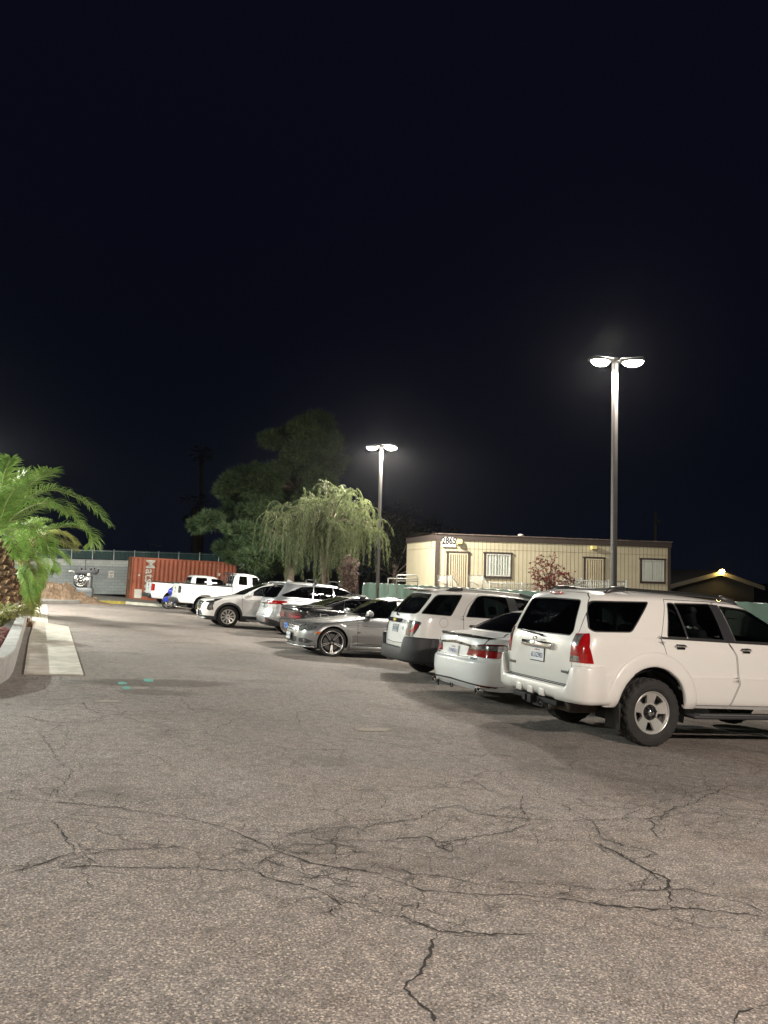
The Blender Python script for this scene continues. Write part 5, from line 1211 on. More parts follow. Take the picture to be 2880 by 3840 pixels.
def ground():
    g = MB(); U0, U1, V0, V1 = -11, 13.7, -12, 49.5
    g.add([(U0, V0, 0), (U1, V0, 0), (U1, V1, 0), (U0, V1, 0)], [(0, 1, 2, 3)], 0)
    rr = random.Random(3)
    WEB = []                                    # hairline branches wandering off the main cracks
    for cr in CRACKS:
        for (x, y) in cr[1:]:
            if not (560 < y < 1180 or (cr[0][0] == 1 and 480 < y < 1180)) or rr.random() > .62: continue
            a = rr.random()*2*PI; p = [(x, y)]
            for k in range(rr.randint(3, 9)):
                a += rr.gauss(0, .5); q = 26+16*rr.random(); p.append((p[-1][0]+q*math.cos(a)*1.5, p[-1][1]+q*math.sin(a)*.42))
            WEB.append([(cr[0][0], -1)]+p)
    allv = [(cr[0][0]*1659+x, y) for cr in CRACKS for x, y in cr[1:]]
    for (x, y) in allv:                         # thin links that knit the cracks into a web
        near = [q for q in allv if 30 < abs(q[0]-x) < 230 and abs(q[1]-y) < 75 and 500 < q[1] < 1160]
        if 500 < y < 1160 and near and rr.random() < .42:
            b = rr.choice(near); p = [(x, y)]; k = 5
            for i in range(1, k): p.append((x+(b[0]-x)*i/k+rr.gauss(0, 14), y+(b[1]-y)*i/k+rr.gauss(0, 7)))
            WEB.append([(0, -1)]+p+[b])
    for i in range(26):                         # long thin cracks of the middle distance
        x, y = rr.uniform(-60, 2900), rr.uniform(40, 480); a = rr.choice((0., PI))+rr.gauss(0, .5); p = [(x, y)]
        for k in range(rr.randint(5, 14)): a += rr.gauss(0, .45); q = 40+30*rr.random(); p.append((p[-1][0]+q*math.cos(a), max(10, p[-1][1]+q*math.sin(a)*(.12+.25*p[-1][1]/480))))
        WEB.append([(0, -1)]+p)
    for cr in CRACKS+WEB:
        ox, wd = cr[0]; P = []
        for x, y in cr[1:]: P.append(px_lot(1440*ox+x/1.152, 2500+y/1.152))
        pts = []
        for (a, b), (c, d) in zip(P[:-1], P[1:]):
            L = math.hypot(c-a, d-b); k = max(2, int(L/.028))
            for i in range(k):
                q = i/k; j = min(.022, .10*L); pts.append((a+(c-a)*q+rr.gauss(0, j*.34)+.03*noise.noise(Vector((a+q, b, 3)))*min(1, i), b+(d-b)*q+rr.gauss(0, j*.34)+.03*noise.noise(Vector((a, b+q*2, 9)))*min(1, i)))
        pts.append(P[-1]); vs = []; n = len(pts)
        for i, (x, y) in enumerate(pts):
            a = pts[max(0, i-1)]; b = pts[min(n-1, i+1)]; dx, dy = b[0]-a[0], b[1]-a[1]; L = math.hypot(dx, dy) or 1
            w = (.0020, .0031, .0050, .0014)[wd]*(.4+rr.random()**1.5*1.7)*(1 if 2 < i < n-3 else .4)*(1+.6*noise.noise(Vector((x*1.3, y*1.3, 0))))
            w *= max(1., math.hypot(x, y)/8.0)**.7
            vs += [(x-dy/L*w, y+dx/L*w, .003), (x+dy/L*w, y-dx/L*w, .003)]
        g.add(vs, [(2*i, 2*i+1, 2*i+3, 2*i+2) for i in range(n-1)], 1)
    # patch of pale spilled grit, torn paper and green paint marks
    def blot(cx, cy, a, b, m, h=.0035, k=14):
        c = px_lot(cx, cy); vs = []
        for i in range(k):
            t = 2*PI*i/k; q = .75+.4*rr.random(); p = px_lot(cx+a*math.cos(t)*q, cy+b*math.sin(t)*q); vs.append((*p, h))
        g.add(vs, [tuple(range(k))], m)
    for x, y, a, b in ((458, 2563, 20, 5), (474, 2580, 18, 5), (558, 2552, 22, 6)): blot(x, y, a, b, 2)
    blot(525, 2581, 38, 4, 3); blot(1400, 2736, 70, 7, 3); blot(1380, 2738, 40, 5, 3, .004); blot(405, 2630, 60, 5, 3)
    for v in (7.9, 11.0):                       # faded stall lines beside the near cars
        g.add([(7.2, v-.05, .003), (12.2, v-.05, .003), (12.2, v+.05, .003), (7.2, v+.05, .003)], [(0, 1, 2, 3)], 4)
    o = g.build('parking_lot', [asphalt_mat(), simple('dark crack fill', (.016, .014, .012), .95), simple('green survey paint', (.10, .36, .30), .8), simple('pale grit', (.27, .235, .195), .9, vary=.3, vscale=30), simple('worn line paint', (.22, .21, .20), .85, vary=.5, vscale=9)], None, M_LOT)  # cracks are flat strips of a near-black colour
    o['kind'] = 'structure'
    # land all round, to the horizon
    t = NT('dry dirt'); c = t.coord('Object'); n1 = t.noise(c, .3, 6); n2 = t.noise(c, 9, 5)
    col = t.mix(n2.outputs['Fac'], t.ramp(n1.outputs['Fac'], [(.3, (.10, .082, .062)), (.7, (.17, .14, .105))]), (.12, .10, .08))
    dm = t.bsdf(col, .95, bump=n2.outputs['Fac'], bstr=.5, bdist=.04)
    e = MB(); xs = [-300, -200, -120, -80, -60, -50] + list(range(-44, 62, 3)) + [70, 90, 130, 200, 300]; ys = [-60, -30, -20, -14] + list(range(-10, 90, 3)) + [100, 120, 160, 240, 400]
    vs = [(x, y, ground_z(x, y)-.06) for x in xs for y in ys]; ny = len(ys)
    e.add(vs, [(i*ny+j, (i+1)*ny+j, (i+1)*ny+j+1, i*ny+j+1) for i in range(len(xs)-1) for j in range(ny-1)], 0, True)
    o = e.build('ground', [dm]); o['kind'] = 'structure'
ground()

def concrete(name, col, vary=.18, vs=1.6):
    if name in MATS: return MATS[name]
    t = NT(name); c = t.coord('Object'); a = t.noise(c, vs, 6, .65); b = t.noise(c, 40, 4)
    cl = t.ramp(a.outputs['Fac'], [(.3, tuple(x*(1-vary) for x in col)), (.7, tuple(min(1, x*(1+vary)) for x in col))])
    cl = t.mix(.3, cl, t.mix(1., cl, t.ramp(b.outputs['Fac'], [(.35, (.6, .6, .6)), (.65, (1.2, 1.2, 1.2))]), 'MULTIPLY'))
    MATS[name] = t.bsdf(cl, .85, bump=b.outputs['Fac'], bstr=.25, bdist=.006); return MATS[name]
CONC = concrete('pale concrete', (.54, .50, .43), .30, 2.6); CONC2 = concrete('grey concrete', (.33, .32, .30))

# ------------------------------------------------------------------ left edge: path, planter, palms
def left_side():
    poly = [px_lot(*p) for p in ((89, 2529), (312, 2535), (257, 2353), (180, 2339), (176, 2270), (122, 2269), (121, 2357), (108, 2400))]
    s = MB(); s.prism(poly, -.05, .022, 0, axes='xy')
    for (a, b), (c, d) in (((97, 2470), (292, 2468)), ((108, 2400), (272, 2401)), ((118, 2365), (258, 2357))):   # control joints
        A = px_lot(a, b); B_ = px_lot(c, d); s.add([(A[0], A[1], .0245), (B_[0], B_[1], .0245), (B_[0], B_[1]+.02, .0245), (A[0], A[1]+.02, .0245)], [(0, 1, 2, 3)], 1)
    o = s.build('concrete_path', [CONC, simple('joint', (.12, .11, .10), .9)], None, M_LOT); o['kind'] = 'structure'
    base = [px_lot(*p) for p in ((-150, 2592), (-60, 2577), (8, 2562), (34, 2543), (50, 2518), (62, 2478), (72, 2440), (80, 2412), (88, 2380), (96, 2352), (110, 2328))]
    w = MB(); H = .33; T = .20; vs = []
    for i, p in enumerate(base):
        a = base[max(0, i-1)]; b = base[min(len(base)-1, i+1)]; d = Vector((b[0]-a[0], b[1]-a[1])).normalized(); n = Vector((-d.y, d.x))
        q = (p[0]+n.x*T, p[1]+n.y*T)
        vs += [(p[0], p[1], -.06), (p[0], p[1], H-.015), (p[0]+n.x*.015, p[1]+n.y*.015, H), (q[0], q[1], H), (q[0], q[1], -.05)]
    n = len(base)
    w.add(vs, [(5*i+j, 5*i+5+j, 5*i+6+j, 5*i+1+j) for i in range(n-1) for j in range(4)] + [(4, 3, 2, 1, 0), tuple(5*(n-1)+j for j in range(5))], 0)
    o = w.build('planter_wall', [concrete('planter concrete', (.42, .41, .39), .22, 3.)], None, M_LOT); tag(o, 'low pale concrete planter wall curving round the palm bed', 'planter wall')
    s = MB(); nn = [(b[0]-.16, b[1]) for b in base]; far = [(-5.5, nn[-1][1]+.5), (-5.5, nn[0][1])]
    P = nn+far; s.add([(x, y, .20) for x, y in P], [tuple(range(len(P)))], 0)
    o = s.build('planter_soil', [simple('dark soil', (.05, .038, .03), .95, vary=.4, vscale=8, bump=.6, bscale=30)], None, M_LOT); o['kind'] = 'structure'
    rr = random.Random(11)
    for i, (x, y) in enumerate(((5, 2430), (22, 2420), (12, 2448), (30, 2402), (2, 2410), (40, 2388), (20, 2390), (8, 2395), (48, 2372), (33, 2378), (-8, 2440), (-14, 2420))):
        bm = bmesh.new(); bmesh.ops.create_icosphere(bm, subdivisions=2, radius=.13+.06*rr.random())
        for v in bm.verts: v.co *= .75+.5*noise.noise(v.co*7+Vector((i*3, 0, 0))); v.co.z *= .75
        m = MB(); m.bm(bm, 0, smooth=False); u, v = px_lot(x-32, y, .25); o = m.build('lava_rock', [simple('red lava rock', (.17, .07, .06), .9, vary=.4, vscale=12, bump=.5, bscale=40)], None, Matrix.Translation(lot(u, v, .25)))
        tag(o, 'dark red lava rock lying in the planter bed', 'rock', 'lava rocks in the palm bed')
left_side()

LEAFM = {}
def leaf_mat(name, cols, trans=.35, rough=.5):
    if name in MATS: return MATS[name]
    t = NT(name); oi = t.n('ShaderNodeObjectInfo'); c = t.coord('Object'); n = t.noise(c, 1.7, 3); n2 = t.noise(c, 14, 2)
    f = t.math('ADD', t.math('MULTIPLY', n.outputs['Fac'], .6), t.math('MULTIPLY', n2.outputs['Fac'], .4))
    col = t.ramp(f, [(.35, cols[0]), (.5, cols[1]), (.65, cols[2])])
    d = t.n('ShaderNodeBsdfPrincipled'); t.l(col, d.inputs['Base Color']); d.inputs['Roughness'].default_value = rough; d.inputs['Specular IOR Level'].default_value = .35
    tr = t.n('ShaderNodeBsdfTranslucent'); t.l(col, tr.inputs[0])
    ms = t.n('ShaderNodeMixShader'); ms.inputs[0].default_value = trans; t.l(d.outputs[0], ms.inputs[1]); t.l(tr.outputs[0], ms.inputs[2]); t.l(ms.outputs[0], t.out.inputs['Surface'])
    MATS[name] = t.mat; return t.mat
PALM_G = leaf_mat('palm leaf', [(.11, .21, .04), (.22, .36, .075), (.36, .47, .15)], .3)
PALM_O = leaf_mat('old palm leaf', [(.17, .19, .045), (.25, .26, .07), (.30, .25, .10)])
RACHIS = simple('palm rib', (.25, .26, .10), .5)

def spline(P, n):
    P = [Vector(p) for p in P]; Q = [P[0]*2-P[1]]+P+[P[-1]*2-P[-2]]; out = []
    k = len(P)-1
    for i in range(n+1):
        t = i/n*k; j = min(int(t), k-1); u = t-j; a, b, c, d = Q[j:j+4]
        out.append(.5*((2*b)+(c-a)*u+(2*a-5*b+4*c-d)*u*u+(3*b-a-3*c+d)*u**3))
    return out
def frond(root, pts, L=.42, n=52, mat=None, seed=0, droop=.35, base=.12, name='frond', wid=.013, vee=.5):
    rr = random.Random(seed); m = MB(); C = spline(pts, n); k = len(C)
    m.tube(C[::4]+[C[-1]], [.022*(1-.85*i/(len(C[::4]))) for i in range(len(C[::4])+1)], 5, 1)
    for i in range(int(k*base), k):
        f = i/(k-1); d = (C[min(i+1, k-1)]-C[max(i-1, 0)]).normalized()
        side = d.cross(Vector((0, 0, 1)))
        side = side.normalized() if side.length > .1 else Vector((1, 0, 0)); up = side.cross(d).normalized()
        ln = L*(.55+.9*math.sin(PI*min(1, f*.86+.12))*.55)*(1 if f < .9 else .75)
        for sg in (-1, 1):
            for rep in range(2):
                l = ln*(.82+.3*rr.random()); o = C[i]+d*(rr.random()-.5)*.03
                dr = (side*sg*(.85+.15*rr.random())+d*(.55+.5*f+.2*rr.random())+up*(vee*(.5 if rep else 1.1)+rr.gauss(0, .16))).normalized()
                p1 = o+dr*l*.55; p2 = o+(dr+Vector((0, 0, -droop*(.5+.7*rr.random())))).normalized()*l
                w = dr.cross(up).normalized()*wid*(.8+.5*rr.random())
                if w.length < 1e-4: continue
                m.add([o-w*.5, o+w*.5, p1+w, p1-w, p2+w*.15, p2-w*.15], [(0, 1, 2, 3), (3, 2, 4, 5)], 0, True)
    return m.build(name, [mat or PALM_G, RACHIS], root)
def palm_trunk(root, path, r0, r1, flare, n_rings, seed):
    rr = random.Random(seed); C = spline(path, n_rings); m = MB()
    rs = [max(r1, r0+(r1-r0)*(i/n_rings)) + flare*math.exp(-(i/n_rings)*9) for i in range(n_rings+1)]
    m.tube(C, [r*.9 for r in rs], 20, 0)
    for i in range(n_rings):                    # cut leaf bases in a diamond pattern
        k = 9
        for j in range(k):
            a = 2*PI*(j+(i % 2)*.5)/k+rr.gauss(0, .10); r = rs[i]; q = Vector((math.cos(a), math.sin(a), 0)); tn = Vector((-q.y, q.x, 0))
            c = C[i]+q*r*.86; h = .085+.05*rr.random(); w = PI*r/k*(.8+.45*rr.random()); out = q*(.03+.09*rr.random()); c = c+Vector((0, 0, rr.gauss(0, .03)))
            up = Vector((0, 0, h))
            vs = [c-tn*w-up*.1, c-up*.9, c+tn*w-up*.1, c+up*.75+out*.3, c+out-up*.25, c+out+up*.55-tn*w*.45, c+out+up*.55+tn*w*.45, c+up*.35-tn*w*.8, c+up*.35+tn*w*.8]
            m.add(vs, [(0, 1, 4), (1, 2, 4), (0, 4, 5, 7), (2, 8, 6, 4), (7, 5, 3), (8, 3, 6)], 0); m.add(vs, [(4, 6, 3, 5)], 1)
    return m.build('trunk', [simple('palm bark', (.11, .062, .032), .9, vary=.5, vscale=9, bump=.5, bscale=30), simple('cut leaf base', (.36, .22, .115), .85, vary=.35, vscale=14)], root)
def palms():
    # near date palm
    u, v = px_lot(44, 2345); D = float((RW.T@np.array(lot(u, v)) + FOOT)[2]); P = lambda x, y, dz=0.: px_at(x, y, D+dz)
    b = Vector(lot(u, v)); root = thing('palm_tree', 'nearest date palm with thick brown diamond-patterned trunk and long green fronds', 'palm tree', Matrix.Translation(b))
    loc = lambda L: [p-b for p in L]
    trunk = [P(44, 2350), P(22, 2250), P(4, 2130), P(-6, 2035)]
    palm_trunk(root, loc(trunk), .34, .30, .16, 26, 1)
    cr = P(-8, 2005)
    F_ = [[(-4, 1990, 0), (68, 1862, -.3), (152, 1791, -.7), (192, 1766, -.9)], [(0, 1990, 0), (60, 1900, .1), (129, 1856, .1), (200, 1838, .1), (290, 1868, .1), (350, 1905, 0), (405, 1965, -.1)],
          [(4, 2000, 0), (45, 1960, -.4), (152, 1905, -.8), (250, 1918, -1.0), (306, 1972, -1.1)], [(4, 2000, 0), (90, 1975, .3), (177, 1985, .5), (253, 1975, .6), (316, 1985, .6), (345, 2020, .5), (340, 2044, .5)],
          [(-8, 1990, 0), (0, 1880, -.2), (15, 1780, -.4), (40, 1722, -.5)], [(-10, 1990, 0), (-40, 1850, .2), (-90, 1740, .3), (-150, 1700, .3)], [(-5, 1990, 0), (25, 1890, .8), (90, 1810, 1.6), (150, 1790, 2.2)],
          [(0, 1995, 0), (60, 1930, -.9), (140, 1890, -1.9), (215, 1890, -2.6), (260, 1930, -3.0)], [(4, 2005, 0), (50, 1985, -.8), (110, 1985, -1.5), (165, 2020, -2.0), (185, 2070, -2.2)], [(-10, 1995, 0), (-60, 1900, -.6), (-140, 1860, -1.), (-220, 1890, -1.3)],
          [(-10, 2000, 0), (-70, 1960, .3), (-170, 1980, .5), (-250, 2060, .6)], [(-6, 1990, 0), (20, 1900, -1.0), (50, 1840, -2.0), (70, 1830, -2.8)], [(0, 1990, 0), (50, 1900, 1.0), (110, 1870, 2.2), (190, 1900, 3.0)], [(-4, 2005, 0), (30, 2000, -.9), (60, 2030, -1.6), (75, 2090, -2.0)],
          [(-5, 1985, 0), (20, 1870, .4), (70, 1800, .6), (115, 1775, .7)]]
    for i, f in enumerate(F_): frond(root, loc([P(*q) for q in f]), .50, 54, PALM_G, i, name='frond')
    # second palm, fuller and farther along the bed
    u, v = px_lot(70, 2300); D2 = float((RW.T@np.array(lot(u, v)) + FOOT)[2]); P = lambda x, y, dz=0.: px_at(x, y, D2+dz)
    b = Vector(lot(u, v)); root = thing('palm_tree', 'lower bushy green palm standing just behind the thick palm trunk', 'palm tree', Matrix.Translation(b))
    palm_trunk(root, loc([P(66, 2315), P(66, 2220), P(70, 2150)]), .24, .20, .10, 14, 2)
    rr = random.Random(5)
    G = [[(70, 2130), (110, 2060), (165, 2020), (230, 2032), (285, 2062)], [(70, 2130), (130, 2080), (175, 2080), (200, 2110), (205, 2145)], [(70, 2130), (100, 2040), (150, 1990), (210, 1990)], [(70, 2140), (110, 2130), (135, 2160), (140, 2215)], [(70, 2140), (100, 2150), (122, 2200), (125, 2270)],
         [(70, 2130), (60, 2060), (55, 2000), (50, 1960)], [(70, 2130), (90, 2060), (120, 2000), (140, 1965)], [(70, 2140), (95, 2170), (108, 2230), (112, 2290)], [(70, 2140), (60, 2180), (66, 2240), (72, 2290)], [(70, 2140), (85, 2190), (96, 2260), (104, 2330)], [(70, 2140), (92, 2150), (110, 2190), (118, 2250)], [(70, 2130), (120, 2100), (150, 2120), (160, 2170)],
         [(70, 2120), (120, 2040), (185, 2000), (250, 2010), (290, 2040)], [(70, 2120), (95, 2030), (130, 1960), (180, 1950)], [(70, 2130), (140, 2070), (215, 2070), (260, 2110)], [(70, 2130), (110, 2090), (150, 2095), (175, 2140)], [(70, 2130), (105, 2110), (140, 2150), (150, 2200)], [(70, 2140), (95, 2140), (120, 2180), (130, 2240)],
         [(70, 2140), (75, 2200), (82, 2270), (90, 2320)], [(70, 2140), (88, 2200), (104, 2270), (118, 2340)], [(70, 2140), (100, 2190), (122, 2240), (132, 2310)], [(70, 2140), (80, 2180), (100, 2240), (108, 2310)]]
    for i, f in enumerate(G): frond(root, loc([P(x, y, -1.6*(j/(len(f)-1))*math.cos(i*1.9)) for j, (x, y) in enumerate(f)]), .46, 46, PALM_G if i % 4 else PALM_O, 40+i, droop=.5, wid=.012)
    # low fan shoots at the foot
    u, v = px_lot(-8, 2400); b = Vector(lot(u, v, .2)); root = thing('palm_shoot', 'small yellow green palm shoot at the foot of the thick trunk', 'plant', Matrix.Translation(b))
    for i in range(9):
        a = -.6+i*.28; q = Vector(RW@np.array([math.cos(a), 0, math.sin(a)-.6]))
        frond(root, [Vector((0, 0, 0)), q*.28+Vector((0, 0, .30)), q*.55+Vector((0, 0, .42)), q*.75+Vector((0, 0, .36))], .22, 24, PALM_O, 80+i, name='frond', wid=.010)
palms()

# ------------------------------------------------------------------ far end: wall, fence, container, mound
def local_frame(p, ex, up=Vector((0, 0, 1))):
    ex = Vector(ex).normalized(); ez = Vector(up); ey = ez.cross(ex).normalized(); ez = ex.cross(ey).normalized()
    return Matrix(((ex.x, ey.x, ez.x, p[0]), (ex.y, ey.y, ez.y, p[1]), (ex.z, ey.z, ez.z, p[2]), (0, 0, 0, 1)))
def hit(M, x, y):
    """photo pixel -> (local x, local z) on the plane local y = 0 of frame M"""
    o = Vector(W((0, 0, 0))); d = Vector(RW@ray(x, y)); n = Vector((M[0][1], M[1][1], M[2][1])); p0 = M.translation
    t = (p0-o).dot(n)/d.dot(n); q = M.inverted() @ (o+d*t); return q.x, q.z
def hdir(al): a = R(al); d = RW@np.array([math.cos(a), 0, math.sin(a)]); d[2] = 0; return Vector(d).normalized()
CU, CV = px_lot(473, 2250)
def block_mat():
    t = NT('block wall'); c = t.coord('Object'); mp = t.n('ShaderNodeMapping'); mp.inputs['Rotation'].default_value = (PI/2, 0, 0); t.l(c, mp.inputs['Vector'])
    b = t.n('ShaderNodeTexBrick'); b.inputs['Scale'].default_value = 1.; b.inputs['Brick Width'].default_value = .405; b.inputs['Row Height'].default_value = .203; b.inputs['Mortar Size'].default_value = .009
    b.inputs['Color1'].default_value = (.42, .42, .40, 1); b.inputs['Color2'].default_value = (.49, .485, .455, 1); b.inputs['Mortar'].default_value = (.28, .28, .27, 1); t.l(mp.outputs[0], b.inputs['Vector'])
    sp = t.n('ShaderNodeSeparateXYZ'); t.l(c, sp.inputs[0]); n = t.noise(c, .9, 5)
    band = t.ramp(t.math('ADD', t.math('MULTIPLY', sp.outputs['Z'], .4), t.math('MULTIPLY', n.outputs['Fac'], .02)), [(.762, (.66, .70, .72)), (.772, (1, 1, 1))])
    col = t.mix(1., b.outputs['Color'], band, 'MULTIPLY'); col = t.mix(.35, col, t.mix(1., col, t.ramp(n.outputs['Fac'], [(.3, (.6, .6, .6)), (.7, (1.25, 1.25, 1.25))]), 'MULTIPLY'))
    return t.bsdf(col, .9, bump=b.outputs['Fac'], bstr=-.6, bdist=.012)
def far_wall():
    p0 = lot(CU-14, CV+3.0); M = local_frame(p0, hdir(22)); M.translation.z -= .6
    x1, _ = hit(M, 918, 2113); x0 = hit(M, -140, 2098)[0]; zt = hit(M, 300, 2099)[1]
    w = MB(); w.box(((x0+x1)/2, .10, zt/2), (x1-x0, .2, zt), 0); w.box(((x0+x1)/2, .10, zt+.02), (x1-x0, .22, .04), 1)
    for px in (262, 395): pass
    o = w.build('block_wall', [block_mat(), CONC2], None, M); tag(o, 'long grey concrete block wall across the far end of the lot', 'wall')
    for cx, cy in ((372, 2160), (170, 2157)):
        t = MB(); x, z = hit(M, cx, cy); text_mb('NO TRESPASSING', .16, t, 0, Matrix.Translation((x, -.006, z+.09)), .002); text_mb('NRS 207.200', .14, t, 0, Matrix.Translation((x+.1, -.006, z-.11)), .002)
        t.build('stencil', [simple('faded stencil', (.13, .13, .14), .9)], o)
    x, z = hit(M, 417, 2153); s = MB(); s.box((x, -.02, z), (.34, .02, .46), 0)
    s.build('sign_board', [simple('sign white', (.62, .58, .54), .6)], None, M)
    sg = bpy.data.objects['sign_board']; tag(sg, 'small white notice sign fixed to the block wall', 'sign')
    t = MB()
    for k, (a, b) in enumerate(((0, .12), (0, .04))): t.prism([(x-.12, z+b+.06), (x, z+b), (x+.12, z+b+.06), (x+.12, z+b+.02), (x, z+b-.04), (x-.12, z+b+.02)], -.036, -.031, 0)
    for k in range(3): t.box((x, -.033, z-.08-.05*k), (.22-.04*k, .005, .02), 0)
    t.build('sign_print', [simple('sign brown', (.22, .13, .10), .7)], sg)
    # slatted fence on top of the wall
    f = thing('slatted_fence', 'dark green slatted chain-link fence on top of the block wall', 'fence', M)
    h = hit(M, 360, 2064)[1]-zt; b = MB()
    n = int((x1-x0)/.085)
    for i in range(n): b.box((x0+(i+.5)*(x1-x0)/n, .12, zt+.06+h/2+(.012 if i % 2 else 0)), (.062, .012, h-.03), i % 2)
    b.tube([(x0, .10, zt+h-.02), (x1, .10, zt+h-.02)], .018, 6, 2); b.build('slat_panel', [simple('green slat', (.008, .040, .036), .55), simple('green slat two', (.010, .050, .045), .55), simple('galvanised', (.42, .44, .46), .45, metal=.6)], f)
    for px in (-60, 30, 110, 190, 268, 347, 427, 505, 595, 671, 749, 821, 888, 914):
        q = MB(); x = hit(M, px, 2090)[0]; q.tube([(x, .06, zt-.35), (x, .06, zt+h+.10)], .030, 8, 0); q.build('post', [simple('galvanised post', (.55, .56, .56), .5, metal=.3)], f)
    return M, zt
WALLM, WALLZ = far_wall()
def container():
    ex = hdir(20); M = local_frame(lot(CU, CV, .0), ex)
    # the box rests on gently falling ground
    M = M @ Matrix.Rotation(R(1.6), 4, 'Y'); z1 = hit(M, 482, 2087)[1]
    L = 6.06; L = hit(M, 888, 2108)[0]; H = z1; Dp = 2.44
    root = thing('shipping_container', 'rust orange corrugated shipping container with white lettering behind the pickups', 'container', M)
    ORG = NT('container orange'); c = ORG.coord('Object'); n = ORG.noise(c, 1.4, 6, .65); n2 = ORG.noise(c, 7, 5, .7)
    col = ORG.mix(ORG.ramp(n2.outputs['Fac'], [(.58, (0, 0, 0)), (.72, (1, 1, 1))]), ORG.ramp(n.outputs['Fac'], [(.3, (.30, .075, .038)), (.7, (.40, .115, .06))]), (.12, .045, .025))
    om = ORG.bsdf(col, .6, spec=.4); rust = simple('rust', (.13, .06, .032), .85, vary=.6, vscale=6, bump=.3); wh = simple('container white', (.66, .62, .55), .6, vary=.12)
    w = MB(); xs = []; per = .278; x = .17
    while x < L-.17:                            # corrugation: proud, slope, recessed, slope
        xs += [(x, 0), (x+.07, 0), (x+.14, .036), (x+.21, .036)]; x += per
    xs = [p for p in xs if p[0] < L-.16]+[(L-.16, 0)]; vs = []
    for a, y in xs: vs += [(a, y+.025, .14), (a, y+.025, H-.10)]
    w.add(vs, [(2*i, 2*i+2, 2*i+3, 2*i+1) for i in range(len(xs)-1)], 0)
    for k in range(0): pass
    w.box((L/2, Dp-.03, H/2), (L-.1, .05, H-.2), 0); w.box((L/2, Dp/2, H-.03), (L-.1, Dp-.1, .04), 0); w.box((L-.04, Dp/2, H/2), (.05, Dp-.2, H-.2), 0)
    w.build('side_wall', [om], root)
    f = MB()
    for x_ in (.08, L-.08):
        for y in (.075, Dp-.075): f.box((x_, y, H/2), (.155, .15, H-.01), 1 if x_ < 1 else 0, bev=.01)
    for z in (.07, H-.05):
        for y in (.06, Dp-.06): f.box((L/2, y, z), (L-.33, .11, .12 if z < 1 else .10), 0)
    for x_ in (.06, L-.06): f.box((x_, Dp/2, .07), (.10, Dp-.32, .12), 0); f.box((x_, Dp/2, H-.06), (.10, Dp-.32, .11), 0)
    f.build('frame', [om, rust], root)
    d = MB()
    for y in (.63, 1.81):
        d.box((.05, y, H/2), (.05, 1.10, H-.28), 0)
    for y in (.35, .95, 1.5, 2.1): d.tube([(.005, y, .2), (.005, y, H-.2)], .018, 6, 1)
    d.build('door', [om, rust], root)
    t = MB(); x, z = hit(M, 563, 2135)
    text_mb('Matson', .80, t, 0, Matrix.Translation((x-.02, .012, z-.54)) @ Matrix.Rotation(PI/2, 4, 'Y'), .006, bold=.010)
    t2 = MB(); text_mb('MATU 200209 3', .145, t2, 1, Matrix.Translation((hit(M, 812, 2122)[0], .012, hit(M, 812, 2122)[1])), .003); t3 = MB(); text_mb('US22G1', .13, t3, 1, Matrix.Translation((hit(M, 812, 2133)[0], .012, hit(M, 812, 2133)[1])), .003)
    t.build('lettering', [wh, simple('faded lettering', (.42, .22, .15), .6)], root); t2.build('serial_number', [wh, simple('faded lettering', (.42, .22, .15), .6)], root); t3.build('size_code', [wh, simple('faded lettering', (.42, .22, .15), .6)], root)
    p = MB(); x0, z0 = hit(M, 502, 2242); x1, z1_ = hit(M, 532, 2210); p.box(((x0+x1)/2, .015, (z0+z1_)/2), (x1-x0, .012, abs(z1_-z0)), 0); p.build('patch', [wh], root)
    q = MB(); a, b = hit(M, 522, 2157); q.box((a, .015, b), (.10, .01, .11), 0); q.build('decal', [wh], root); q = MB(); a, b = hit(M, 822, 2155); q.prism([(a-.10, b+.1), (a+.10, b+.1), (a+.06, b-.10), (a-.06, b-.10)], .008, .014, 0); q.build('decal', [wh], root)
container()
def far_curb():
    a = px_lot(100, 2266); b = px_lot(330, 2262); c = px_lot(470, 2266); d = px_lot(700, 2283)
    k = MB(); P = [a, b, c, d]; 
    for i, (p, q) in enumerate(zip(P[:-1], P[1:])):
        dx, dy = q[0]-p[0], q[1]-p[1]; L = math.hypot(dx, dy); nx, ny = -dy/L*.3, dx/L*.3
        vs = [(p[0], p[1], 0), (q[0], q[1], 0), (q[0]+nx, q[1]+ny, 0), (p[0]+nx, p[1]+ny, 0)]
        k.add([(x, y, z) for z in (-.03, .15) for x, y, _ in vs], [(0, 1, 5, 4), (1, 2, 6, 5), (2, 3, 7, 6), (3, 0, 4, 7), (4, 5, 6, 7)], (2, 1, 0)[i] if i else 2)
    o = k.build('far_kerb', [simple('cream kerb paint', (.62, .60, .50), .7, vary=.2), concrete('yellow kerb', (.52, .43, .10), .3, 4.), CONC2], None, M_LOT); tag(o, 'low concrete kerb painted yellow and cream below the container', 'kerb')
    s = MB(); s.prism([px_lot(-200, 2260), px_lot(330, 2259), px_lot(470, 2263), px_lot(760, 2281), (CU+12, CV+3.2), (CU-14, CV+3.2)], -.1, .11, 0, axes='xy')
    o = s.build('far_verge', [concrete('dusty concrete', (.26, .24, .21), .2)], None, M_LOT); o['kind'] = 'structure'
far_curb()
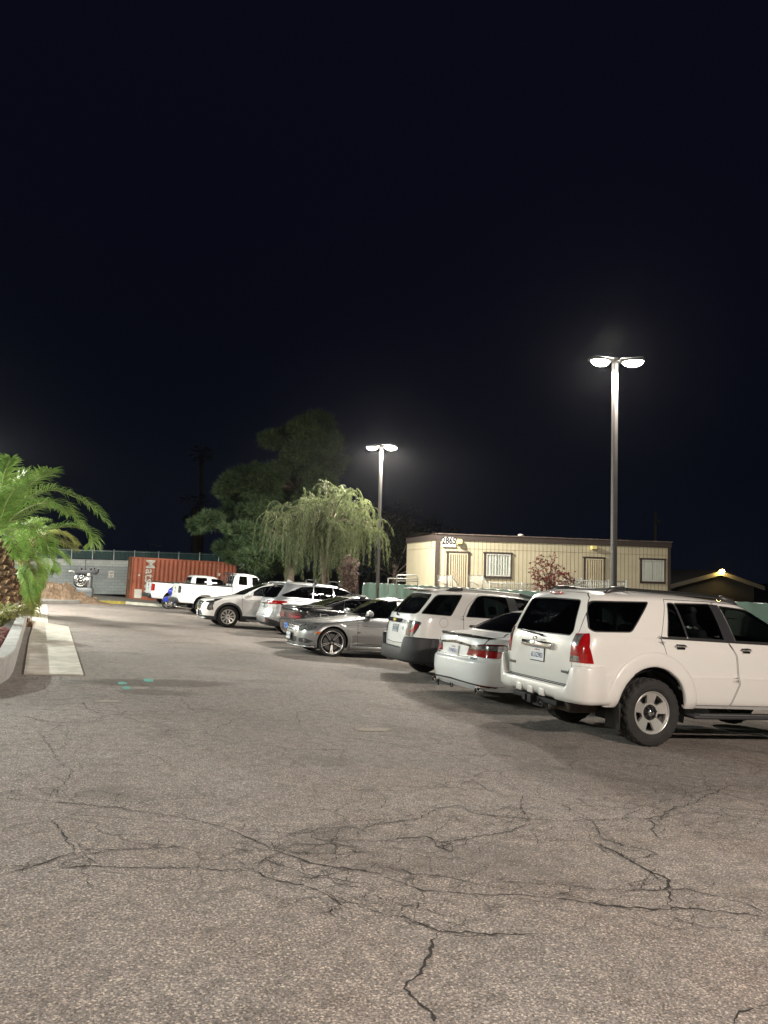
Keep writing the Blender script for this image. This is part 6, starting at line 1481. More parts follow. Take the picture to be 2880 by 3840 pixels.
def mound():
    c = px_lot(232, 2258); M = Matrix.Translation(lot(c[0], c[1]+1.3, .08)); m = MB(); vs = []; n, k = 110, 44; gz0 = ground_z(*M.translation[:2])
    ex = hdir(22); ey = Vector((-ex.y, ex.x, 0))
    for i in range(n+1):
        for j in range(k+1):
            a, b = -3.2+6.4*i/n, -1.3+2.6*j/k
            q = max(0, 1-(abs(a+.3)/2.9)**2.4)*max(0, 1-(abs(b)/1.3)**2.2)
            if a > .2: q *= max(0, 1-((a-.2)/2.1))**1.2
            p = ex*a+ey*b; h = .86*q+(.14*noise.noise(p*2.1)+.09*noise.noise(p*6.3)+.07*noise.noise(p*15)+.03*noise.noise(p*34))*min(1, q*4)
            vs.append((p.x, p.y, (h if q > 0 else -.12)-.05+ground_z(M.translation.x+p.x, M.translation.y+p.y)-gz0))
    m.add(vs, [(i*(k+1)+j, (i+1)*(k+1)+j, (i+1)*(k+1)+j+1, i*(k+1)+j+1) for i in range(n) for j in range(k)], 0, False)
    o = m.build('dirt_mound', [simple('brown excavated dirt', (.165, .112, .072), .95, vary=.35, vscale=5, bump=.8, bscale=22)], None, M); tag(o, 'heap of brown excavated dirt against the block wall', 'dirt mound')
    for i, (x, y) in enumerate(((335, 2243), (358, 2246), (318, 2246))):
        bm = bmesh.new(); bmesh.ops.create_icosphere(bm, subdivisions=2, radius=(.20, .17, .14)[i])
        for v in bm.verts: v.co *= .8+.5*noise.noise(v.co*5+Vector((i*4, 1, 0))); v.co.z *= .7
        q = MB(); q.bm(bm, 0, smooth=False); u, v = px_lot(x, y+8); o = q.build('dirt_clod', [simple('brown excavated dirt', (.165, .112, .072), .95)], None, Matrix.Translation(lot(u, v+.3, .16)))
        tag(o, ('largest brown dirt clod at the right foot of the heap', 'brown dirt clod rolled farthest from the heap onto the kerb', 'smallest brown dirt clod tight against the heap')[i], 'clod', 'clods fallen from the heap')
    # round silver machine: steel drum face with rings on a short stand
    b = px_lot(303, 2262); p = lot(b[0], b[1]+.75, .0); M = local_frame(p, hdir(8)); cx, cz = hit(M, 303, 2178); r = abs(hit(M, 333, 2178)[0]-cx)
    root = thing('drum_machine', 'round silver drum machine with concentric rings standing on the dirt heap', 'machine', M)
    T = Matrix.Translation((cx, 0, cz)); d = MB()
    d.lathe([(.001, -.12), (r*.16, -.12), (r*.2, -.05), (r*.30, -.06), (r*.34, -.12), (r*.42, -.12), (r*.46, -.02), (r*.62, -.03), (r*.66, -.07), (r*.72, -.07), (r*.76, -.02), (r*.92, .0), (r*.98, .03), (r, .10), (r, .45), (r*.9, .5), (.001, .5)], 40, 0, T, axis='y')
    d.build('drum', [simple('scuffed steel', (.50, .50, .50), .24, metal=1., vary=.25, vscale=6)], root)
    h = MB(); h.lathe([(r*.20, -.125), (r*.28, -.13), (r*.33, -.125)], 28, 0, T, axis='y')
    for k in range(12): a = 2*PI*k/12; h.tube([(cx+r*.55*math.cos(a), -.06, cz+r*.55*math.sin(a)), (cx+r*.55*math.cos(a), 0, cz+r*.55*math.sin(a))], .022, 6, 0)
    for a in (2.2, 3.5, 5.9): h.box((cx+r*.68*math.cos(a), -.055, cz+r*.68*math.sin(a)), (.5*r, .03, .04), 0, Matrix.Translation((cx+r*.68*math.cos(a), -.055, cz+r*.68*math.sin(a))) @ Matrix.Rotation(-a, 4, 'Y') @ Matrix.Translation((-(cx+r*.68*math.cos(a)), .055, -(cz+r*.68*math.sin(a)))))
    h.build('hub', [DARK], root)
    s = MB(); s.box((cx+.15, .2, cz-r*1.25), (.75, .4, r*.75), 0, bev=.02); s.box((cx+.30, .25, cz-r*1.6), (.5, .45, r*1.1), 0, bev=.02); s.box((cx+r*.98, .3, cz-.05), (.16, .5, 1.5*r), 0, bev=.02); s.build('stand', [simple('grey machine paint', (.17, .18, .19), .5, metal=.4)], root)
    t = MB(); t.box((cx+.18, .25, cz+r*1.13), (1.0, .4, .22), 0, bev=.02)
    for a, w, hh in ((-.12, .18, .30), (.32, .22, .26), (.55, .10, .34), (.70, .16, .2)): t.box((cx+a, .2, cz+r*1.3), (w, .25, hh), 0, bev=.01)
    t.tube([(cx-.3, .1, cz+r*1.0), (cx-.42, 0, cz+r*1.25), (cx-.62, 0, cz+r*1.2)], .03, 6, 1); t.box((cx+r*.98, -.02, cz+.32), (.14, .2, .14), 1, bev=.03)
    t.build('motor', [simple('machine black', (.03, .03, .035), .5), simple('machine pale', (.5, .5, .46), .4)], root)
    t = MB(); a, b_ = hit(M, 318, 2098); t.tube([(a, .2, cz+r), (a, .2, b_)], .025, 6, 0); t.build('pipe', [simple('machine black', (.03, .03, .035), .5)], root)
mound()

# ------------------------------------------------------------------ lamp posts
LENS = emit('lamp lens', (1.0, .93, .80), 60.0)
POLEM = simple('bronze grey pole', (.075, .07, .068), .45, metal=.4, vary=.1)
HEADM = simple('lamp housing', (.10, .10, .10), .5, metal=.3)
def lamp_post(base, top_z, dirs, label, power, col=(1., .92, .80), wpole=.127, reach=.14, grp='lamp posts of the parking lot', aim=None, spill=None):
    b = Vector(base); root = thing('lamp_post', label, 'lamp post', Matrix.Translation(b), grp); H = top_z-b.z
    p = MB(); w = wpole/2; k = w*.35
    oct_ = [(w, -w+k), (w, w-k), (w-k, w), (-w+k, w), (-w, w-k), (-w, -w+k), (-w+k, -w), (w-k, -w)]; rz = Matrix.Rotation(R(20), 4, 'Z')
    p.prism(oct_, -.3, H, 0, rz, axes='xy'); p.box((0, 0, H+.01), (wpole*1.05, wpole*1.05, .03), 0, rz); p.build('pole', [POLEM], root)
    q = MB(); q.lathe([(.25, -.6), (.25, .12), (.23, .15), (.001, .15)], 24, 0); q.build('pole_base', [CONC2], root)
    for ih, az in enumerate(dirs):
        d = Vector((math.cos(az), math.sin(az), 0)); M = Matrix.Translation((0, 0, H-.06)) @ Matrix.Rotation(az, 4, 'Z')
        h = MB(); h.box((reach*.55, 0, -.01), (reach*.9, .06, .05), 0, bev=.01); h.box((reach+.27, 0, .0), (.54, .34, .075), 0, bev=.025)
        hd = h.build('lamp_head', [HEADM], root, M)
        l = MB(); bm = bmesh.new(); bmesh.ops.create_uvsphere(bm, u_segments=20, v_segments=12, radius=1)
        for v in bm.verts: v.co = Vector((reach+.28+v.co.x*.25, v.co.y*.16, -.03+min(0, v.co.z)*.13))
        l.bm(bm, 0); l.build('lens', [LENS], hd)
        L = bpy.data.lights.new('lamp_light', 'SPOT'); L.energy = power; L.color = col; L.spot_size = R(172); L.spot_blend = .12; L.shadow_soft_size = .11
        lo = bpy.data.objects.new('lamp_light', L); COL.objects.link(lo); lo.parent = root; lo.location = (d.x*(reach+.3), d.y*(reach+.3), H-.30); lo.rotation_euler = (0, 0, 0)
        if aim and ih in aim: e_, th, cone, rot = aim[ih]; L.energy = e_; L.spot_size = R(cone); L.spot_blend = .4; lo.rotation_euler = (R(th), 0, rot)
    L = bpy.data.lights.new('lamp_spill', 'POINT'); L.energy = (spill or power*.22); L.color = col; L.shadow_soft_size = .12   # sideways and upward glow of the drop lenses
    lo = bpy.data.objects.new('lamp_spill', L); COL.objects.link(lo); lo.parent = root; lo.location = (.0, -.0, H+.35)
    return root
def on_u_line(u0, xpx):
    lo_, hi = -6., 60.
    for _ in range(50):
        m = (lo_+hi)/2; q = RW.T@np.array(lot(u0, m))+FOOT; x = 1440+F*q[0]/q[2] if q[2] > .1 else 9e9
        if x > xpx: lo_ = m
        else: hi = m
    return m
def camdepth(p): return float((RW.T@np.array(p)+FOOT)[2])
FU = 13.0
def lamps():
    for xb, yt, lab, dirs in ((2299, 1322, 'nearer tall lamp post rising behind the white off-roader, its lamps lit', (R(200), R(-22))), (1411, 1660, 'farther lamp post with lit heads beside the weeping tree', (R(165), R(-35), R(5)))):
        v = on_u_line(FU-.9, xb); b = lot(FU-.9, v); D = camdepth(b); z = px_at(xb, yt, D).z
        lamp_post(b, z, dirs, lab, P_LAMP if xb > 2000 else P_LEFT, aim={1: (P_BLDG, 42, 118, R(8))} if xb > 2000 else None, spill=480 if xb > 2000 else 620)
    # unseen post behind the camera: its lamps light the near cars and the foreground
    lamp_post(lot(5.2, -4.2), lot(5.2, -4.2).z+6.6, (R(200), R(110), R(20)), 'lamp post out of frame behind the near end of the row', P_NEAR, (1., .87, .76))
    lamp_post(lot(-4.5, 31.), lot(-4.5, 31.).z+6.4, (R(30), R(-60), R(150)), 'added lamp post out of frame at the far left corner of the lot', P_FAR, (1., .96, .86))  # unseen post added to light the far wall and the palms
lamps()

# ------------------------------------------------------------------ screened chain-link fence in front of the stalls
def screen_fence():
    def zt(x, y):                               # lot height of the fence top seen at a pixel
        r = ray(x, y); t = (lambda q: q)(None)
        d = np.array([r@LU, r@LV, -(r@DOWN)]); k = FU/d[0]; return HC+d[2]*k, d[1]*k
    h1, va = zt(2870, 2262); h2, vb = zt(1360, 2184); v0, v1 = -9., vb
    hh = lambda v: h1+(h2-h1)*(v-va)/(vb-va)
    f = thing('screened_fence', 'long low chain-link fence with green privacy screen in front of the parked cars', 'fence', M_LOT.copy())
    m = MB(); n = 260; vs = []
    for i in range(n+1):
        v = v0+(v1-v0)*i/n; s = .03*math.sin(v*5.1)+.02*math.sin(v*13.)
        drop = .18*max(0, 1-(v1-v)/.5)**2
        vs += [(FU+s*.2, v, -.1), (FU+.03+s, v, hh(v)*.5), (FU+s*.4, v, hh(v)-drop+.012*math.sin(v*9))]
    m.add(vs, [(3*i+j, 3*i+3+j, 3*i+4+j, 3*i+1+j) for i in range(n) for j in range(2)], 0, True)
    t = NT('green screen fabric'); c = t.coord('Object'); nz = t.noise(c, .8, 5); col = t.ramp(nz.outputs['Fac'], [(.3, (.040, .075, .058)), (.7, (.060, .105, .082))])
    m.build('screen_fabric', [t.bsdf(col, .8, bump=t.noise(c, 160, 2).outputs['Fac'], bstr=.2)], f)
    w = MB(); z = .0
    pts = []; k = int((9.5-v0)/.03)
    for i in range(k): v = v0+.03*i; pts.append((FU+.04, v, hh(v)+(.075 if i % 2 else .005)))
    w.tube(pts, .0055, 4, 0, smooth=False); w.build('wire_top', [simple('galvanised wire', (.35, .36, .36), .5, metal=.5)], f)
    r = MB(); r.tube([(FU+.05, v, hh(v)-.02-.18*max(0, 1-(v1-v)/.5)**2) for v in np.linspace(v0, v1, 60)], .022, 8, 0); r.build('top_rail', [simple('galvanised post', (.55, .56, .56), .5, metal=.3)], f)
    for v in np.arange(v1-.05, v0, -3.05): q = MB(); q.tube([(FU+.06, v, -.2), (FU+.06, v, hh(v)-.02)], .032, 8, 0); q.build('post', [simple('galvanised post', (.55, .56, .56), .5, metal=.3)], f)
screen_fence()

# ------------------------------------------------------------------ site office
def office():
    M = local_frame(px_at(1635, 2190, 36.0), hdir(11)); M.translation.z = -1.15
    Lx = hit(M, 2511, 2039)[0]; H = hit(M, 1635, 2002)[1]; ey = Vector((M[0][1], M[1][1], M[2][1]))
    D = 3.0
    for k in range(200):
        q = RW.T@np.array(M @ Vector((0, D, H)))+FOOT
        if 1440+F*q[0]/q[2] < 1527: break
        D += .05
    root = thing('site_office', 'beige portable office building with brown trim and a 2865 number board', 'building', M)
    t = NT('beige siding'); c = t.coord('Object'); n = t.noise(c, 1.1, 6); n2 = t.noise(c, 30, 3)
    col = t.ramp(n.outputs['Fac'], [(.3, (.41, .37, .26)), (.7, (.48, .435, .31))])
    sid = t.bsdf(col, .75, bump=n2.outputs['Fac'], bstr=.12); brown = simple('brown trim', (.045, .034, .029), .6, vary=.15, vscale=6); gro = simple('siding groove', (.20, .175, .11), .85)
    w = MB(); w.box((Lx/2, D/2, H/2+.1), (Lx, D, H-.2), 0)
    k = int(Lx/.2032)
    for i in range(1, k): w.box((i*Lx/k, -.002, H/2), (.022, .006, H-.3), 1)
    k = int(D/.2032)
    for i in range(1, k): w.box((-.002, i*D/k, H/2), (.006, .022, H-.3), 1)
    zs = hit(M, 1700, 2056)[1]; w.box((Lx/2, -.004, zs), (Lx, .010, .018), 1); w.box((-.004, D/2, zs), (.010, D, .018), 1)
    w.build('wall', [sid, gro], root)
    f = MB(); fh = .27
    f.box((Lx/2, -.03, H-fh/2), (Lx+.16, .05, fh), 0); f.box((-.03, D/2, H-fh/2), (.05, D+.1, fh), 0); f.box((Lx+.03, D/2, H-fh/2), (.05, D+.1, fh), 0)
    f.box((.045, -.03, H/2), (.15, .045, H-fh), 0); f.box((-.03, .05, H/2), (.045, .10, H-fh), 0); f.box((Lx-.045, -.03, H/2), (.15, .045, H-fh), 0)
    f.build('trim', [brown], root)
    r = MB(); n = 12; vs = []
    for i in range(n+1):
        y = -.08+(D+.16)*i/n; vs += [(-.10, y, H+.01+.14*math.sin(PI*i/n)), (Lx+.10, y, H+.01+.14*math.sin(PI*i/n))]
    r.add(vs, [(2*i, 2*i+1, 2*i+3, 2*i+2) for i in range(n)], 0, True); r.box((Lx/2, -.07, H+.012), (Lx+.2, .06, .03), 0)
    rr = random.Random(2)
    for i in range(70): r.box((Lx*rr.random(), -.07, H+.03), (.15+.3*rr.random(), .05, .02+.02*rr.random()), 0)
    ro = r.build('roof', [simple('dusty roof edge', (.13, .10, .085), .85, vary=.4, vscale=7)], root)
    for (x0, x1, y0, y1) in ((1957, 1978, 2001, 2016), (2481, 2496, 2029, 2040)):
        a, zt = hit(M, (x0+x1)/2, y0); wd = abs(hit(M, x1, y1)[0]-hit(M, x0, y1)[0])/2; v = MB()
        v.lathe([(wd*.7, H-.05), (wd*.7, zt-.10), (wd, zt-.10), (wd*.98, zt-.02), (wd*.6, zt), (.001, zt)], 18, 0, Matrix.Translation((a, .5, 0))); v.build('roof_vent', [simple('pale vent metal', (.45, .43, .38), .5)], ro)
    white = simple('window white', (.48, .48, .44), .5); cream = simple('cream security bars', (.46, .41, .29), .6)
    def opening(kind, x0, y0, x1, y1, bars):
        a, zt = hit(M, x0, y0); b, _ = hit(M, x1, y1 if kind == 'window' else y0); zb = hit(M, x0, y1)[1] if kind == 'window' else .45
        fr = MB(); g = .10
        fr.box(((a+b)/2, -.04, zt-g*.4), (b-a+.08, .08, g*.8), 0); fr.box((a+g/2, -.03, (zt+zb)/2), (g, .06, zt-zb-.02), 0); fr.box((b-g*.3, -.03, (zt+zb)/2), (g*.6, .06, zt-zb-.02), 0)
        if kind == 'window': fr.box(((a+b)/2, -.03, zb+g/2), (b-a, .06, g), 0)
        w0 = fr.build('window' if kind == 'window' else 'door', [brown], root)
        x_, y_ = (a+g+.01, b-g*.6-.01), (zb+(g if kind == 'window' else 0)+.01, zt-g*.8-.01)
        if kind == 'window':
            s = MB(); s.box(((x_[0]+x_[1])/2, -.010, (y_[0]+y_[1])/2), (x_[1]-x_[0], .012, y_[1]-y_[0]), 0); s.build('pane', [simple('curtained glass', (.34, .40, .36), .15, coat=.8, vary=.15, vscale=5)], w0)
            c = MB(); n = 13                      # drawn vertical blinds behind the bars
            for i in range(n):
                xx = x_[0]+.05+(x_[1]-x_[0]-.1)*(i+.5)/n
                if i == n//2: continue
                c.prism([(xx-.04, -.022), (xx+.03, -.032), (xx+.04, -.026)], y_[0]+.04+.015*(i % 3), y_[1]-.09, 0, axes='xy')
            c.build('blind', [simple('pale blind', (.46, .50, .45), .7)], w0)
        else:
            s = MB(); s.box(((x_[0]+x_[1])/2, -.012, (y_[0]+y_[1])/2), (x_[1]-x_[0], .014, y_[1]-y_[0]), 0); s.build('door_leaf', [simple('dark door tan', (.26, .21, .12), .7)], w0)  # door leaf is a plain darker tan
        q = MB(); t_ = .055
        for xx in (x_[0]+t_/2, x_[1]-t_/2): q.box((xx, -.05, (y_[0]+y_[1])/2), (t_, .03, y_[1]-y_[0]), 0)
        for zz in (y_[0]+t_/2, y_[1]-t_/2): q.box(((x_[0]+x_[1])/2, -.05, zz), (x_[1]-x_[0]-2*t_, .03, t_), 0)
        for i in range(1, bars):
            xx = x_[0]+t_+(x_[1]-x_[0]-2*t_)*i/bars; q.box((xx, -.06, (y_[0]+y_[1])/2), (.022 if kind == 'window' else .055, .02, y_[1]-y_[0]-2*t_), 0)
        q.build('security_bars', [cream if kind == 'door' else white], w0)
    opening('door', 1675, 2066, 1759, 2190, 8); opening('window', 1815, 2069, 1917, 2168, 8); opening('door', 2188, 2087, 2266, 2205, 7); opening('window', 2399, 2092, 2493, 2187, 8)
    a, zt = hit(M, 1658, 2013.5); b, zb = hit(M, 1707, 2052); s = MB(); s.box(((a+b)/2, -.05, (zt+zb)/2), (b-a, .03, zt-zb), 0)
    text_mb('2865', .46, s, 1, Matrix.Translation(((a+b)/2, -.067, (zt+zb)/2+.05)), .003, bold=.016, sx=.76); text_mb('school district', .07, s, 1, Matrix.Translation(((a+b)/2, -.067, zb+.06)), .002, sx=.9)
    s.build('number_board', [simple('board white', (.58, .58, .57), .5), PLATEK], root)
    for (x0, y0, x1, y1) in ((1713, 2022, 1728, 2043), (2214, 2047, 2231, 2063)):
        a, zt = hit(M, x0, y0); b, zb = hit(M, x1, y1); s = MB(); s.prism([(-.25, zb+.05), (-.20, zt), (-.003, zt), (-.003, zb)], a, b, 0, axes='yz'); s.build('wall_light', [simple('yellowed lamp box', (.62, .54, .22), .4)], root)
    v = MB()
    for i in range(4): v.box((-.012, D*.16, hit(M, 1640, 2018)[1]-.12*i), (.02, .16, .05), 0)
    v.build('wall_vent', [simple('vent dark', (.12, .10, .06), .8)], root)
    return M
OM = office()
def pipe_obj(name, label, cat, paths, r, mat, org, group=None):
    o = Vector(org); m = MB()
    for P in paths: m.tube([Vector(p)-o for p in P], r, 8, 0)
    return tag(m.build(name, [mat], None, Matrix.Translation(o)), label, cat, group)
def yard():
    GALV = simple('galvanised rail', (.36, .36, .33), .45, metal=.5); WHT = simple('white rail', (.36, .38, .36), .5)
    P = lambda x, y, d=31.: px_at(x, y, d)
    pipe_obj('ramp_handrail', 'round-cornered grey pipe handrail at the left end of the beige office', 'handrail', [[P(1487, 2230), P(1487, 2166), P(1489, 2159), P(1496, 2157), P(1556, 2157), P(1564, 2160), P(1567, 2167), P(1567, 2230)], [P(1456, 2169, 31.5), P(1487, 2170), P(1567, 2171)], [P(1456, 2169, 31.5), P(1454, 2230, 31.5)], [P(1487, 2179), P(1567, 2180)]], .024, GALV, P(1520, 2230))
    # two flights of steps with mesh guard rails at the doors
    for (xa, xb, yt, lab, nm) in ((1642, 1702, 2157, 'grey mesh guard rail beside the left office door', 'stair_railing'), (1757, 1822, 2157, 'grey mesh guard rail sloping down beside the first office window', 'stair_railing')):
        d = 33.8; o = P((xa+xb)/2, 2230, d); root = thing(nm, lab, 'railing', Matrix.Translation(o), 'guard rails of the office steps'); L = lambda p: p-o
        m = MB(); xm = xa+(xb-xa)*.80
        m.tube([L(P(xa, 2235, d)), L(P(xa, yt, d)), L(P(xm, yt+1, d)), L(P(xb+22, 2200, d))], .020, 6, 0); m.tube([L(P(xm, yt+1, d)), L(P(xm, 2235, d))], .022, 6, 0)
        m.tube([L(P(xa, yt+18, d)), L(P(xm-12, 2196, d))], .016, 6, 0); m.build('frame', [GALV], root)
        q = MB(); x = xa+4
        while x < xb+14: q.tube([L(P(x, yt+1+max(0, (x-xm)/(xb+22-xm))*42, d)), L(P(x, 2232, d))], .010, 4, 0); x += 5.0
        q.build('bars', [simple('pale mesh', (.40, .41, .40), .6)], root)
    # step treads
    # white picket railings in front of the office
    def picket(x0, y0, x1, y1, d0, d1, lab, sp):
        o = px_at((x0+x1)/2, 2240, (d0+d1)/2); root = thing('picket_railing', lab, 'railing', Matrix.Translation(o), 'white picket railings before the office')
        A = lambda x, dy=0: px_at(x, y0+(y1-y0)*(x-x0)/(x1-x0)+dy, d0+(d1-d0)*(x-x0)/(x1-x0))-o
        m = MB(); m.tube([A(x0), A(x1)], .022, 6, 0); m.tube([A(x0, 17), A(x1, 17)], .016, 6, 0); m.build('rail', [WHT], root)
        q = MB(); x = x0
        while x <= x1: q.tube([A(x, 1), A(x, 60)], .013, 4, 0); x += sp
        q.build('pickets', [WHT], root)
        for k in range(4):
            x = x0+(x1-x0)*k/3; g = MB(); g.tube([A(x, -5), A(x, 62)], .035, 6, 0); g.build('post', [WHT], root)
    picket(1838, 2186, 2018, 2191, 31.5, 31.0, 'low white picket railing below the first office window', 7.0); picket(2090, 2180, 2180, 2172, 31.0, 31.0, 'white picket railing right of the red shrub', 7.2); picket(2150, 2176, 2349, 2181, 30.6, 31.0, 'white picket railing passing behind the tall lamp post', 7.0)
yard()

# ------------------------------------------------------------------ trees
def tufts(m, c, r, n, blade, wid, rr, flat=1.0, k=5, up=.0, mats=1):
    for _ in range(n):
        d = Vector((rr.gauss(0, 1), rr.gauss(0, 1), rr.gauss(0, 1)))
        if d.length < .01: continue
        d.normalize(); q = rr.random()**.45; p = c+Vector((d.x*r*q, d.y*r*q, d.z*r*q*flat)); mi = rr.randrange(mats)
        for j in range(k):
            e = (d*.9+Vector((rr.gauss(0, .6), rr.gauss(0, .6), rr.gauss(0, .5)+up))).normalized(); s = e.cross(Vector((rr.random()-.5, rr.random()-.5, rr.random()-.5))).normalized()*wid; L = blade*(.6+.7*rr.random())
            m.add([p-s, p+s, p+e*L], [(0, 1, 2)], mi)
BARK = simple('grey brown bark', (.11, .085, .065), .9, vary=.4, vscale=8, bump=.5, bscale=20)
def pine():
    D = 44.; P = lambda x, y, dz=0.: px_at(x, y, D+dz); o = P(1085, 2215); o.z = -1.15
    root = thing('pine_tree', 'tall dark pine with layered clumps behind the weeping tree', 'pine tree', Matrix.Translation(o)); L = lambda p: p-o; rr = random.Random(21)
    Z = lambda x, y, dz=0.: L(P(650+x/1.843, 1500+y/1.843, dz))
    t = MB(); tr = [L(o), Z(810, 1000), Z(840, 800), Z(860, 620), Z(890, 420), Z(900, 280), Z(960, 180)]; t.tube(spline(tr, 24), [.30-.22*i/24 for i in range(25)], 10, 0)
    C = [(1000,170,95),(950,250,110),(900,200,70),(820,235,60),(740,275,75),(665,275,48),(1065,380,85),(960,420,110),(850,430,85),(790,520,90),(690,520,85),(570,520,80),(455,530,72),(400,570,52),(490,630,80),(385,650,55),(335,620,38),(560,690,80),(610,760,80),(520,770,60),(320,830,62),(235,835,55),(165,870,45),(400,860,62),(480,900,62),(425,935,42),(570,870,80),(650,640,70),(700,950,75),(600,1000,90),(480,1025,72),(345,1030,52),(560,1090,85),(690,1090,85),(1085,480,75),(1000,560,85),(1100,300,60),(930,680,80),(1040,640,70),(760,880,70),(780,1040,80),(640,1140,80),(1120,420,60),(860,340,70),(880,560,70),(720,720,70),(560,600,70),(400,780,60),(540,960,70),(840,800,70),(760,620,70),(1040,300,70),(420,1080,50),(800,1140,70)]
    m = MB(); s = D/F/1.843
    for i, (x, y, r) in enumerate(C):
        dz = 2.2*math.sin(i*2.3); c = Z(x, y, dz); b = tr[min(6, max(1, int((1150-y)/170)))]
        t.tube(spline([b, b.lerp(c, .5)+Vector((0, 0, .25)), c], 6), [.09, .08, .07, .055, .045, .03, .02], 5, 0)
        tufts(m, c, r*s*1.28, int(110+r*2.8), .36, .021, rr, .72, 7, .25, 3)
        for q in range(3): e = c+Vector((rr.gauss(0, 1), rr.gauss(0, 1), rr.gauss(0, .5)))*r*s*.75; tufts(m, e, r*s*.42, int(20+r*.4), .30, .018, rr, .8, 7, .3, 3)
    t.build('trunk', [BARK], root)
    m.build('crown', [leaf_mat('pine needles', [(.027, .050, .021), (.045, .078, .030), (.065, .105, .040)], .15, .7), leaf_mat('pine needles two', [(.039, .066, .024), (.060, .096, .033), (.080, .12, .045)], .15, .7), leaf_mat('pine needles three', [(.021, .042, .021), (.033, .060, .027), (.050, .078, .033)], .15, .7)], root)
pine()
def weeping():
    D = 31.; P = lambda x, y, dz=0.: px_at(x, y, D+dz); o = P(1225, 2230); o.z = -1.15
    root = thing('weeping_tree', 'pale green weeping tree with hanging strands, lit by the farther lamp post', 'tree', Matrix.Translation(o)); L = lambda p: p-o; rr = random.Random(31)
    Z = lambda x, y, dz=0.: L(P(650+x/1.843, 1500+y/1.843, dz))
    t = MB(); base = [L(o), Z(1050, 1150), Z(1040, 1000)]; t.tube(spline(base, 10), [.17-.04*i/10 for i in range(11)], 10, 0)
    tops = [(690,800,0),(760,725,.8),(850,750,-1.2),(900,690,.4),(940,650,1.2),(1060,565,0),(1120,640,-1.),(1170,600,.6),(1240,610,-.6),(1310,690,.5),(1350,740,-.8),(1390,850,.4),(1420,900,-.2),(800,800,1.6),(1000,700,-1.8),(1200,760,1.8),(1280,850,-1.8),(900,880,-1.6),(1110,860,-2.),(740,850,-.8),(1340,900,1.2),(1040,760,1.9),(1180,900,-1.2)]
    m = MB(); m0 = base[2]
    def strand(p, L_, dr):
        n = max(6, int(L_/.085)); q = Vector(p); d = Vector(dr)
        for i in range(n):
            d = (d+Vector((rr.gauss(0, .05), rr.gauss(0, .05), -.28))).normalized(); q2 = q+d*.085
            for j in range(4):
                a = rr.random()*2*PI; e = (Vector((math.cos(a)*.55, math.sin(a)*.55, -.55))+d*.5).normalized(); s = e.cross(Vector((math.sin(a), -math.cos(a), .2))).normalized()*.011; l = .10+.09*rr.random(); b = q.lerp(q2, rr.random())
                m.add([b-s, b+s, b+e*l], [(0, 1, 2)], rr.randrange(2))
            q = q2
    for i, (x, y, dz) in enumerate(tops):
        c = Z(x, y, dz); mid = m0.lerp(c, .45)+Vector((0, 0, .55)); br = spline([m0.lerp(base[1], rr.random()*.5), mid, c], 14)
        t.tube(br, [.055-.045*k/14 for k in range(15)], 5, 0)
        for k in range(4, 15):
            for q in range(rr.choice((0, 0, 2, 4)) if k < 12 else rr.choice((2, 4, 6))):
                p = br[k]+Vector((rr.gauss(0, .11), rr.gauss(0, .11), rr.gauss(0, .08))); ln = min(p.z-.35, (.35+2.0*rr.random()**1.3)*(1.25 if k < 9 else .95)); out = Vector((p.x-m0.x, p.y-m0.y, 0)); out = out.normalized()*.08 if out.length > .1 else Vector((.1, 0, 0))
                if ln > .3: strand(p, ln, out+Vector((rr.gauss(0, .3), rr.gauss(0, .3), .35)))
    t.build('trunk', [BARK], root)
    m.build('crown', [leaf_mat('weeping leaves', [(.075, .095, .042), (.115, .135, .06), (.16, .175, .085)], .35, .6), leaf_mat('weeping leaves two', [(.055, .078, .034), (.09, .112, .048), (.13, .148, .068)], .35, .6)], root)
weeping()
def shrub(name, label, P0, stems, leaf, cols, seed, spread, wid, cat='shrub', den=1.0):
    o = Vector(P0); root = thing(name, label, cat, Matrix.Translation(o)); rr = random.Random(seed); t = MB(); m = MB()
    for s in stems:
        S = [Vector(p)-o for p in s]; C = spline(S, 14); t.tube(C, [.018-.012*i/14 for i in range(15)], 5, 0)
        for i in range(3, 15):
            if rr.random() > .8: continue
            for k in range(int(3*den)):
                b = C[i]+Vector((rr.gauss(0, 1), rr.gauss(0, 1), rr.gauss(0, .8)))*spread
                t.tube([C[i], b], [.006, .003], 4, 0)
                for j in range(5):
                    e = Vector((rr.gauss(0, 1), rr.gauss(0, 1), rr.gauss(0, .7))).normalized(); u = e.cross(Vector((rr.random()-.5, rr.random()-.5, rr.random()))).normalized()*wid; l = leaf*(.7+.6*rr.random())
                    m.add([b, b+e*l*.5+u, b+e*l, b+e*l*.5-u], [(0, 1, 2, 3)], 0)
    t.build('stem', [BARK], root); m.build('foliage', [leaf_mat(name+' '+label[:12], cols, .25, .6)], root)
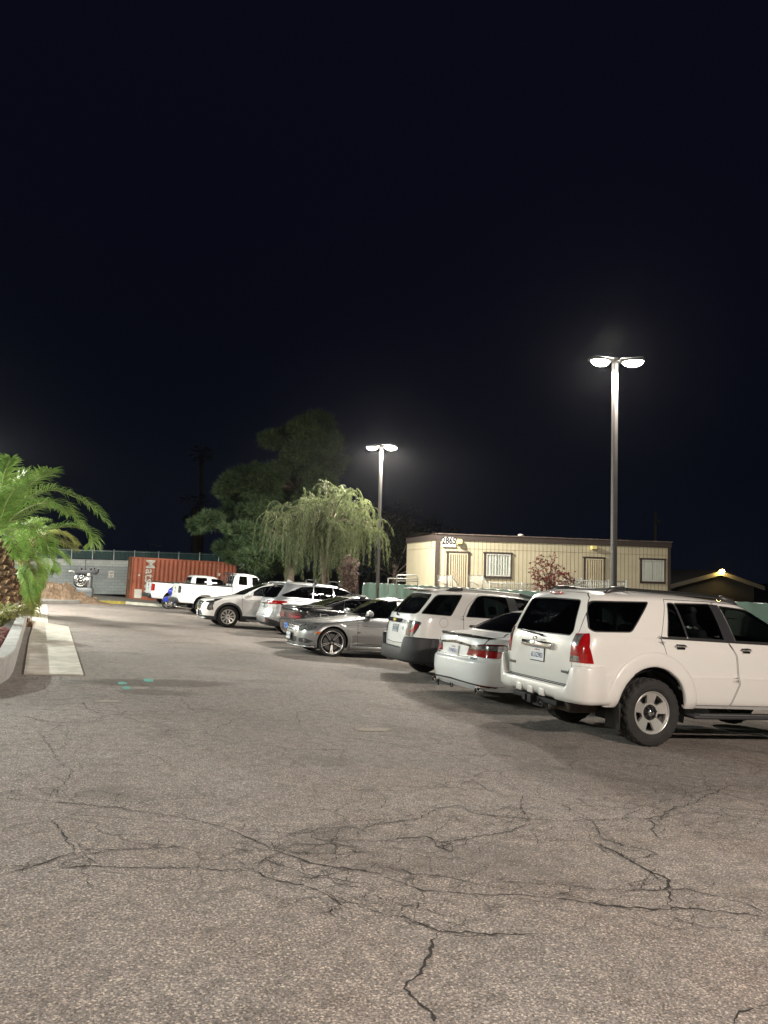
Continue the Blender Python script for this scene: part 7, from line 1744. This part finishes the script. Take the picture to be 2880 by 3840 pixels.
def shrubs():
    P = lambda x, y, d=30.5: px_at(x, y, d)
    st = [[P(2050, 2240), P(2045, 2190), P(2020, 2150, 30.2), P(2005, 2110, 30.0)], [P(2050, 2240), P(2050, 2190), P(2035, 2130), P(2025, 2090)], [P(2055, 2240), P(2062, 2180), P(2065, 2130), P(2067, 2088)], [P(2060, 2240), P(2075, 2190), P(2085, 2140, 30.8), P(2088, 2120)], [P(2060, 2240), P(2080, 2195), P(2100, 2158, 31), P(2122, 2150)], [P(2065, 2240), P(2100, 2200), P(2130, 2170), P(2146, 2178)], [P(2045, 2240), P(2030, 2200), P(2010, 2170), P(2002, 2140)], [P(2055, 2240), P(2058, 2200), P(2060, 2170, 30), P(2062, 2150, 30)]]
    shrub('red_shrub', 'dark red leaved shrub with sparse branches in front of the beige office', P(2055, 2240), st, .10, [(.13, .03, .03), (.20, .055, .05), (.26, .10, .06)], 61, .16, .035, den=1.3)
    Q = lambda x, y, d=29.: px_at(x, y, d)
    rr = random.Random(4); st = []
    for i in range(16):
        x = 1285+50*rr.random(); st.append([Q(1308+(x-1308)*.3, 2235), Q(1308+(x-1308)*.6, 2190, 29+rr.gauss(0, .15)), Q(x, 2130+20*rr.random(), 29+rr.gauss(0, .3)), Q(x+rr.gauss(0, 6), 2085+45*rr.random(), 29+rr.gauss(0, .4))])
    shrub('twiggy_shrub', 'pinkish brown twiggy shrub below the weeping tree', Q(1308, 2235), st, .09, [(.085, .055, .045), (.14, .085, .07), (.18, .125, .10)], 62, .10, .022, den=1.2)
shrubs()
def dim_trees():
    # trees that barely catch the light
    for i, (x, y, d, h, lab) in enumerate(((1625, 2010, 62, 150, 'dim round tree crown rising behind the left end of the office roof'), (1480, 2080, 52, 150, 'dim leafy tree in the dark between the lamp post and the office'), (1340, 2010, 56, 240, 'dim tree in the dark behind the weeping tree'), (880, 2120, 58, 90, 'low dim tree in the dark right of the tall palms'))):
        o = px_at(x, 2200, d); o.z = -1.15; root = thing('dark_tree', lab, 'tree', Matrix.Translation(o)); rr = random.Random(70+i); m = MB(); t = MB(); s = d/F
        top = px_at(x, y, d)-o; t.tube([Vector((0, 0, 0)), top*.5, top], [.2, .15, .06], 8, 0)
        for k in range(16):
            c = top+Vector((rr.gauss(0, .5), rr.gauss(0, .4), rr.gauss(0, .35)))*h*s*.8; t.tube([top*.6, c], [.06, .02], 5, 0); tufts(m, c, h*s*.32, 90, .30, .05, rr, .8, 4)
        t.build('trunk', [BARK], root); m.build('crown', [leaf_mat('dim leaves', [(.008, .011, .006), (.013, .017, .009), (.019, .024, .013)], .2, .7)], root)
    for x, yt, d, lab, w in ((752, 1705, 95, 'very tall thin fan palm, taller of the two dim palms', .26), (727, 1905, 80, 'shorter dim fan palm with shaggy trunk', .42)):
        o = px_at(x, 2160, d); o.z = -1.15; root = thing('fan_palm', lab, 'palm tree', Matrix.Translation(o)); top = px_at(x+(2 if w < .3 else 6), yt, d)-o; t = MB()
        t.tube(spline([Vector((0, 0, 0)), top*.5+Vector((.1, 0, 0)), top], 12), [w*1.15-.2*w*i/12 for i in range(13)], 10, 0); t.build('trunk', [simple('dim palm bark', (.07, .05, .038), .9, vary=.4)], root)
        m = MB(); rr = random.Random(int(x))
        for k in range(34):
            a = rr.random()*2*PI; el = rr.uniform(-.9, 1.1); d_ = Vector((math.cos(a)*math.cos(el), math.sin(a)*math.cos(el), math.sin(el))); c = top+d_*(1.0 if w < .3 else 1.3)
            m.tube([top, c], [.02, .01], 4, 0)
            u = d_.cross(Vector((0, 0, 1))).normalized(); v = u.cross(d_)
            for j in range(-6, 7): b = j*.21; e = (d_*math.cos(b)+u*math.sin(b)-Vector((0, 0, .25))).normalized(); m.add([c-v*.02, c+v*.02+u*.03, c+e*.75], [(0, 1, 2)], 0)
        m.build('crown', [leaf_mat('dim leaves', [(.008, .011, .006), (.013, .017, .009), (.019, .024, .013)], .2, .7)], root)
dim_trees()

# ------------------------------------------------------------------ house with a porch lamp, poles
def house():
    D = 55.; M = local_frame(px_at(2690, 2240, D), hdir(4)); M.translation.z = -1.15
    a0, e0 = hit(M, 2515, 2192); ap, zp = hit(M, 2690, 2141); a1, e1 = hit(M, 2852, 2198)
    root = thing('gabled_house', 'dark house with pale gable boards and a yellow porch lamp at the peak', 'house', M)
    w = MB(); w.prism([(a0+.5, 0), (a1-.5, 0), (a1-.5, e1-.05), (ap, zp-.2), (a0+.5, e0-.05)], 0, 8, 0); w.build('wall', [simple('dark house wall', (.022, .022, .02), .9)], root)
    r = MB()
    for (x0, z0, x1, z1) in ((a0, e0, ap, zp), (ap, zp, a1, e1)): r.add([(x0, -.5, z0), (x1, -.5, z1), (x1, 8.3, z1), (x0, 8.3, z0)], [(0, 1, 2, 3)], 0); r.add([(x0, -.5, z0+.06), (x1, -.5, z1+.06), (x1, 8.3, z1+.06), (x0, 8.3, z0+.06)], [(3, 2, 1, 0)], 0)
    r.build('roof', [simple('dark roof', (.03, .03, .03), .9)], root)
    f = MB(); h = .30
    for (x0, z0, x1, z1) in ((a0-.4, e0-.02, ap-.01, zp), (ap+.01, zp, a1, e1)): f.prism([(x0, z0-h), (x1, z1-h), (x1, z1), (x0, z0)], -.56, -.51, 0)
    f.box((a0-1.2, -.53, e0-h/2-.03), (1.7, .05, h), 0); f.build('fascia', [simple('pale fascia', (.12, .118, .10), .7)], root)
    c, z = hit(M, 2689, 2143); l = MB(); l.lathe([(.001, z+.14), (.13, z+.11), (.17, z), (.12, z-.14), (.001, z-.17)], 16, 0, Matrix.Translation((c, -.72, 0))); l.build('porch_lamp', [emit('sodium bulb', (1., .62, .16), 160.)], root)
    b = MB(); b.box((c+.02, -.62, z+.16), (.12, .2, .06), 0); b.box((c+.12, -.66, z), (.05, .1, .22), 0); b.build('lamp_bracket', [DARK], root)
    L = bpy.data.lights.new('porch_light', 'POINT'); L.energy = P_PORCH; L.color = (1., .66, .22); L.shadow_soft_size = .1; lo = bpy.data.objects.new('porch_light', L); COL.objects.link(lo); lo.parent = root; lo.location = (c, -.95, z)
    o = px_at(2457, 2230, 62); o.z = -1.15; p = MB(); zt = px_at(2457, 1915, 62).z
    p.tube([(0, 0, 0), (0, 0, zt-o.z)], [.14, .10], 10, 0); p.tube([(.02, 0, zt-o.z-.75), (.55, 0, zt-o.z-.75)], .03, 6, 0); p.tube([(.3, 0, zt-o.z-.75), (.3, 0, zt-o.z-.95)], .05, 6, 0)
    tag(p.build('utility_pole', [simple('weathered pole wood', (.07, .055, .045), .9)], None, Matrix.Translation(o)), 'dim wooden utility pole behind the right end of the office', 'utility pole')
    o = px_at(551, 2120, 70); p = MB(); a = px_at(551, 2043, 70)-o; b = px_at(596, 2047, 70)-o; p.tube([Vector((0, 0, -3)), a, a.lerp(b, .2)+Vector((0, 0, .05)), b], .05, 6, 0); p.box(b, (.5, .2, .1), 0)
    tag(p.build('street_light_arm', [simple('dim grey pole', (.14, .15, .16), .7)], None, Matrix.Translation(o)), 'thin dim street light arm above the slatted fence', 'street light')
house()

# ------------------------------------------------------------------ building on the left of the aisle, outside the picture, with three wall lamps
def left_building():
    U = -8.6; root = thing('stucco_building', 'plain stucco building beside the aisle with four lit wall lamps', 'building', M_LOT.copy())
    w = MB(); w.box((U-4, 10, 3.0), (8, 68, 6.4), 0); w.box((U-4, 10, 6.3), (8.3, 68.3, .25), 1); w.build('wall', [simple('tan stucco', (.36, .31, .25), .9, bump=.3), CONC2], root)
    for v in WALL_LAMPS:
        h = MB(); h.prism([(0, 5.15), (.22, 5.22), (.16, 5.50), (0, 5.54)], v-.22, v+.22, 0, Matrix.Translation((U, 0, 0)), axes='xz'); hd = h.build('wall_lamp', [HEADM], root)
        l = MB(); l.box((U+.16, v, 5.10), (.22, .42, .16), 0, bev=.04); l.build('lens', [emit('wall lamp lens', (.92, 1., .95), 60.)], hd)
        L = bpy.data.lights.new('wall_light', 'SPOT'); L.energy = P_WALL*WALL_MUL[v]; L.color = (.89, 1., .94); L.spot_size = R(170); L.spot_blend = .5; L.shadow_soft_size = .10
        lo = bpy.data.objects.new('wall_light', L); COL.objects.link(lo); lo.parent = root; lo.location = (U+.45, v, 4.98); lo.rotation_euler = (0, R(-28), 0)
left_building()

# ------------------------------------------------------------------ vehicles
off_roader(); saloon(); crossover(); silver_saloon(); coupe(); silver_suv(); compact_suv()
pickup(car_matrix(24, (763, 2309), 1.0), 'white crew pickup with black bed rails and cab rack behind the compact SUV', True)
pickup(car_matrix(27, (644, 2282), .98), 'white pickup nearest the orange container with red tail lights', False)
motorcycle()

# ------------------------------------------------------------------ night sky
w = bpy.data.worlds.new('World'); SC.world = w; w.use_nodes = True; nt = w.node_tree; bg = nt.nodes['Background']
tc = nt.nodes.new('ShaderNodeTexCoord'); sp = nt.nodes.new('ShaderNodeSeparateXYZ'); cr = nt.nodes.new('ShaderNodeValToRGB'); nt.links.new(tc.outputs['Generated'], sp.inputs[0]); nt.links.new(sp.outputs['Z'], cr.inputs['Fac'])
el = cr.color_ramp.elements; el[0].position = 0.; el[0].color = (.0022, .0036, .0080, 1); el[1].position = .6; el[1].color = (.0026, .0028, .0072, 1)
e = el.new(.12); e.color = (.0014, .0024, .0062, 1); e = el.new(.3); e.color = (.0017, .0022, .0060, 1)
nt.links.new(cr.outputs[0], bg.inputs[0]); bg.inputs[1].default_value = 1.0

if HALO_DENSITY:  # added volume that spreads a glow round the lamp heads
    t = NT('lamp halo volume'); v = t.n('ShaderNodeVolumePrincipled'); v.inputs['Color'].default_value = (.9, .93, 1, 1); v.inputs['Density'].default_value = HALO_DENSITY; v.inputs['Anisotropy'].default_value = .85
    t.l(v.outputs[0], t.out.inputs['Volume']); h = MB(); h.box((0, 170, 6.2), (640, 500, 18.4), 0); o = h.build('lamp_halo', [t.mat]); o['kind'] = 'stuff'
# ------------------------------------------------------------------ camera
def make_camera():
    cd = bpy.data.cameras.new('camera'); co = bpy.data.objects.new('camera', cd); COL.objects.link(co)
    right, up, back = RW@np.array([1., 0, 0]), RW@np.array([0, -1., 0]), RW@np.array([0, 0, -1.])
    o = W((0, 0, 0))
    co.matrix_world = Matrix(((right[0], up[0], back[0], o[0]), (right[1], up[1], back[1], o[1]), (right[2], up[2], back[2], o[2]), (0, 0, 0, 1)))
    cd.sensor_fit = 'VERTICAL'; cd.sensor_height = 36; cd.sensor_width = 27; cd.lens = 36*F/3840; cd.clip_start = .05; cd.clip_end = 2000
    SC.camera = co
make_camera()
SC.view_settings.view_transform = 'Standard'; SC.view_settings.look = 'None'
SC.view_settings.exposure = 0; SC.view_settings.gamma = 1
